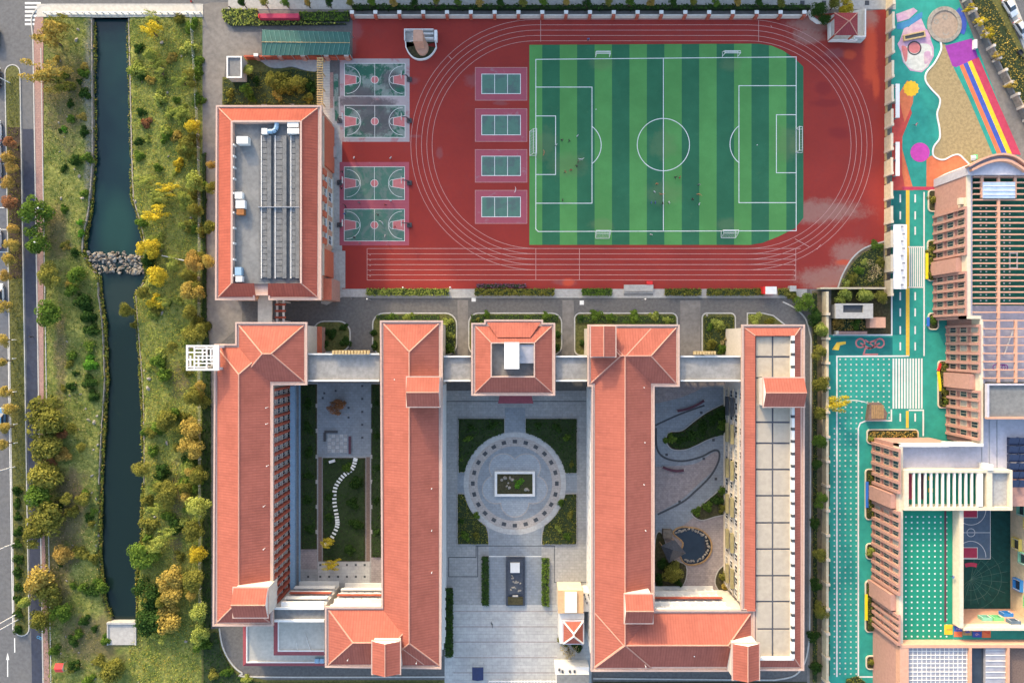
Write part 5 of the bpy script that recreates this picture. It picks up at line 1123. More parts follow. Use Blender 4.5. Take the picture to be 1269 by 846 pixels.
kp('yellow_disc', [(1129+(9.5+.7*math.cos(k*math.pi))*math.cos(k*.26), 110+(9.5+.7*math.cos(k*math.pi))*math.sin(k*.26)) for k in range(24)], .066, 'rubber_yellow'); kp('magenta_disc', arc(1140,189,12,0,360,28)[:-1], .056, 'rubber_magenta')
t = thing('sand_toy', 'small green play house at the lower edge of the sand pit', 'play house', G(1206,196)); MB().pbox(1203.5,193,1208,198.5,.05,1.0,zp=0).build('wall', M['hood_green'], t); mb = MB(); a, b = G(1203,199,1), G(1208.5,192.5,1); mb.gable(a.x,a.y,b.x,b.y,1.0,35,'x'); mb.build('roof', M['white'], t)
for i, (y0, y1) in enumerate(((104,146),(176,218))):
    t = thing('shade_shelf', ('upper','lower')[i]+' white roofed play shelf against the cream boundary wall', 'shelf', G(1113,(y0+y1)/2)); MB().pbox(1110,y0,1115,y1,1.9,2.05).build('roof', M['steel_white'], t)
    for y in (y0+1,(y0+y1)/2,y1-1): MB().pbox(1110.4,y-.4,1114.6,y+.4,0,1.9).build('divider', M['grey_metal'], t)
# white tent
t = thing('event_tent', 'long white tent roof covering the dark playground lane', 'tent', G(1116,317)); a, b = G(1107.5,358,2.8), G(1124.5,278,2.8)
mb = MB(); mb.gable(a.x,a.y,b.x,b.y,2.6,7,'y'); mb.build('canopy', M['fabric_white'], t)
for k in range(5):
    for x in (a.x+.1,b.x-.1): y = a.y+.1+(b.y-a.y-.2)*k/4; MB().tube((x,y,.04),(x,y,2.62),.06).build('leg', M['steel_white'], t)
for k in range(9): q = G(1117.5+(k%2)*2, 281+k*9, 2.9); MB().box(q.x-.3,q.y-.2,3.0,q.x+.3,q.y+.2,3.08).build('roof_tie', M['grey_metal'], t)
# shed in the garden
t = thing('garden_shed', 'grey flat topped shed with open dark well in the garden below the track', 'shed', G(1059,385))
MB().pbox(1036,377, 1082,394, 0, 2.8).build('wall', M['concrete_dark'], t)
for a in ((1035.5,376,1045,394.5),(1070,376,1082,394.5),(1045,376,1070,378),(1045,387,1070,394.5)): MB().pbox(*a, 2.8, 3.3).build('parapet', M['concrete'], t)
MB().pbox(1045,378.5,1069.5,386.5,2.8,2.86).build('roof_well', M['pave_dark'], t); MB().pbox(1078,393,1097.5,406,0,2.2).build('porch', M['salmon'], t)
flat('shed_yard', [(1030,358),(1104,358),(1104,414),(1030,414)], .05, 'soil_bed')
t = thing('garden_wall', 'low red and grey brick wall below the shed', 'wall', G(1052,412)); MB().pbox(1034,410.5,1072,414,0,1.0,zp=0).build('panel', M['brick_paving'], t); MB().pbox(1033,410,1036,414.4,0,1.3,zp=0).build('pillar', M['concrete'], t)
t = thing('climbing_frame', 'brown wooden play platform on the dotted playground floor', 'play frame', G(1089,510)); MB().prism(ppz(1.5,1079,499,1092,499,1100,512,1098,520,1076,521), .05, 1.5).build('platform', M['plank_brown'], t)
for i in range(6): q = G(1081+i*2.6, 501, 1.5); MB().box(q.x-.2,q.y-3.2,1.5,q.x+.2,q.y-.1,1.56).build('plank', M['wood'], t)
t = thing('entrance_arch', 'thin white curved arch over the playground by the yellow tree', 'arch', G(1062,498)); mb = MB(); pts = [G(1048,496),G(1056,495),G(1066,497),G(1080,502)]; zz = (.05,2.0,2.0,.05)
for k in range(3): mb.tube(pts[k]+Vector((0,0,zz[k])), pts[k+1]+Vector((0,0,zz[k+1])), .1)
mb.build('tube', M['white'], t)
# ------------------------------------------------ kindergarten buildings
K1 = thing('kindergarten_building', 'pink kindergarten block with arched gable and pink roof beams', 'school building', G(1190,310))
zt = 11.2; zf = 8.4
def wall_box(par, x0, y0, x1, y1, z0, z1, m, name='wall', top=None): return MB().pbox(x0,y0,x1,y1,z0,z1).build(name, M[m] if top is None else [M[m], M[top]], par) 
e = lambda x, z=zt: (x-CX)*(H-zt)/(H-z)+CX     # pixel at height zt -> pixel at height z over the same point
ex_ = lambda x, z: CX+(x-CX)*(H-zt)/H*H/(H-z)
ey_ = lambda y, z: CY+(y-CY)*(H-zt)/(H-z)
def KB(par, x0, y0, x1, y1, z0, z1, m, name):   # rectangle in pixels as seen at parapet height, any z range
    a, b = G(x0,y1,zt), G(x1,y0,zt); return MB().box(a.x,a.y,z0,b.x,b.y,z1).build(name, M[m], par)
KB(K1, 1198,212,1345,395,0,zf,'pink_wall','wall'); KB(K1, 1198.3,212.3,1345,394.9,zf,zf+.05,'green_dark','terrace_floor'); KB(K1, 1216,395,1345,475,zf,zf+.05,'green_dark','terrace_floor')
KB(K1, 1198.1,212.1,1203,395,zf+.05,zt,'cream','parapet'); KB(K1, 1203.2,212,1207,395,zf+.05,zt-.5,'lavender','inner_ledge'); KB(K1, 1198.1,391,1216,395,zf+.06,zt-.02,'cream','parapet')
ar_ = [(1201,206)]+smooth_px([(1201,206),(1212,200),(1226,194),(1240,191),(1252,192),(1262,196),(1275,206)], 4)+[(1300,212),(1300,216),(1201,216)]
MB().prism(W(ar_, zt+1), 0, zt+.6).build('arched_gable', M['lavender'], K1); ar2 = smooth_px([(1204,211),(1218,204),(1234,199),(1248,199),(1258,203),(1272,212)], 4); MB().strip(W(ar2, zt+1.3), .5, zt+.6, zt+1.5).build('arch_rim', M['salmon'], K1); MB().strip(W(ar_[1:-3], zt+1.6), .4, zt+.3, zt+1.7).build('arch_rim', M['salmon'], K1)
KB(K1, 1198.05,206.2,1201.5,244,0,zt-.3,'pink_wall','side_wall')
a = G(1198,243,zt); b = G(1198,209,zt)
kgf = {'mats': ('white','glass')}
xf = wx_(1198,zt)
facade(K1, '-x', xf, wy_(316,zt), wy_(256,zt), .3, 3.6, 3, 5, .62, 2.1, pier='pink_wall', band='pink_wall', pd=.6, pw=.55, bd=.25, nm=1, sill=False, mats=('cream','glass'))
facade(K1, '-x', xf, wy_(391,zt), wy_(336,zt), .3, 3.6, 3, 5, .62, 2.1, pier='pink_wall', band='pink_wall', pd=.6, pw=.55, bd=.25, nm=1, sill=False, mats=('cream','glass'))
MB().box(xf-1.2, wy_(336,zt), 0, xf-.02, wy_(318,zt), zt-1.6).build('stair_bay', M['pink_wall'], K1)
MB().box(xf-1.0, wy_(252,zt), zt-1.6, xf-.03, wy_(244,zt), zt-.8).build('cornice', M['cream'], K1)
for i, y in enumerate(np.arange(212+6, 378, 7.15)): KB(K1, 1207.1,y,1345,y+1.7,zt-.5,zt-.05,'salmon','roof_beam')
for x in (1216,1236.5,1257): KB(K1, x,213,x+3,(245 if x != 1236.5 else 395),zt-.45,zt,'salmon','cross_beam')
KB(K1, 1217.5,226,1257,246,zt-.04,zt+.25,'glass_blue','skylight'); [KB(K1, 1217.5,y,1257,y+1,zt+.253,zt+.33,'white','skylight_bar') for y in (230.5,236,241)]
mb = MB()
for y in np.arange(258,378,7.15):
    for x in (1214,1221,1233,1243,1250): q = G(x+1,y,zf); mb.box(q.x-.16,q.y-.16,zf+.05,q.x+.16,q.y+.16,zf+.1)
mb.build('painted_dots', M['white'], K1, kind='stuff')
KB(K1, 1207.2,378,1345,394.8,zf+.051,zf+.5,'lavender','upper_floor'); KB(K1, 1223.2,394.9,1345,474,zf+.051,zf+.5,'lavender','upper_floor')
for i in range(9):
    y = 386+i*10.2; KB(K1, 1218 if i else 1207.1,y,1345,y+1.6,zt-.5,zt-.05,'salmon','roof_beam')
for x in (1236.5,1258): KB(K1, x,396,x+3,474,zt-.45,zt,'salmon','cross_beam')
p, q = G(1245,441,zf+1), G(1258,405,zf+1); MB().tube((p.x,p.y,zf+.7),(q.x,q.y,zf+.9),.16).build('pipe', M['white'], K1)
for cx_ in (1232,1243,1240): MB().strip(W(arc(cx_,455,3.6,0,360,12), zf), .2, zf+.51).build('floor_ring', M['rubber_purple'], K1)
mb = MB(); q = G(1255,323,zf); mb.strip([(q.x-.8,q.y-1.6),(q.x+.8,q.y-1.6),(q.x+.8,q.y+1.6),(q.x-.8,q.y+1.6)],.22,zf+.06,zf+.3,closed=True); mb.build('floor_frame', M['white'], K1)
K2 = thing('kindergarten_building', 'pink kindergarten block set back behind the curved red and yellow bench', 'school building', G(1200,470))
KB(K2, 1215,395.2,1345,553,0,zf-.02,'pink_wall','wall'); KB(K2, 1215.1,395.3,1219,553,zf-.02,zt-.1,'cream','parapet'); KB(K2, 1219.2,396,1223,475,zf,zt-.6,'lavender','inner_ledge')
KB(K2, 1221,475.2,1345,518,zf-.02,zt+.6,'concrete_dark','roof_block'); 
for a in ((1219.3,475,1345,477),(1219.3,516,1345,518.5),(1219.3,477,1222,516)): KB(K2, *a, zt+.3,zt+1.0,'lavender' if a[3] != 518.5 else 'salmon','parapet')
KB(K2, 1219.2,518.7,1345,584,zf-.5,zf+.3,'lavender','roof_deck'); KB(K2, 1178,549.5,1219,553,zf-.5,zt-.05,'white','parapet')
xf = wx_(1215,zt); facade(K2, '-x', xf, wy_(462,zt), wy_(402,zt), .3, 3.6, 3, 5, .62, 2.1, pier='pink_wall', band='pink_wall', pd=.6, pw=.55, bd=.25, nm=1, sill=False, mats=('cream','glass')); facade(K2, '-x', xf, wy_(546,zt), wy_(484,zt), .3, 3.6, 3, 5, .62, 2.1, pier='pink_wall', band='pink_wall', pd=.6, pw=.55, bd=.25, nm=1, sill=False, mats=('cream','glass'))
MB().box(xf-1.2, wy_(483,zt), 0, xf-.02, wy_(464,zt), zt-1.6).build('stair_bay', M['pink_wall'], K2)
for k in range(8): KB(K2, 1226+k*3.2,522,1227.2+k*3.2,582,zf+.303,zf+.36,'grey_metal','roof_seam') if k % 3 == 0 else None
K3 = thing('kindergarten_building', 'pink kindergarten block with dotted green terrace and white roof beams', 'school building', G(1150,690))
KB(K3, 1116,551,1191,803,0,zf-.04,'pink_wall','wall'); KB(K3, 1191.02,584,1345,631,0,zf-.04,'pink_wall','wall')
KB(K3, 1116.1,551.1,1121,802.9,zf-.04,zt-.6,'cream','parapet'); KB(K3, 1116.1,551.1,1178,554,zf-.03,zt-.55,'white','parapet')
KB(K3, 1121.1,554.1,1219,582,zf-.04,zf+.4,'lavender','roof_deck'); KB(K3, 1121.1,633,1190.9,802.8,zf-.04,zf+.02,'green_roof','terrace_floor')
KB(K3, 1121.2,584,1222,631,zf-.035,zf+.03,'green_roof','terrace_floor')
for x0,y0,x1,y1,m in ((1127,593,1133,597,'rubber_yellow'),(1127,607,1133,611,'white'),(1135,590,1142,622,'rubber_crimson'),(1149,590,1158,622,'plum'),(1160,593,1166,598,'rubber_yellow'),(1160,608,1166,613,'rubber_yellow')): KB(K3, x0,y0,x1,y1,zf+.03,zf+.06,m,'floor_paint')
for a in ((1120,582.2,1254,585.5),(1120,628,1254,632),(1120,585.5,1125.5,628),(1222,585.5,1229,628),(1250.5,585.5,1254,628)): KB(K3, *a, zf+.05,zt+.2,'cream','frame_wall')
for i in range(12): KB(K3, 1131.5+i*7.2,585.6,1133.6+i*7.2,627.9,zt-.4,zt+.1,'white','roof_beam')
KB(K3, 1229.1,585.6,1250.4,627.9,zf,zt-.6,'concrete','concrete_roof'); KB(K3, 1212,586,1217,627,zt-.3,zt+.3,'white','pipe_bundle'); KB(K3, 1222.2,575,1229,582,zf+.4,zt+.5,'white','chimney')
KB(K3, 1191,632.2,1196,779,zf-.04,zt-.5,'cream','parapet'); KB(K3, 1191,632.3,1192.5,779,0,zf-.05,'salmon','well_wall')
mb = MB()
for y in np.arange(640, 800, 7.05):
    for i, x in enumerate(np.arange(1122.5, 1175, 7.2)): q = G(x, y, zf); mb.box(q.x-.155,q.y-.155,zf+.02,q.x+.155,q.y+.155,zf+.05)
mb.build('painted_dots', M['white'], K3, kind='stuff'); KB(K3, 1180.5,634,1183,777,zf+.02,zf+.06,'plum','terrace_stripe')
xf = wx_(1116,zt); facade(K3, '-x', xf, wy_(612,zt), wy_(556,zt), .3, 3.6, 3, 4, .62, 2.1, pier='pink_wall', band='pink_wall', pd=.6, pw=.65, bd=.25, nm=1, sill=False, mats=('cream','glass'))
facade(K3, '-x', xf, wy_(738,zt), wy_(634,zt), .3, 3.6, 3, 9, .62, 2.1, pier='pink_wall', band='pink_wall', pd=.6, pw=.65, bd=.25, nm=1, sill=False, mats=('cream','glass')); facade(K3, '-x', xf, wy_(800,zt), wy_(762,zt), .3, 3.6, 3, 4, .62, 2.1, pier='pink_wall', band='pink_wall', pd=.6, pw=.65, bd=.25, nm=1, sill=False, mats=('cream','glass'))
for a, b in ((632,614),(760,740)): MB().box(xf-1.2, wy_(a,zt), 0, xf-.02, wy_(b,zt), zt-1.6).build('stair_bay', M['pink_wall'], K3)
t = thing('solar_array', 'blue solar panels in a grid on the kindergarten roof', 'solar panels', G(1262,570))
for i in range(6):
    for j in range(4):
        a, b = G(1251.5+j*12.5, 551.5+i*10.5, 9.6), G(1263.5+j*12.5, 542+i*10.5, 9.6); MB().add([(a.x,a.y,9.2),(b.x,a.y,9.2),(b.x,b.y,9.7),(a.x,b.y,9.7)], [(0,1,2,3)]).add([(a.x,a.y,8.7),(a.x,a.y,9.2),(a.x,b.y,9.7),(a.x,b.y,8.7)],[(0,1,2,3)]).add([(b.x,a.y,8.7),(b.x,b.y,8.7),(b.x,b.y,9.7),(b.x,a.y,9.2)],[(0,1,2,3)]).build('solar_panel', M['solar'], t)
# inner court
wc = flat('inner_court', [(1180,622),(1252,622),(1252,760),(1180,760)], .05, 'court_deep')
def wp(name, pts, z, m): MB().sheet(W(pts), z).build(name, M[m], wc)
wp('court_floor', [(1180,622),(1227,622),(1227,692),(1180,692)], .06, 'court_blue')
for y0, y1 in ((622,641),(678,691)): wp('key', [(1180,y0),(1211,y0),(1211,y1),(1180,y1)], .066, 'rubber_crimson'); MB().strip(W([(1180,y0),(1211,y0),(1211,y1),(1180,y1)]), .12, .072, closed=True).build('court_line', M['white_line'], wc)
for pts in ([(1227,622),(1227,692),(1180,692)], [(1180,659.5),(1227,659.5)], arc(1203,659.5,5,0,360,16), arc(1203,690,18.5,180,360,18,20), arc(1203,631,18.5,0,180,18,19)): MB().strip(W(pts), .12, .075).build('court_line', M['white_line'], wc)
wb = (1203, 717)
for k in range(14): 
    a_ = R(-80+k*17); r_ = 46 if abs(math.sin(a_)) < .5 else 32; MB().strip(W([wb,(wb[0]+r_*math.cos(a_), wb[1]+r_*math.sin(a_))]), .06, .066).build('web_line', M['rubber_sky' if k % 5 == 9 else 'court_green'], wc)
for r_ in (14,26,38): MB().strip(W(arc(*wb, r_, -60, 100, 9)), .06, .069).build('web_line', M['court_green'], wc)
MB().strip(W(arc(1203,720,21,-110,-70,6)), .9, .07).build('red_arc', M['rubber_crimson'], wc)
K4 = thing('kindergarten_building', 'kindergarten wall with coloured window boxes along the right edge', 'school building', G(1262,690))
a, b = G(1252,790), G(1290,622); MB().box(a.x, a.y, 0, b.x+10, b.y-.3, zt).build('wall', M['cream_wall'], K4)
def hood(par, face, fx_, al, z, w_, h_, m):
    mb = MB(True); d = .75; s = 1
    mb.box(-w_/2,0,-.15, -w_/2+.15,d,h_); mb.box(w_/2-.15,0,-.15, w_/2,d,h_); mb.box(-w_/2+.15,0,h_-.15, w_/2-.15,d-.01,h_); mb.box(-w_/2+.15,0,-.15, w_/2-.15,d-.01,0); mb.box(-w_/2+.15,.01,0, w_/2-.15,.06,h_-.15, 1); mb.box(-w_/2+.15,d-.12,0,-w_/2+.27,d-.02,h_-.15,2); mb.box(w_/2-.27,d-.12,0,w_/2-.15,d-.02,h_-.15,2)
    o = mb.build('window_box', [M[m], M['glass'], M['white']], par); p = Vector((fx_, al, z)) if face[1] == 'x' else Vector((al, fx_, z)); o.location = p-wloc(par); o.rotation_euler = (0,0,ROT[face])
for al, z, m in ((648,5,'hood_yellow'),(672,1.4,'hood_yellow'),(630,3,'hood_mint'),(700,6.5,'hood_blue'),(722,1.8,'hood_blue'),(745,5,'hood_green'),(664,7.5,'hood_blue'),(690,3.4,'hood_mint'),(735,7.8,'hood_yellow')): hood(K4, '-x', a.x, wy_(al,z), z, 2.6, 2.2, m)
K5 = thing('kindergarten_building', 'kindergarten wing with number game terrace and glass roof at the bottom right', 'school building', G(1220,800))
KB(K5, 1191.1,779.2,1345,806,0,zf-.06,'salmon','wall'); KB(K5, 1196.1,779.1,1345,782,zf-.06,zt-.45,'cream','parapet'); KB(K5, 1191.2,782.1,1345,799,zf-.06,zf+.02,'teal','terrace_floor')
KB(K5, 1116,803.1,1191,880,0,zf+1,'pink_wall','wall'); KB(K5, 1191.1,806.1,1345,880,0,zf+1,'pink_wall','wall')
KB(K5, 1116.1,799.2,1345,803,zf-.03,zt-.2,'salmon','parapet'); KB(K5, 1116.1,803.2,1127,880,zf+1,zt-.25,'salmon','parapet'); KB(K5, 1127.2,803.2,1202,880,zf+1,zt-.8,'glass_roof','glass_roof')
for i in range(14): KB(K5, 1128+i*5.6,803.3,1128.6+i*5.6,880,zt-.797,zt-.7,'white','glazing_bar')
for i in range(9): KB(K5, 1127.3,808+i*5.2,1202,808.6+i*5.2,zt-.795,zt-.69,'white','glazing_bar')
KB(K5, 1202.1,803.2,1205,880,zf+1,zt-.15,'salmon','parapet'); KB(K5, 1205.2,803.2,1224,880,zf+1,zf+1.4,'glass','roof_well'); KB(K5, 1224.2,803.2,1249,880,zf+1,zt-.7,'glass_roof','glass_roof')
for i in range(6): KB(K5, 1224.3,806+i*7,1249,806.7+i*7,zt-.697,zt-.6,'white','glazing_bar')
KB(K5, 1249.2,803.2,1252,880,zf+1,zt-.15,'salmon','parapet'); KB(K5, 1252.2,803.2,1345,880,zf+1,zf+1.3,'plank_brown','roof_well')
yf = wy_(779.2,zt)
for al, z, m in ((1212,5.5,'hood_mint'),(1226,5.5,'hood_green'),(1238,3.2,'hood_blue'),(1247,7.4,'court_blue')): hood(K5, '+y', yf, wx_(al+6,z), z, 2.2, 1.5, m)
def digit(par, ch, x, y, z, size, m, rz):
    cu = bpy.data.curves.new('d', 'FONT'); cu.body = ch; cu.size = size; cu.align_x = 'CENTER'; cu.align_y = 'CENTER'; cu.extrude = .02
    tmp = bpy.data.objects.new('d', cu); C.objects.link(tmp); dg = bpy.context.evaluated_depsgraph_get(); me = bpy.data.meshes.new_from_object(tmp.evaluated_get(dg)); bpy.data.objects.remove(tmp); me.materials.clear(); me.materials.append(M[m])
    q = G(x, y, z); put('number', me, par, Vector((q.x,q.y,z+.06))-wloc(par), rz)
zz = zf+.02
for x0,y0,x1,y1,m,ch,dmm in ((1180.5,777.5,1192,790,'rubber_yellow','1','rubber_orange'),(1192.6,777.5,1203,784,'rubber_blue','2','rubber_lilac'),(1192.6,784.3,1203,791,'rubber_orange','3','rubber_red'),(1203.5,779,1215,789,'sand','4','rubber_blue'),(1216,777.5,1227,784,'rubber_orange','5','rubber_lilac'),(1216,784.3,1227.5,791.5,'rubber_blue','6','rubber_lilac'),(1228,778.5,1239,792,'rubber_orange','7','rubber_red')):
    y0 += 4.6; y1 += 4.6
    if x1 < 1193: KB(K3, x0,y0-2,x1-1.3,y1-2,zz,zz+.05,m,'number_tile'); digit(K3, ch, e(0)+ (x0+x1)/2-.6, (y0+y1)/2-2-7, zz, 2.0, dmm, 1.57) if False else None
    else: KB(K5, x0,y0,x1,min(y1,798.5),zz,zz+.05,m,'number_tile')
    a = G((x0+x1)/2, (y0+min(y1,798.5))/2-(2 if x1 < 1193 else 0), zt); par = K3 if x1 < 1193 else K5
    o_ = digit(par, ch, CX+a.x/(S*(H-zz)/H), CY-a.y/(S*(H-zz)/H), zz, 1.7 if ch in '147' else 1.2, dmm, -1.57)
# beds along the facades with coloured benches
KBED = []
for i, (x0,y0,x1,y1,lb) in enumerate(((1149,298,1160,348,'narrow kerbed bed beside the yellow bench under the upper pink facade'),(1150,388,1162,408,'small rounded bed at the corner of the upper pink facade'),(1162,447,1178,505,'curved bed behind the red and yellow bench'),(1074,532,1137,549,'long bed with red-tipped hedge above the lower pink block'),(1072,581,1088,643,'bed behind the blue bench under the lower facade'),(1073,673,1090,692,'bed with one round bush under the lower facade'),(1072,719,1088,782,'bed behind the yellow bench under the lower facade'),(1073,812,1090,828,'small bed at the bottom of the lower facade'),(1150,236,1165,262,'rounded bed at the top end of the upper pink facade'))):
    t = thing('planting_bed', lb, 'flower bed', G(x0,y0)); po = rrect(x0,y0,x1,y1,4); MB().prism(W(po), .03, .2).build('soil', M['soil_bed'], t); MB().strip(W(po), .25, .03, .3, closed=True).build('kerb', M['cream'], t); KBED.append((x0,y0,x1,y1))
for lb, parts in (('bright yellow straight bench under the upper pink facade', [((1147,314),(1147,346),'yellow_paint')]), ('curved bench painted red, yellow and dark grey', [((1164,450),(1161,459),'red_paint'),((1161,460),(1164,484),'yellow_paint'),((1164.5,485),(1168,500),'dark_metal')]), ('bright blue straight bench under the lower facade', [((1073,596),(1073,628),'blue_paint')]), ('bright yellow straight bench under the lower facade', [((1072,735),(1072,767),'yellow_paint')]), ('short blue bench by the bed at the upper facade corner', [((1148.5,393),(1148.5,404),'blue_paint')])):
    t = thing('coloured_bench', lb, 'bench', G(*parts[0][0]))
    for p, q, m in parts: MB().strip(pp(*p,*q), .6, .45, .6).build('seat', M[m], t); [MB().pbox(x-1,y-1,x+1,y+1,.03,.45,zp=0).build('leg', M['grey_metal'], t) for x, y in ((p[0]*.9+q[0]*.1,p[1]*.9+q[1]*.1),(q[0]*.9+p[0]*.1,q[1]*.9+p[1]*.1))]
for i in range(14):
    y0 = 545+i*21
    if i % 5 == 4: continue
    flat('narrow_bed', [(1022,y0),(1028,y0),(1028,y0+19),(1022,y0+19)], .07, 'soil_bed')
# street corner top right
flat('street_corner', [(1232,-60),(1400,-60),(1400,260),(1269,75)], .03, 'asphalt_road'); flat('corner_footpath', [(1222,-60),(1234,-60),(1300,110),(1288,110)], .045, 'concrete_pale'); flat('verge', [(1193,-40),(1222,-40),(1290,110),(1290,160),(1269,150)], .04, 'lawn_bed')
t = thing('boundary_wall', 'diagonal grey and pink wall between the playground and the right-hand street', 'wall', G(1215,50))
p, q = G(1186,-12), G(1276,165); n_ = 12
for i in range(n_):
    u = p.lerp(q, i/n_); v = p.lerp(q, (i+.86)/n_); MB().strip([(u.x,u.y),(v.x,v.y)], .3, 0, 2.0 if i % 2 else 1.4).build('panel', M['stone_wall' if i % 2 else 'concrete_dark'], t); MB().box(u.x-.3,u.y-.3,0,u.x+.3,u.y+.3,2.4).build('pillar', M['plaster'], t)
MB().pbox(1204.5,51,1208,62,0,.9,zp=0).build('notice_board', M['white'], None, label='white board at the corner of the purple playground square', cat='board')
# ---------------------------------------------------------------- vegetation
def leaf_mesh(name, centers, dirs, size, mats=None, up=.35):
    n = len(centers); c = np.asarray(centers); nrm = np.asarray(dirs)+rng.normal(0, .55, (n,3)); nrm[:,2] += up; nrm /= np.linalg.norm(nrm, axis=1)[:,None]+1e-9
    r = rng.normal(size=(n,3)); u = np.cross(nrm, r); u /= np.linalg.norm(u, axis=1)[:,None]+1e-9; v = np.cross(nrm, u)
    s = (size*rng.uniform(.6, 1.35, n))[:,None]; a = rng.uniform(.5, .95, n)[:,None]
    V = np.stack([c-u*s-v*s*a*.5, c+u*s*.3-v*s*a, c+u*s+v*s*a*.4, c-u*s*.2+v*s*a], 1).reshape(-1, 3)
    me = bpy.data.meshes.new(name); me.vertices.add(4*n); me.vertices.foreach_set('co', V.ravel()); me.loops.add(4*n); me.loops.foreach_set('vertex_index', np.arange(4*n))
    me.polygons.add(n); me.polygons.foreach_set('loop_start', np.arange(0, 4*n, 4)); 
    me.update(calc_edges=True); at = me.attributes.new('lv', 'FLOAT', 'FACE'); lv = np.clip(rng.normal(.45, .28, n), 0, 1); at.data.foreach_set('value', lv.astype(np.float32))
    return me
def crown_pts(kind, n, seed):
    r = np.random.default_rng(seed); P, Dn = [], []
    if kind == 'palm':
        for k in range(34):
            a = r.uniform(0, 6.28); el = r.uniform(-.2, .9); L = r.uniform(.7, 1.05); m = n//34
            t = np.linspace(.08, 1, m); x = t*L; z = el*x-.75*x*x*(.6+el*.4); w_ = .13*(1-t)+.02
            side = r.uniform(-1, 1, m)*w_; ca, sa = math.cos(a), math.sin(a)
            P.append(np.stack([x*ca-side*sa, x*sa+side*ca, z], 1)); Dn.append(np.tile([0,0,1.], (m,1)))
        return np.concatenate(P), np.concatenate(Dn)
    nb = {'round': 15, 'shrub': 8, 'feather': 18, 'twig': 9, 'tall': 16}[kind]
    for k in range(nb):
        th = r.uniform(0, 6.28); ph = math.acos(r.uniform(-.15, 1)); rad = r.uniform(.35, .72); c = np.array([rad*math.sin(ph)*math.cos(th), rad*math.sin(ph)*math.sin(th), rad*math.cos(ph)*.85])
        br = r.uniform(.24, .42)
        if k == 0: c = np.array([0,0,.15]); br = .5
        if kind == 'feather': c = np.array([r.uniform(-.75,.75), r.uniform(-.55,.55), r.uniform(-.3,.8)]); br = r.uniform(.16,.3)
        if kind == 'twig': br = r.uniform(.2,.36)
        m = int(n/nb*(br/.33)**1.6)+4; d = r.normal(size=(m,3)); d[:,2] = np.abs(d[:,2])*np.where(r.random(m) < .75, 1, -1); d /= np.linalg.norm(d, axis=1)[:,None]
        rr = br*(1-.55*r.random(m)**2.2); q = c+d*rr[:,None]*(np.array([1.5,.6,.9]) if kind == 'feather' else 1)
        if kind == 'twig': q = q[::2]; d = d[::2]
        P.append(q); Dn.append(d)
    return np.concatenate(P), np.concatenate(Dn)
CROWN = {}
for kd, nvar, n, sz in (('round',6,2300,.052),('tall',2,1500,.06),('shrub',5,800,.08),('feather',4,2200,.05),('palm',2,1000,.055),('twig',2,700,.05)):
    for i in range(nvar): p, d = crown_pts(kd, n, 100*len(CROWN)+i); CROWN[kd, i] = leaf_mesh('crown', p, d, sz)
def trunk_mesh(seed, bare=False):
    r = random.Random(seed); mb = MB(); mb.tube((0,0,-.06),(.01,0,.5),.075,.05,7); top = Vector((.01,0,.48))
    for k in range(9 if bare else 6):
        a = k*2.4+r.random(); e_ = Vector((math.cos(a)*r.uniform(.35,.6), math.sin(a)*r.uniform(.35,.6), r.uniform(.7,1.05))); mid = top.lerp(e_, .5)+Vector((0,0,.06)); mb.tube(top, mid, .035, .022, 5, cap=False); mb.tube(mid, e_, .022, .008, 4)
        if bare:
            for j in range(4): mb.tube(mid.lerp(e_, .3+.2*j), e_+Vector((r.uniform(-.4,.4),r.uniform(-.4,.4),r.uniform(-.1,.3))), .012, .004, 3)
    return mb.mesh('trunk', M['bark'])
TR = [trunk_mesh(i) for i in range(3)]; TRB = trunk_mesh(9, True)
_cm = {}
def cmesh(kind, i, leaf):
    k = (kind, i, leaf)
    if k not in _cm: me = CROWN[kind, i].copy(); me.materials.append(M['leaf_'+leaf]); _cm[k] = me
    return _cm[k]
NV = {'round':6,'tall':2,'shrub':5,'feather':4,'palm':2,'twig':2}
_tc = [0]
def tree(px, py, r, kind, leaf, label, h=None, group=None, cat=None, z0=None):
    _tc[0] += 1; i = _tc[0]; rm = r*S; small = kind == 'shrub'
    h = h or (rm*1.15 if small else max(3.0, rm*2.3)); zc = h*.45 if small else h-rm*.85
    q = G(px, py, zc)
    if z0 is None:
        gp = (q.x/S+CX, CY-q.y/S); z0 = bank_z(*gp) if (RX0 < gp[0] < RX1 and RY0 < gp[1] < RY1) else .03
        if z0 < -.6: z0 = -.5
    nm = 'shrub' if small else ('palm_tree' if kind == 'palm' else 'tree')
    cat = cat or ('shrub' if small else 'tree'); v = i % NV[kind]; s = rm*random.uniform(1.04, 1.18)
    if small: return put('shrub', cmesh(kind, v, leaf), None, (q.x, q.y, z0-.02), random.random()*6.28, label, cat, group, scale=(s, s*random.uniform(.9,1.1), h*.95))
    t = thing(nm, label, cat, (q.x, q.y, z0), 0, group)
    put('trunk', TRB if kind == 'twig' else TR[i % 3], t, (0,0,0), random.random()*6.28, scale=(h*.55, h*.55, (h-rm*.3)/1.0*(.72 if kind != 'palm' else .9)) if kind != 'palm' else (h*.5,h*.5,zc*1.9))
    put('crown', cmesh(kind, v, leaf), t, (0,0,zc-rm*.1), random.uniform(-.3,.3) if kind == 'feather' else random.random()*6.28, scale=(s, s*random.uniform(.9,1.08), rm*random.uniform(.85,1.05)))
    return t
ADJ = {'green':'mid-green','dark':'dark green','olive':'olive green','lime':'bright lime green','yellow':'golden yellow','orange':'orange-brown','rust':'rust red','gold':'dull gold','tan':'pale tan','plum':'purple-tinged','fresh':'fresh green'}
def size_word(r, small): return ('tiny' if r < 5.5 else 'small' if r < 8 else 'rounded') if small else ('slim' if r < 11 else 'medium' if r < 15.5 else 'large')
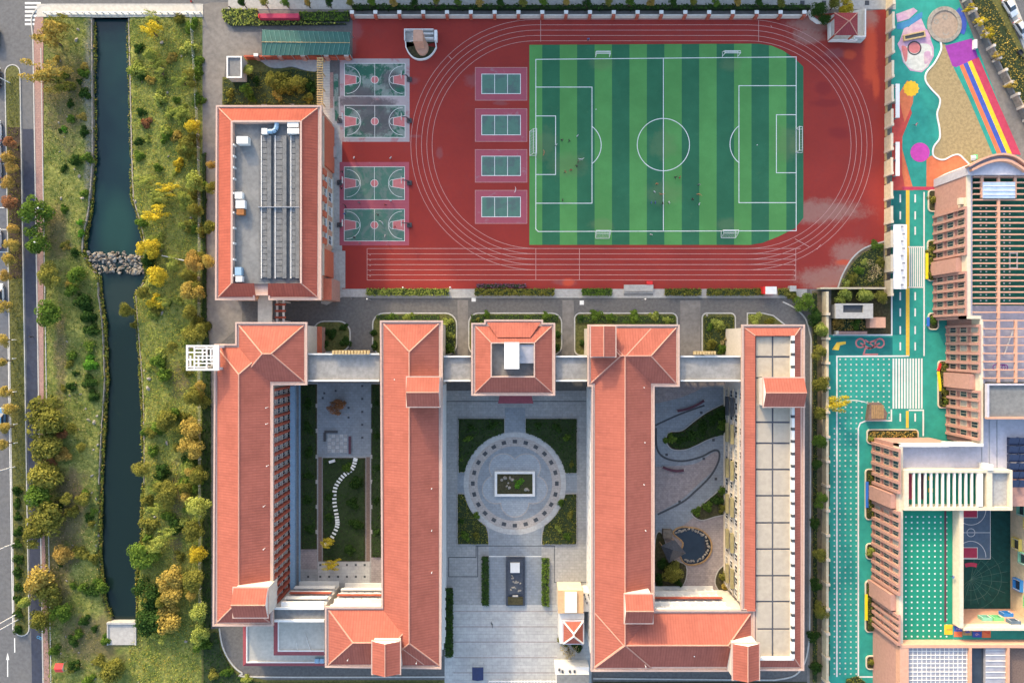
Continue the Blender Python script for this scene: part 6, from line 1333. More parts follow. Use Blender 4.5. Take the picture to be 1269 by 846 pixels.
def plant_row(lst, where, group, order='top', key=lambda a: a[1]):
    lst = sorted(lst, key=key)
    for n, a in enumerate(lst):
        px, py, r, kind, leaf = a[:5]; small = kind == 'shrub'
        nm = {'shrub':'shrub','palm':'palm-like tree','feather':'feathery tree','twig':'twiggy bush'}.get(kind, 'tree')
        tree(px, py, r, kind, leaf, f'{size_word(r, small)} {ADJ[leaf]} {nm} {where}, {nth(n)} from the {order}', h=(a[5] if len(a) > 5 else None), group=group)
r_, f_, s_ = 'round', 'feather', 'shrub'
def extra(n, x0, x1, y0, y1, kinds, seed, rr=(5,12)):
    q = random.Random(seed); out = []
    while len(out) < n:
        x, y = q.uniform(x0, x1), q.uniform(y0, y1)
        if bank_z(x, y) < -.25: continue
        k, l = q.choice(kinds); out.append((x, y, q.uniform(*rr), k, l, None if k == 'shrub' else q.uniform(2.6, 4)))
    return out
plant_row([(72,26,13,f_,'olive',5),(63,48,22,f_,'gold',7),(57,95,23,f_,'gold',7),(80,105,14,f_,'olive',5),(102,90,8,s_,'green'),(103,113,9,s_,'dark'),(85,128,6,s_,'dark'),(102,163,8,s_,'dark'),(79,160,5,s_,'fresh'),(106,194,9,s_,'green'),(92,200,10,s_,'dark'),(78,208,6,s_,'dark'),(104,240,7,s_,'green'),
    (44,262,22,r_,'green',6),(48,297,18,r_,'green',5.5),(98,276,5,s_,'fresh'),(99,289,5.5,s_,'fresh'),(91,312,7,s_,'dark'),(60,342,16,r_,'olive',5),(95,345,16,r_,'green',4),(62,387,21,r_,'green',6),(88,360,11,s_,'green'),(103,372,13,s_,'dark'),(105,392,13,s_,'dark'),(112,410,11,s_,'dark'),(109,430,9,s_,'green'),(108,452,13,s_,'fresh'),(110,475,12,s_,'dark'),(113,492,10,s_,'dark'),(86,479,8,s_,'dark'),(93,462,5,s_,'dark'),(90,440,8,s_,'green')]+extra(16,58,108,60,500,[(s_,'olive'),(s_,'green'),(s_,'dark'),(s_,'gold')],11,(4,8)),
    'on the upper left river bank', 'plants on the upper left river bank')
plant_row([(59,520,28,r_,'olive',6.5),(58,555,21,r_,'olive',5),(78,566,11,s_,'orange'),(51,590,26,r_,'olive',6),(49,612,20,r_,'green',5.5),(61,641,26,r_,'olive',6),(39,665,15,r_,'olive',5),(77,686,15,r_,'orange',4),(51,712,26,r_,'gold',6.5),(60,734,20,r_,'olive',5),(33,744,10,r_,'lime',4),(52,769,17,r_,'olive',5),(75,757,15,r_,'green',4),(102,728,9,s_,'green'),(113,735,9,s_,'dark'),(102,769,9,s_,'dark'),(110,641,7,s_,'dark'),(128,795,9,s_,'green'),(140,836,21,r_,'olive',5),(107,843,10,s_,'green'),(65,806,9,s_,'green'),(96,787,8,s_,'green'),(105,611,7,s_,'green'),(74,540,10,s_,'rust'),(62,572,8,s_,'rust'),(90,828,8,s_,'olive')]+extra(20,60,122,505,840,[(s_,'olive'),(s_,'dark'),(s_,'green'),(r_,'olive')],12,(5,12)),
    'on the lower left river bank', 'plants on the lower left river bank')
plant_row([(187,38,14,f_,'yellow',5),(190,22,10,f_,'lime',4),(233,59,12,s_,'lime'),(236,30,11,s_,'green'),(222,24,9,s_,'olive'),(174,137,7,s_,'dark'),(178,151,9,s_,'rust'),(171,175,7,s_,'dark'),(238,157,10,r_,'yellow',4),(243,123,10,s_,'green'),(236,187,11,s_,'lime'),(244,90,9,s_,'green'),(172,60,8,s_,'dark'),(175,95,6,s_,'dark'),(208,235,11,f_,'yellow',4),(190,264,15,f_,'yellow',5),(174,276,9,s_,'green'),(184,306,15,r_,'yellow',5),(195,342,14,r_,'yellow',5),(184,323,12,s_,'dark'),(241,224,15,r_,'lime',5),(261,233,8,r_,'olive',4),(261,282,10,r_,'olive',4.5),(239,325,14,r_,'orange',5),(261,325,11,r_,'gold',5),(238,363,15,r_,'gold',5),(236,390,13,r_,'olive',5),(156,384,11,r_,'olive',4),(177,363,10,r_,'olive',4),(187,389,9,s_,'lime'),(196,372,8,s_,'green'),(212,140,10,s_,'lime'),(205,170,9,s_,'green'),(200,95,9,s_,'lime'),(262,205,7,r_,'orange',4)]+extra(24,228,249,26,395,[(s_,'lime'),(s_,'olive'),(r_,'olive'),(s_,'green'),(r_,'lime')],13,(7,12))+extra(22,166,228,30,395,[(s_,'lime'),(s_,'olive'),(f_,'lime'),(s_,'green'),(s_,'gold')],14,(5,10))+extra(15,168,232,30,395,[(s_,'lime'),(f_,'lime'),(r_,'lime'),(s_,'yellow')],34,(8,13)),
    'on the upper right river bank', 'plants on the upper right river bank')
plant_row([(242,415,16,r_,'olive',5.5),(163,403,6,s_,'olive'),(239,490,13,r_,'olive',5),(206,516,17,r_,'olive',5),(189,535,8,s_,'dark'),(239,532,16,r_,'gold',5.5),(238,553,15,r_,'gold',5.5),(175,582,12,r_,'olive',4),(199,587,12,s_,'dark'),(245,590,13,r_,'olive',5),(234,572,11,s_,'dark'),(208,610,17,r_,'olive',5),(244,627,18,r_,'lime',6),(241,656,16,r_,'olive',5.5),(216,655,12,s_,'dark'),(183,650,13,s_,'olive'),(179,687,20,r_,'green',4.5),(246,686,14,r_,'yellow',5),(211,715,20,r_,'gold',5.5),(214,738,17,r_,'gold',5),(241,719,16,r_,'olive',5.5),(186,733,20,r_,'dark',4.5),(187,769,21,r_,'dark',4.5),(211,769,19,r_,'gold',5),(247,757,14,r_,'lime',5),(246,785,14,r_,'lime',5),(232,460,8,s_,'olive'),(255,800,8,s_,'green'),(262,838,10,s_,'olive'),(280,834,9,s_,'green'),(305,843,8,s_,'lime'),(190,560,9,s_,'green'),(182,620,10,s_,'olive')]+extra(22,226,250,400,800,[(s_,'lime'),(s_,'olive'),(r_,'olive'),(s_,'green'),(r_,'gold')],15,(8,13))+extra(20,180,228,420,800,[(s_,'lime'),(s_,'olive'),(s_,'green'),(r_,'olive')],16,(5,10))+extra(14,182,236,420,790,[(r_,'lime'),(r_,'olive'),(f_,'lime'),(s_,'green')],36,(9,14)),
    'on the lower right river bank', 'plants on the lower right river bank')
plant_row([(12,178,9,r_,'rust',4),(11,196,10,r_,'orange',4),(15,208,10,r_,'orange',4),(11,226,10,r_,'orange',4),(12,252,11,r_,'rust',4),(14,284,9,r_,'orange',4),(15,302,10,r_,'gold',4),(11,321,10,r_,'gold',4),(8,342,9,r_,'orange',4),(5,380,10,r_,'gold',4),(5,421,9,r_,'gold',4),(4,447,8,r_,'gold',4),(7,487,9,r_,'gold',4),(12,507,10,r_,'gold',4),(7,530,9,r_,'gold',4),(5,550,8,r_,'gold',4)],
    'on the road median', 'autumn trees on the road median')
for n in range(11): tree(19.5+.2*n, 607+17.2*n, 7.6, s_, 'dark', f'clipped round dark bush on the lower road median, {nth(n)} from the top', group='clipped median bushes', h=1.5)
plant_row([(308,88,8,r_,'lime',3.5),(305,111,9,r_,'green',3.5),(354,104,16,r_,'olive',3.5),(368,104,13,r_,'olive',3.5),(285,117,9,s_,'olive'),(336,100,10,r_,'olive',3.5),(343,118,9,s_,'gold'),(384,106,10,s_,'dark'),(383,120,9,s_,'olive'),(312,122,7,s_,'green'),(318,100,7,s_,'dark')], 'in the garden above the gym', 'plants in the garden above the gym')
plant_row([(1044,366,13,r_,'lime',3.5),(1068,367,13,r_,'lime',3.5),(1092,367,9,r_,'olive',3),(998,374,13,r_,'green',3.5),(1010,392,12,r_,'dark',3.5),(1087,305,9,s_,'green'),(1073,324,8,s_,'lime'),(1080,336,15,'twig','tan',3),(1058,346,10,s_,'olive'),(1066,335,8,s_,'green'),(1090,325,8,s_,'olive'),(1050,352,7,s_,'lime'),(1038,399,10,s_,'orange'),(1062,402,8,s_,'green'),(984,367,8,s_,'olive')], 'below the track corner', 'plants below the track corner', 'left', lambda a: a[0])
plant_row([(1015,408,13,r_,'lime',4),(1014,436,10,r_,'olive',3.5),(1017,476,12,r_,'olive',4),(1037,500,14,f_,'yellow',4.5),(1015,512,10,r_,'olive',3.5),(1016,546,10,r_,'green',3.5),(1011,577,9,r_,'dark',3),(1016,619,10,r_,'green',3.5),(1010,650,8,s_,'dark'),(1015,687,11,r_,'olive',3.5),(1011,725,9,r_,'dark',3),(1016,757,11,r_,'olive',3.5),(1010,790,9,s_,'dark'),(1012,826,10,s_,'dark')], 'right of the school lane', 'plants in the strip right of the school lane')
# trees and bushes in the islands and beds
plant_row([(425,405,6,s_,'dark'),(410,415,9,s_,'dark'),(428,425,8,s_,'dark'),(400,428,8,s_,'dark'),(505,392,8,s_,'lime'),(485,394,7,s_,'green'),(555,400,8,s_,'lime'),(558,415,7,s_,'lime'),(556,430,7,s_,'green'),(464,412,6,s_,'dark'),(464,428,6,s_,'dark'),(604,390,7,s_,'green'),(592,396,5,s_,'olive'),(678,392,7,s_,'green'),(690,415,6,s_,'dark'),(690,430,6,s_,'dark'),(720,395,6,s_,'dark'),(740,391,9,s_,'green'),(755,394,7,s_,'green'),(786,392,9,s_,'green'),(812,393,9,s_,'lime'),(828,396,8,s_,'lime'),(723,425,6,s_,'dark'),(890,402,10,s_,'lime'),(900,420,11,'twig','tan',2.5),(882,425,9,s_,'olive'),(897,432,9,s_,'green'),(880,405,7,s_,'green'),(938,395,9,s_,'lime'),(955,398,8,s_,'olive')], 'in the school road beds', 'bushes along the school road', 'left', lambda a: a[0])
plant_row([(580,544,7,s_,'green'),(572,570,5,s_,'green'),(702,543,7,s_,'green'),(708,575,6,s_,'olive'),(577,664,8,s_,'green'),(572,645,6,s_,'dark'),(590,663,7,s_,'olive'),(702,664,8,s_,'green'),(692,655,7,s_,'lime'),(706,638,7,s_,'olive'),(585,530,7,s_,'dark'),(610,527,8,s_,'dark'),(668,527,8,s_,'dark'),(690,530,8,s_,'dark'),(643,599,8,s_,'fresh'),(590,638,6,s_,'green'),(695,622,6,s_,'green')], 'in the round plaza beds', 'bushes in the plaza beds')
plant_row([(832,545,9,s_,'green'),(845,545,9,s_,'dark'),(858,538,10,s_,'dark'),(872,530,10,s_,'dark'),(885,520,10,s_,'dark'),(896,512,9,s_,'dark'),(895,528,9,s_,'green'),(865,634,7,s_,'green'),(876,628,8,s_,'green'),(890,620,9,s_,'dark'),(897,608,7,s_,'green'),(897,630,7,s_,'olive'),(833,710,15,r_,'olive',4),(820,700,9,s_,'dark'),(818,718,9,s_,'dark'),(897,715,9,s_,'olive'),(898,727,6,s_,'gold'),(840,722,7,s_,'dark')], 'in the winding right courtyard', 'plants in the right courtyard')
plant_row([(416,505,13,f_,'rust',3),(405,672,9,f_,'yellow',3),(411,700,10,f_,'yellow',3.4),(428,580,9,s_,'green'),(440,600,10,s_,'dark'),(436,625,9,s_,'dark'),(440,650,10,s_,'dark'),(432,680,9,s_,'dark'),(407,640,7,s_,'dark'),(408,615,7,s_,'dark'),(381,500,8,s_,'dark'),(382,530,8,s_,'dark'),(382,560,8,s_,'dark'),(382,590,8,s_,'dark'),(382,620,8,s_,'dark'),(382,655,8,s_,'dark'),(467,500,6,s_,'dark'),(467,540,6,s_,'dark'),(467,580,6,s_,'dark'),(467,620,6,s_,'dark'),(467,660,6,s_,'dark')], 'in the left courtyard', 'plants in the left courtyard')
plant_row([(1154,310,6,s_,'olive'),(1155,325,6,s_,'olive'),(1154,340,6,s_,'olive'),(1157,397,6,s_,'green'),(1170,455,6,s_,'olive'),(1171,470,6,s_,'olive'),(1172,485,6,s_,'olive'),(1172,498,5,s_,'green'),(1080,542,6,s_,'lime'),(1080,590,6,s_,'olive'),(1081,608,6,s_,'olive'),(1081,632,6,s_,'olive'),(1081,683,8,s_,'lime'),(1080,728,6,s_,'green'),(1081,768,7,s_,'lime'),(1081,820,6,s_,'olive'),(1157,248,7,s_,'olive')], 'under the kindergarten facade', 'bushes under the kindergarten facade')
plant_row([(697,795,8,s_,'olive'),(715,800,10,s_,'dark'),(705,805,13,'twig','tan',3.5)], 'beside the cream gatehouse', 'plants beside the gatehouse', 'left', lambda a: a[0])
plant_row([(1050,8,12,r_,'yellow',4),(1035,6,11,r_,'olive',4),(1015,12,12,r_,'dark',4),(1022,24,9,r_,'dark',3.5)], 'behind the red pavilion', 'trees behind the pavilion')
plant_row([(1200,10,7,f_,'yellow',3),(1212,28,9,f_,'yellow',3),(1224,42,9,f_,'yellow',3),(1236,70,7,f_,'gold',3),(1252,105,7,f_,'gold',3)], 'on the right-hand verge', 'plants on the right-hand verge')
plant_row([(300+26.7*k, 3, 6, r_, ('dark','olive','green','orange')[k % 4], 3.6) for k in range(26)], 'on the top street', 'street trees along the top edge', 'left', lambda a: a[0])
# hedges: leafy boxes
def hedge(po, h, leaf, label, dens=34, sz=.17, core='soil_bed', cat='hedge', z0=.04, group=None):
    Pw = W(po); xs = [p[0] for p in Pw]; ys = [p[1] for p in Pw]; area = abs(sum(Pw[i][0]*Pw[(i+1)%len(Pw)][1]-Pw[(i+1)%len(Pw)][0]*Pw[i][1] for i in range(len(Pw))))/2
    n = int(area*dens/max(.2, area/((max(xs)-min(xs))*(max(ys)-min(ys)))))+40; a = np.array(Pw)
    X = rng.uniform(min(xs), max(xs), n); Y = rng.uniform(min(ys), max(ys), n); ins = np.zeros(n, bool); j = len(a)-1
    for i in range(len(a)):
        c = ((a[i,1] > Y) != (a[j,1] > Y)) & (X < (a[j,0]-a[i,0])*(Y-a[i,1])/(a[j,1]-a[i,1]+1e-12)+a[i,0]); ins ^= c; j = i
    X, Y = X[ins], Y[ins]; m = len(X); Zt = h*(.82+.22*np.sin(X*1.9+np.sin(Y*1.3))*np.cos(Y*2.3))+rng.normal(0, .05*h+.02, m); k = rng.random(m) < .25; Zt[k] *= rng.random(k.sum())
    pts = np.stack([X, Y, Zt], 1); d = np.tile([0,0,1.], (m,1)); c0 = G(sum(p[0] for p in po)/len(po), sum(p[1] for p in po)/len(po)); t = thing('hedge', label, cat, (c0.x, c0.y, z0), group=group)
    pts[:,0] -= c0.x; pts[:,1] -= c0.y; me = leaf_mesh('foliage', pts, d, sz, up=.2); me.materials.append(M['leaf_'+leaf]); put('foliage', me, t)
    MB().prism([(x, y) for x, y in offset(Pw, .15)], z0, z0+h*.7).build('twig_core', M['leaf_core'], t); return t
box4 = lambda x0, y0, x1, y1: [(x0,y0),(x1,y0),(x1,y1),(x0,y1)]
for x0, x1, lf, lb in ((454.5,556.5,'lime','long sunlit clipped hedge at the left end below the track'),(588,687,'olive','long clipped hedge with purple flowers below the track'),(720.5,758,'green','short clipped hedge left of the concrete stage'),(823,868,'olive','short clipped hedge right of the concrete stage'),(875,946,'olive','clipped hedge left of the small red kiosk'),(963,980,'olive','short hedge right of the small red kiosk')): hedge(box4(x0,357.5,x1,366.5), .95, lf, lb)
hedge(box4(590,351.5,652,357), .8, 'plum', 'row of purple flowering plants along the lower edge of the track', 16)
hedge(box4(597,688,606,749), .9, 'dark', 'narrow dark hedge left of the memorial plinth'); hedge(box4(671,690,680.5,750), .9, 'green', 'narrow hedge right of the memorial plinth'); hedge(box4(551.5,727,562,812), 1.0, 'dark', 'dark hedge along the foot of the left teaching wall on the plaza')
hedge(box4(437,8.5,1003,14.5), 1.5, 'dark', 'long dark hedge along the top boundary wall', 14, .22); hedge(box4(371,16,434,28), 1.0, 'green', 'green hedge right of the pink sign wall', 16, .2); hedge([(276,12),(320,13),(320,22),(370,24),(370,28),(430,31),(330,33),(285,33),(277,26)], .8, 'lime', 'yellow-green hedge around the top left gate corner', 16, .2)
for (x0,y0,x1,y1), lf, lb in ((box4(1149,298,1160,348)[0]+box4(1149,298,1160,348)[2],'olive','low planting behind the upper yellow bench'),((1163,448,1177,504),'olive','low planting behind the red and yellow bench'),((1075,533,1136,548),'orange','red-tipped hedge along the top of the lower pink block'),((1073,582,1087,642),'olive','low planting behind the blue bench'),((1073,720,1087,781),'olive','low planting behind the lower yellow bench')): hedge(box4(x0+1,y0+1,x1-1,y1-1), .6, lf, lb, 18, .16, z0=.18)
for nm, (t, po) in BEDOBJ.items(): hedge([(x*.985+po[0][0]*0+.015*sum(p[0] for p in po)/len(po), y*.985+.015*sum(p[1] for p in po)/len(po)) for x, y in po], .45, 'dark' if 'upper' in nm else 'olive', f'leafy ground planting filling the {nm} plaza bed', 11, .15, cat='planting', z0=.15)
hedge(smooth_px([(828,546),(832,537),(846,535),(863,522),(881,510),(902,503),(902,533),(876,543),(862,550),(848,555),(833,554)], 3, True), .7, 'dark', 'dense dark planting along the top curve of the courtyard path', 16, .17, cat='planting')
for k, po, lf, lb in (('i2', [(553,392),(560,396),(564,404),(564,438),(552,438),(552,400)], 'lime', 'bright hedge curving round the right corner of the second roof'), ('i4', [(714,391),(836,391),(836,401),(714,401)], 'green', 'leafy row above the right teaching building roof'), ('i5', box4(872,392,909,438), 'olive', 'mixed low planting in the small bed between the right roofs'), ('i2b', [(465,392),(468,390),(545,390),(545,397),(468,397)], 'green', 'low planting above the second roof'), ('i3', box4(583,390,692,400), 'green', 'low planting above the central square roof'), ('i7', smooth_px([(1041,355),(1047,341),(1058,323),(1074,310),(1094,303)], 3)+[(1094,355)], 'olive', 'mixed low planting in the curved bed at the track corner')): hedge(po, .4, lf, lb, 12, .15, cat='planting', z0=.14)
for k, (po, lb) in enumerate(((box4(374,477,392,679),'dark planting strip along the foot of the river-side block'),(box4(461,477,473.5,689),'dark planting strip along the right side of the left courtyard'),(box4(401,568,452,694),'dark lawn planting crossed by pale stepping stones'))): hedge(po, .2 if k == 2 else .45, 'dark', lb, 10, .14, cat='planting', z0=.09)
hedge([(277,98),(299,98),(302,90),(325,90),(340,90),(362,86),(392,91),(392,130),(277,130)], .35, 'olive', 'low ground planting filling the garden above the gym', 9, .16, cat='planting', z0=.15)
hedge([(252,783),(270,782),(274,802),(286,826),(300,840),(330,845),(545,845),(545,880),(252,880)], .4, 'dark', 'dark planting along the lower left outside kerb', 8, .18, cat='planting'); hedge([(740,846),(990,846),(990,875),(740,875)], .4, 'dark', 'dark planting along the bottom right outside kerb', 8, .18, cat='planting')
hedge([(251,190),(256,190),(257,395),(262,440),(262.5,780),(251,780)], .5, 'dark', 'dense planting strip coloured dark for shade between the bank fence and the school', 10, .2, cat='planting'); hedge(box4(1006.5,362,1012.5,845), .4, 'olive', 'long low planting strip right of the school lane', 7, .17, cat='planting')  # strip by the bank fence: dark leaves also paint in the tree shade
hedge([(1197,-15),(1220,-15),(1288,112),(1288,150),(1272,150)], .35, 'gold', 'yellowish grass planting on the verge by the right-hand street', 8, .18, cat='planting'); hedge(box4(1032,396,1074,409), .5, 'orange', 'orange and green planting below the grey shed', 12, .16, cat='planting')
hedge([(1048,840),(1062,836),(1075,846),(1080,860),(1045,860)], .6, 'olive', 'rounded planting at the bottom of the dotted playground', 14, .16, cat='planting')
# grass tufts on both banks (uncountable)
def tufts(n, x0, x1, leaf, seed, lo=.05, hi=.4, sz=.12, test=None):
    r = np.random.default_rng(seed); P = []
    while len(P) < n:
        x, y = r.uniform(x0, x1), r.uniform(24, 850)
        z = bank_z(x, y)
        if z < -.45 or (test and not test(x, y)): continue
        d = .5+.5*_vn(x*.16+seed, y*.13)+.35*_vn(x*.45, y*.4+seed)
        if r.random() > d: continue
        q = G(x, y); P.append((q.x, q.y, z+r.uniform(lo, hi)))
    P = np.array(P); me = leaf_mesh('bank_tufts', P, np.tile([0,0,.6], (len(P),1)), sz, up=.1); me.materials.append(M['leaf_'+leaf])
    put('bank_tufts', me, kind='stuff', label=f'{ADJ[leaf]} grass and weeds growing on the river banks', cat='grass')
east = lambda x, y: x > np.interp(y, ey, ex)
tufts(26000, 160, 250, 'lime', 1, sz=.11, hi=.35); tufts(7000, 160, 250, 'green', 2, sz=.11, hi=.3); tufts(9000, 160, 250, 'gold', 3, sz=.10, hi=.35); tufts(6000, 160, 250, 'yellow', 7, sz=.10, hi=.3); tufts(9000, 55, 125, 'olive', 4, sz=.11); tufts(6000, 55, 125, 'dark', 5, sz=.11); tufts(3500, 55, 125, 'tan', 6, sz=.1)
def edge_reeds(n, leaf, seed, sz=.16):
    r = np.random.default_rng(seed); P = []
    while len(P) < n:
        y = r.uniform(26, 765); w_ = r.random() < .5; e_ = np.interp(y, wy, wx) if w_ else np.interp(y, ey, ex); k = .5+.5*_vn(y*.23+seed, 4*w_)+.4*_vn(y*.06, 2+w_)
        if r.random() > k or (y < 230 and r.random() < .6): continue
        o = abs(r.normal(0, 2.2))-1.2-1.6*k; x = e_-o*(1 if w_ else -1)*-1*-1; q = G(x, y); P.append((q.x, q.y, max(bank_z(x, y), -.95)+r.uniform(.05, .9*k+.1)))
    P = np.array(P); me = leaf_mesh('bank_reeds', P, np.tile([0,0,.5], (len(P),1)), sz, up=.1); me.materials.append(M['leaf_'+leaf]); put('bank_reeds', me, kind='stuff', label=f'{ADJ[leaf]} reeds and weeds along the water edge', cat='reeds')
edge_reeds(5000, 'olive', 21); edge_reeds(3500, 'lime', 22); edge_reeds(3500, 'dark', 23); edge_reeds(2000, 'gold', 24)
P = np.array([(*XY(random.uniform(xm(y)+3, xa(y)-2), y), .12+random.uniform(.02,.2)) for y in rng.uniform(95, 780, 3500)]); me = leaf_mesh('median_grass', P, np.tile([0,0,.6],(len(P),1)), .12, up=.1); me.materials.append(M['leaf_olive']); put('median_grass', me, kind='stuff', label='short grass growing on the road median', cat='grass')

# ---------------------------------------------------------------- stones of the weir and on the banks
wr = thing('rock_weir', 'rough stone weir crossing the river below the upper pool', 'weir', G(139,326)+Vector((0,0,-2)))
k = 0
for j in range(8):
    for i in range(24):
        x = 101+i*3.2+random.uniform(-1.8,1.8); y = 314+j*3.2+random.uniform(-1.8,1.8)+(i > 16)*2; s = random.uniform(.25,.7)**1.0; q = G(x, y); k += 1
        put('stone', ROCK[k % 8], wr, Vector((q.x,q.y,-1.2+.25*math.sin(j*1.2)+random.uniform(0,.45)))-wloc(wr), random.random()*6, scale=(s, s*random.uniform(.7,1.1), s*.9))
wr2 = MB().pbox(101,314,180,339,-2.3,-1.15,zp=0).build('weir_base', M['stone_wall'], wr)
def boulder(x, y, r, label, grp):
    z = bank_z(x, y) if RX0 < x < RX1 else .05; q = G(x, y); put('boulder', ROCK[random.choice((1,3,5,7))], None, (q.x, q.y, z+r*.1), random.random()*6, label, 'boulder', grp, scale=(r*.72, r*.6, r*.55))
def boulders(lst, where, grp):
    for n, (x, y, r) in enumerate(sorted(lst, key=lambda a: a[1])): boulder(x, y, r, f'pale boulder {where}, {nth(n)} from the top', grp)
boulders([(95,50,.7),(97,37,.7),(75,76,.4),(90,105,.5),(83,145,.4),(97,143,.4),(73,152,.4),(74,188,.4),(80,170,.35),(99,219,.8),(103,246,.8),(76,246,.5),(93,210,.4),(83,423,.5),(66,263,.5),(62,304,.5),(100,488,.5),(86,490,.5),(107,506,.5),(110,520,.8),(117,523,.7),(121,515,.6),(121,551,.6),(116,557,.5),(114,589,.7)], 'on the upper left bank', 'stones on the upper left bank')
boulders([(114,610,.5),(119,618,.5),(121,634,.5),(118,650,.4),(120,664,.5),(119,676,.4),(121,688,.6),(122,700,.5),(83,719,.5),(90,675,.4),(85,753,.5),(82,788,.5),(76,809,.4),(98,808,.4),(115,822,.4),(93,832,.4),(147,825,.5),(118,840,.4),(172,845,.4)], 'on the lower left bank', 'stones on the lower left bank')
boulders([(201,53,.8),(203,86,.7),(208,115,.6),(225,70,.5),(173,65,.5),(176,101,.6),(208,165,.4),(209,194,.5),(168,250,.6),(237,270,.6),(200,310,.5),(201,388,.8),(174,444,.7),(179,459,.5),(185,469,.9),(184,481,.8),(185,541,.5),(207,549,.9),(231,794,.7),(192,640,.6),(200,752,.5)], 'on the right bank', 'stones on the right bank')
for n, (x, y) in enumerate(((595,393),(631,392),(693,394),(717,394),(876,391))):
    boulder(x, y, .55, 'pale garden stone beside '+('the left kerb curve above the central roof','the top kerb above the central roof','the right kerb curve above the central roof','the left kerb curve above the right roof','the kerb of the small bed between the right roofs')[n], 'garden stones')
# ---------------------------------------------------------------- street lamps and bollards
def lamp(x, y, label, h=8.5, a=180, double=False):
    t = thing('street_lamp', label, 'street lamp', G(x, y)+Vector((0,0,.1)), group='street lamps on the road median')
    MB(True).tube((0,0,0),(0,0,h),.13,.08,8).build('pole', M['steel_white'], t)
    for s in ((1,-1) if double else (1,)):
        d = Vector((math.cos(R(a))*s, math.sin(R(a)), 0)); e_ = d*2.0+Vector((0,0,h+.5)); MB(True).tube((0,0,h-.1), e_, .06, .05, 6).build('arm', M['steel_white'], t)
        p = e_; MB(True).tube(p-d*.1, p+d*.8, .16, .12, 6).build('lamp_head', M['white'], t)
lamp(12.5,103,'white street lamp on the rounded upper end of the road median'); lamp(19,578,'white street lamp on the median level with the big olive bank tree'); lamp(19.5,672,'white street lamp on the median among the clipped round bushes'); lamp(22,760,'upper of the twin white street lamps at the lower median end'); lamp(23,767,'lower of the twin white street lamps at the lower median end', 9.5, 195)
for n, y in enumerate((421,444,485,525,548)): put('bollard_light', MB().tube((0,0,0),(0,0,.9),.09,n=6).tube((0,0,.9),(-.25,0,1.0),.12,n=6).mesh('bollard_light', M['white']), None, G(xm(y)+8, y)+Vector((0,0,.1)), 0, f'small white bollard light on the middle of the road median, {nth(n)} from the top', 'bollard', 'bollards on the median')
for n, (x, y, h) in enumerate(((460,372,4.5),(503,358,4.5),(560,358,4.5),(795,372,4.5),(66,263,5),(62,304,5))):
    lb = ('lamp post at the left bend of the school road','lamp post in the sunlit hedge below the track','lamp post at the right end of the sunlit hedge','lamp post on the school road near the stage','lamp post beside the upper lime tree on the left bank','lamp post beside the lower lime tree on the left bank')[n]
    t = thing('lamp_post', lb, 'lamp post', G(x, y)+Vector((0,0,(bank_z(x,y) if x < 251 else .03))), group='slim lamp posts'); MB(True).tube((0,0,-.1),(0,0,h),.07,.05,6).build('pole', M['grey_metal'], t); MB(True).tube((0,0,h),(0,0,h+.25),.2,.12,8).build('lamp_head', M['white'], t)
p, q = G(202,317), G(229,323); MB().tube((p.x,p.y,.5),(q.x,q.y,.35),.12).tube((p.x,p.y,-.3),(p.x,p.y,.55),.1).tube((q.x,q.y,-.3),(q.x,q.y,.4),.1).build('white_beam', M['white'], None, label='thin white horizontal beam right of the rock weir', cat='beam')
# ---------------------------------------------------------------- vehicles
def car_proto():
    t = thing('parked_car', 'car', 'car'); L_ = [(-2.3,.55,.35,.62,.0),(-2.2,.8,.3,.8,.0),(-1.5,.9,.25,.92,0),(-.6,.92,.25,.95,0),(.7,.92,.25,.95,0),(1.5,.9,.25,.88,0),(2.1,.82,.3,.74,0),(2.3,.55,.38,.6,0)]
    mb = MB(); n = 6; vs = []
    for x, w_, zb, zs, _ in L_: vs += [(x,-w_*.9,zb),(x,-w_,zb+.25),(x,-w_*.93,zs),(x,w_*.93,zs),(x,w_,zb+.25),(x,w_*.9,zb)]
    fs = [(i*n+j, i*n+(j+1) % n, (i+1)*n+(j+1) % n, (i+1)*n+j) for i in range(len(L_)-1) for j in range(n)]+[tuple(range(n)), tuple(range(len(L_)*n-1, len(L_)*n-n-1, -1))]
    mb.add(vs, fs); body = mb.build('body', M['car_white'], t, smooth=False)
    mb = MB(); mb.add([(-2.0,-.8,.9),(1.05,-.83,.93),(1.05,.83,.93),(-2.0,.8,.9),(-1.45,-.62,1.43),(.25,-.64,1.45),(.25,.64,1.45),(-1.45,.62,1.43)], [(0,1,5,4),(1,2,6,5),(2,3,7,6),(3,0,4,7),(4,5,6,7)]); mb.build('cabin_glass', M['glass'], t)
    mb = MB(); mb.add([(-1.42,-.62,1.44),(.2,-.63,1.46),(.2,.63,1.46),(-1.42,.62,1.44),(-1.3,-.5,1.52),(.05,-.5,1.53),(.05,.5,1.53),(-1.3,.5,1.52)], [(0,1,5,4),(1,2,6,5),(2,3,7,6),(3,0,4,7),(4,5,6,7)]); mb.build('roof', M['car_white'], t)
    for x in (-1.4,1.4):
        for s in (-1,1): o = MB().tube((x,s*.68,.33),(x,s*.9,.33),.33,n=14).build('wheel', M['rubber_tyre'], t); MB().tube((x,s*.88,.33),(x,s*.92,.33),.2,n=10).build('rim', M['grey_metal'], o)
    for s in (-1,1): MB().box(2.12,s*.75-.18,.55,2.3,s*.75+.18,.68).build('headlight', M['white'], t); MB().box(-2.3,s*.72-.18,.6,-2.16,s*.72+.18,.74).build('tail_light', M['red_paint'], t)
    for s in (-1,1): MB().box(.75,s*.92,.9,.95,s*1.08,1.05).build('mirror', M['car_white'], t)
    return t
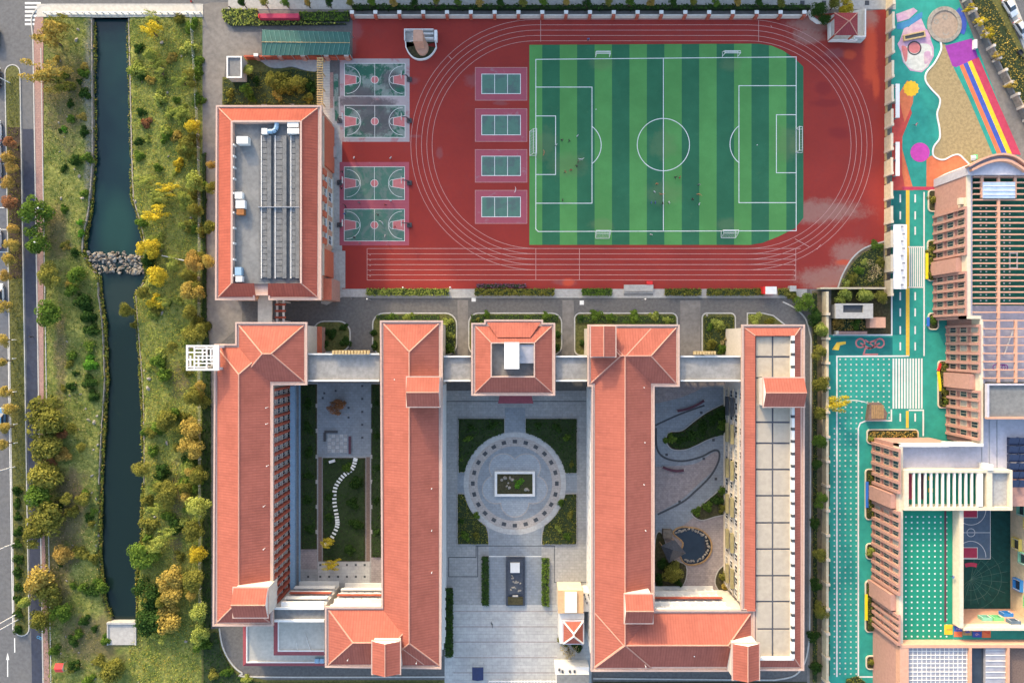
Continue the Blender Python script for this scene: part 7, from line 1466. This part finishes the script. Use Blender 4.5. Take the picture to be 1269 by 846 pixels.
cp = car_proto(); CARS = [(-1,163,93,'car_white','white car parked at the top of the bays beside the median'),(-1.5,189,93,'car_white','white car parked second from the top beside the median'),(-1,209,93,'car_silver','silver car parked third from the top beside the median'),(-1,296,92,'car_white','white car parked fourth from the top beside the median'),(2,364,92,'car_white','white car parked lowest in the bays beside the median'),(-4,48,90,'car_dark','dark car at the left edge near the zebra crossing'),(-2,98,90,'car_dark','dark car passing the rounded upper median end'),(4,517,90,'car_blue','pale blue car on the road beside the gold median trees'),(1249,11,-57,'car_white','white car parked at the top right street corner'),(1263,38,-57,'car_silver','silver car parked just below the white corner car')]
for n, (x, y, a, m, lb) in enumerate(CARS):
    o = cp if n == 0 else copy_tree(cp, (0,0,0)); o['label'] = lb; o['group'] = 'cars along the streets'; q = G(x, y); o.location = (q.x, q.y, .03); o.rotation_euler = (0,0,R(a))
    for c in o.children:
        if c.name.split('.')[0] in ('body','roof','mirror'): c.material_slots[0].link = 'OBJECT'; c.material_slots[0].material = M[m]
# tricycle, scooter rider, red tent by the road
t = thing('cargo_tricycle', 'dark cargo tricycle on the footpath of the top right street', 'tricycle', G(1263,68), R(-57)); MB(True).box(-.9,-.45,.45,.3,.45,.55).box(-.9,-.45,.55,-.85,.45,.85).box(-.9,-.45,.55,.3,-.4,.85).box(-.9,.4,.55,.3,.45,.85).build('cargo_box', M['dark_metal'], t); MB(True).tube((.3,0,.5),(1.1,0,.8),.05).tube((1.1,-.35,1.0),(1.1,.35,1.0),.03).tube((1.1,0,.35),(1.1,0,1.0),.04).build('frame', M['dark_metal'], t)
for x, y in ((1.15,0),(-.5,-.5),(-.5,.5)): MB(True).tube((x,y-.04,.3),(x,y+.04,.3),.3,n=12).build('wheel', M['rubber_tyre'], t)
t = thing('booth_tent', 'small red and cream tent by the lower left sidewalk', 'tent', G(73,828)); mb = MB(); a, b = G(68,833,1.6), G(78,822,1.6); mb.gable(a.x,a.y,b.x,b.y,1.4,30,'x',0,1); mb.build('canopy', [M['red_paint'], M['cream']], t)
for x in (a.x+.05,b.x-.05):
    for y in (a.y+.05,b.y-.05): MB().tube((x,y,-.1),(x,y,1.42),.04).build('leg', M['grey_metal'], t)
MB().strip(W(arc(47.5,789,1.6,0,360,10)+arc(50.5,790.5,1.6,0,360,10)), .12, .03).build('bicycle_mark', M['rubber_sky'], kind='structure')
# ---------------------------------------------------------------- people
def person_proto(pose):
    V = [(0,0,.9),(0,0,1.12),(0,0,1.38),(0,0,1.5),(0,.02,1.66),(-.1,0,.86),(-.12,.02,.48),(-.12,0,.08),(-.12,.12,.04),(.1,0,.86),(.12,.02,.48),(.12,0,.08),(.12,.12,.04),(-.2,0,1.4),(-.27,0,1.12),(-.28,.08,.88),(.2,0,1.4),(.27,0,1.12),(.28,.08,.88),(-.28,.11,.79),(.28,.11,.79)]
    E = [(0,1),(1,2),(2,3),(3,4),(0,5),(5,6),(6,7),(7,8),(0,9),(9,10),(10,11),(11,12),(2,13),(13,14),(14,15),(15,19),(2,16),(16,17),(17,18),(18,20)]
    Rr = [.14,.13,.15,.06,.105,.09,.065,.05,.04,.09,.065,.05,.04,.07,.05,.04,.07,.05,.04,.035,.035]
    if pose == 1:
        for i, d in ((6,(0,.2,.05)),(7,(0,.05,.05)),(8,(0,.07,.05)),(10,(0,-.1,0)),(11,(0,-.38,.12)),(12,(0,-.36,.08)),(14,(0,-.18,.03)),(15,(0,-.05,.12)),(19,(0,.04,.14)),(17,(0,.16,.03)),(18,(0,.26,.15)),(20,(0,.32,.2))): V[i] = tuple(a+b for a, b in zip(V[i], d))
    if pose == 2:
        for i, d in ((14,(-.2,.05,.2)),(15,(-.42,.1,.35)),(19,(-.5,.12,.42)),(17,(.15,.1,.1)),(18,(.35,.15,.25)),(20,(.42,.18,.3)),(6,(-.1,.05,0)),(7,(-.18,0,0)),(8,(-.18,0,0)),(10,(.1,.05,0)),(11,(.18,0,0)),(12,(.18,0,0))): V[i] = tuple(a+b for a, b in zip(V[i], d))
    me = bpy.data.meshes.new('p'); me.from_pydata(V, E, []); o = bpy.data.objects.new('p', me); C.objects.link(o); md = o.modifiers.new('s', 'SKIN'); md.use_smooth_shade = True
    for i, r in enumerate(Rr): me.skin_vertices[0].data[i].radius = (r, r*(.8 if i < 3 else 1))
    for i in range(len(V)): me.skin_vertices[0].data[i].use_root = (i == 0)
    o.modifiers.new('u', 'SUBSURF').levels = 1
    dg = bpy.context.evaluated_depsgraph_get(); m2 = bpy.data.meshes.new_from_object(o.evaluated_get(dg)); bpy.data.objects.remove(o)
    m2.materials.clear(); [m2.materials.append(M[k]) for k in ('p_shirt','p_trousers','p_skin','p_hair')]
    for f in m2.polygons:
        c = f.center; f.material_index = 1 if c.z < .92 and abs(c.x) < .24 else 0
        if c.z > 1.48: f.material_index = 3 if (c.z > 1.68 or c.y < 0) else 2
        elif abs(c.x) > .26 and c.z < .95 and pose == 0: f.material_index = 2
        if c.z < .1: f.material_index = 3
    return m2
dm('p_skin', (.4,.25,.18), .6, .05); dm('p_hair', (.015,.012,.01), .6, .1); dm('p_trousers', (.03,.035,.05), .8, .1); dm('p_shirt', (.5,.5,.5), .8, .1)
SH = {'black':(.02,.02,.022),'white':(.7,.7,.7),'red':(.45,.05,.04),'orange':(.5,.2,.08),'blue':(.05,.12,.35),'grey':(.2,.2,.22),'pink':(.55,.25,.3)}
for k, c in SH.items(): dm('p_'+k, c, .8, .1)
PM = [person_proto(i) for i in range(3)]
def person(x, y, col, pose, label, z=.07, a=None):
    o = put('person', PM[pose], None, G(x, y)+Vector((0,0,z)), random.random()*6.28 if a is None else R(a), label, 'person', 'people on the school grounds', scale=(.95,)*3); o.material_slots[0].link = 'OBJECT'; o.material_slots[0].material = M['p_'+col]
for x, y, c, p, lb in ((696,175,'black',1,'left of the two players in black inside the left penalty area'),(705,176,'black',1,'right of the two players in black inside the left penalty area'),(674,191,'orange',2,'player in an orange top in front of the left goal'),(715,170,'white',0,'player in white standing high in the left penalty area'),(688.8,181,'white',0,'player in white at the edge of the left goal area'),(700,214,'orange',1,'player in orange at the start of the zigzag group of players'),(707,212,'red',1,'second player of the zigzag group left of the halfway line'),(714,207,'black',1,'third player of the zigzag group left of the halfway line'),(716,202,'black',0,'fourth player of the zigzag group near the penalty box line'),(720,199,'white',2,'topmost player of the zigzag group near the penalty box line'),(697,249,'black',0,'lone player in black near the bottom of the left penalty box'),(813,229,'orange',1,'player in orange above the cluster below the centre circle'),(819,242,'orange',2,'player in orange on the halfway line below the centre circle'),(810,239,'white',0,'player in white left of the halfway line below the centre circle'),(806,252,'blue',0,'leftmost dark player low on the left of the halfway line'),(811,252,'blue',0,'second dark player low on the left of the halfway line'),(820,253,'black',1,'player in black low on the halfway line'),(836,221,'black',1,'player in black right of the halfway line below the centre circle'),(841,221,'red',1,'player in red beside the player in black right of the halfway line'),(857,248,'black',0,'player in black low on the right half of the pitch'),(865,242,'orange',2,'player in orange low on the right half of the pitch'),(865,254,'white',0,'player in white below the orange player on the right half'),(865,230,'grey',0,'player in grey above the orange player on the right half'),(828,252,'white',0,'player in white just right of the halfway line low down'),(639,236.5,'white',2,'person in white crossing the top edge of the lowest badminton court'),(806,291.5,'white',0,'person in white beside the touchline near the halfway mark'),(728.5,51,'blue',0,'person in dark blue on the upper track straight'),(485,197,'white',0,'person in white at the top edge of the third basketball court'),(440,197,'white',0,'person in white at the top left of the third basketball court'),(425,214,'black',1,'boy in black at the left side line of the third basketball court'),(424,234,'black',1,'boy in black below the left hoop of the third court'),(429,256,'black',2,'boy in black between the two lower basketball courts on the left'),(428,266,'blue',0,'boy in blue in the upper left corner of the lowest court'),(478,255,'red',1,'boy in red above the right half of the lowest court'),(485,250,'white',0,'boy in white between the lower courts on the right'),(469,267,'black',1,'boy in black high in the right half of the lowest court'),(474,276,'white',2,'boy in white right of the centre circle of the lowest court'),(478,293,'white',0,'boy in white low in the right half of the lowest court'),(490,282,'red',1,'boy in red near the right key of the lowest court'),(446,252,'grey',0,'boy in grey between the lower courts at the middle left'),(440,295,'black',0,'boy in black at the bottom left of the lowest court'),(447,302,'grey',0,'boy in grey below the lowest court'),(610,771,'black',2,'lone person in black walking across the pale forecourt'),(42,417,'black',0,'rider in black on the blue bike lane'),(437,370,'grey',0,'person in grey on the road left of the hedge'),(1190,718,'blue',1,'person in blue on the dotted green terrace edge'),(1132,156,'pink',1,'child in pink on the green playground floor'),(287,12,'black',0,'person in black at the corner of the top left gate hedge'),(240,5,'red',0,'person in red on the bridge pavement at the top')):
    zz = .07
    if x == 1190: a_ = G(1188,718,zt); q = a_; o = put('person', PM[1], None, (q.x,q.y,zf+.03), 1.0, lb, 'person', 'people on the school grounds', scale=(.95,)*3); o.material_slots[0].link = 'OBJECT'; o.material_slots[0].material = M['p_blue']; continue
    person(x, y, c, p, lb, zz if y > 10 else .14)
# a few footballs
for x, y, lb in ((738.5,136,'lone white ball left of the centre circle'),(938,180,'small white balls on the right penalty spot')): put('ball', MB().tube((0,0,0),(0,0,.22),.1,.1,8).mesh('ball', M['white']), None, G(x,y)+Vector((0,0,.075)), 0, lb, 'ball')
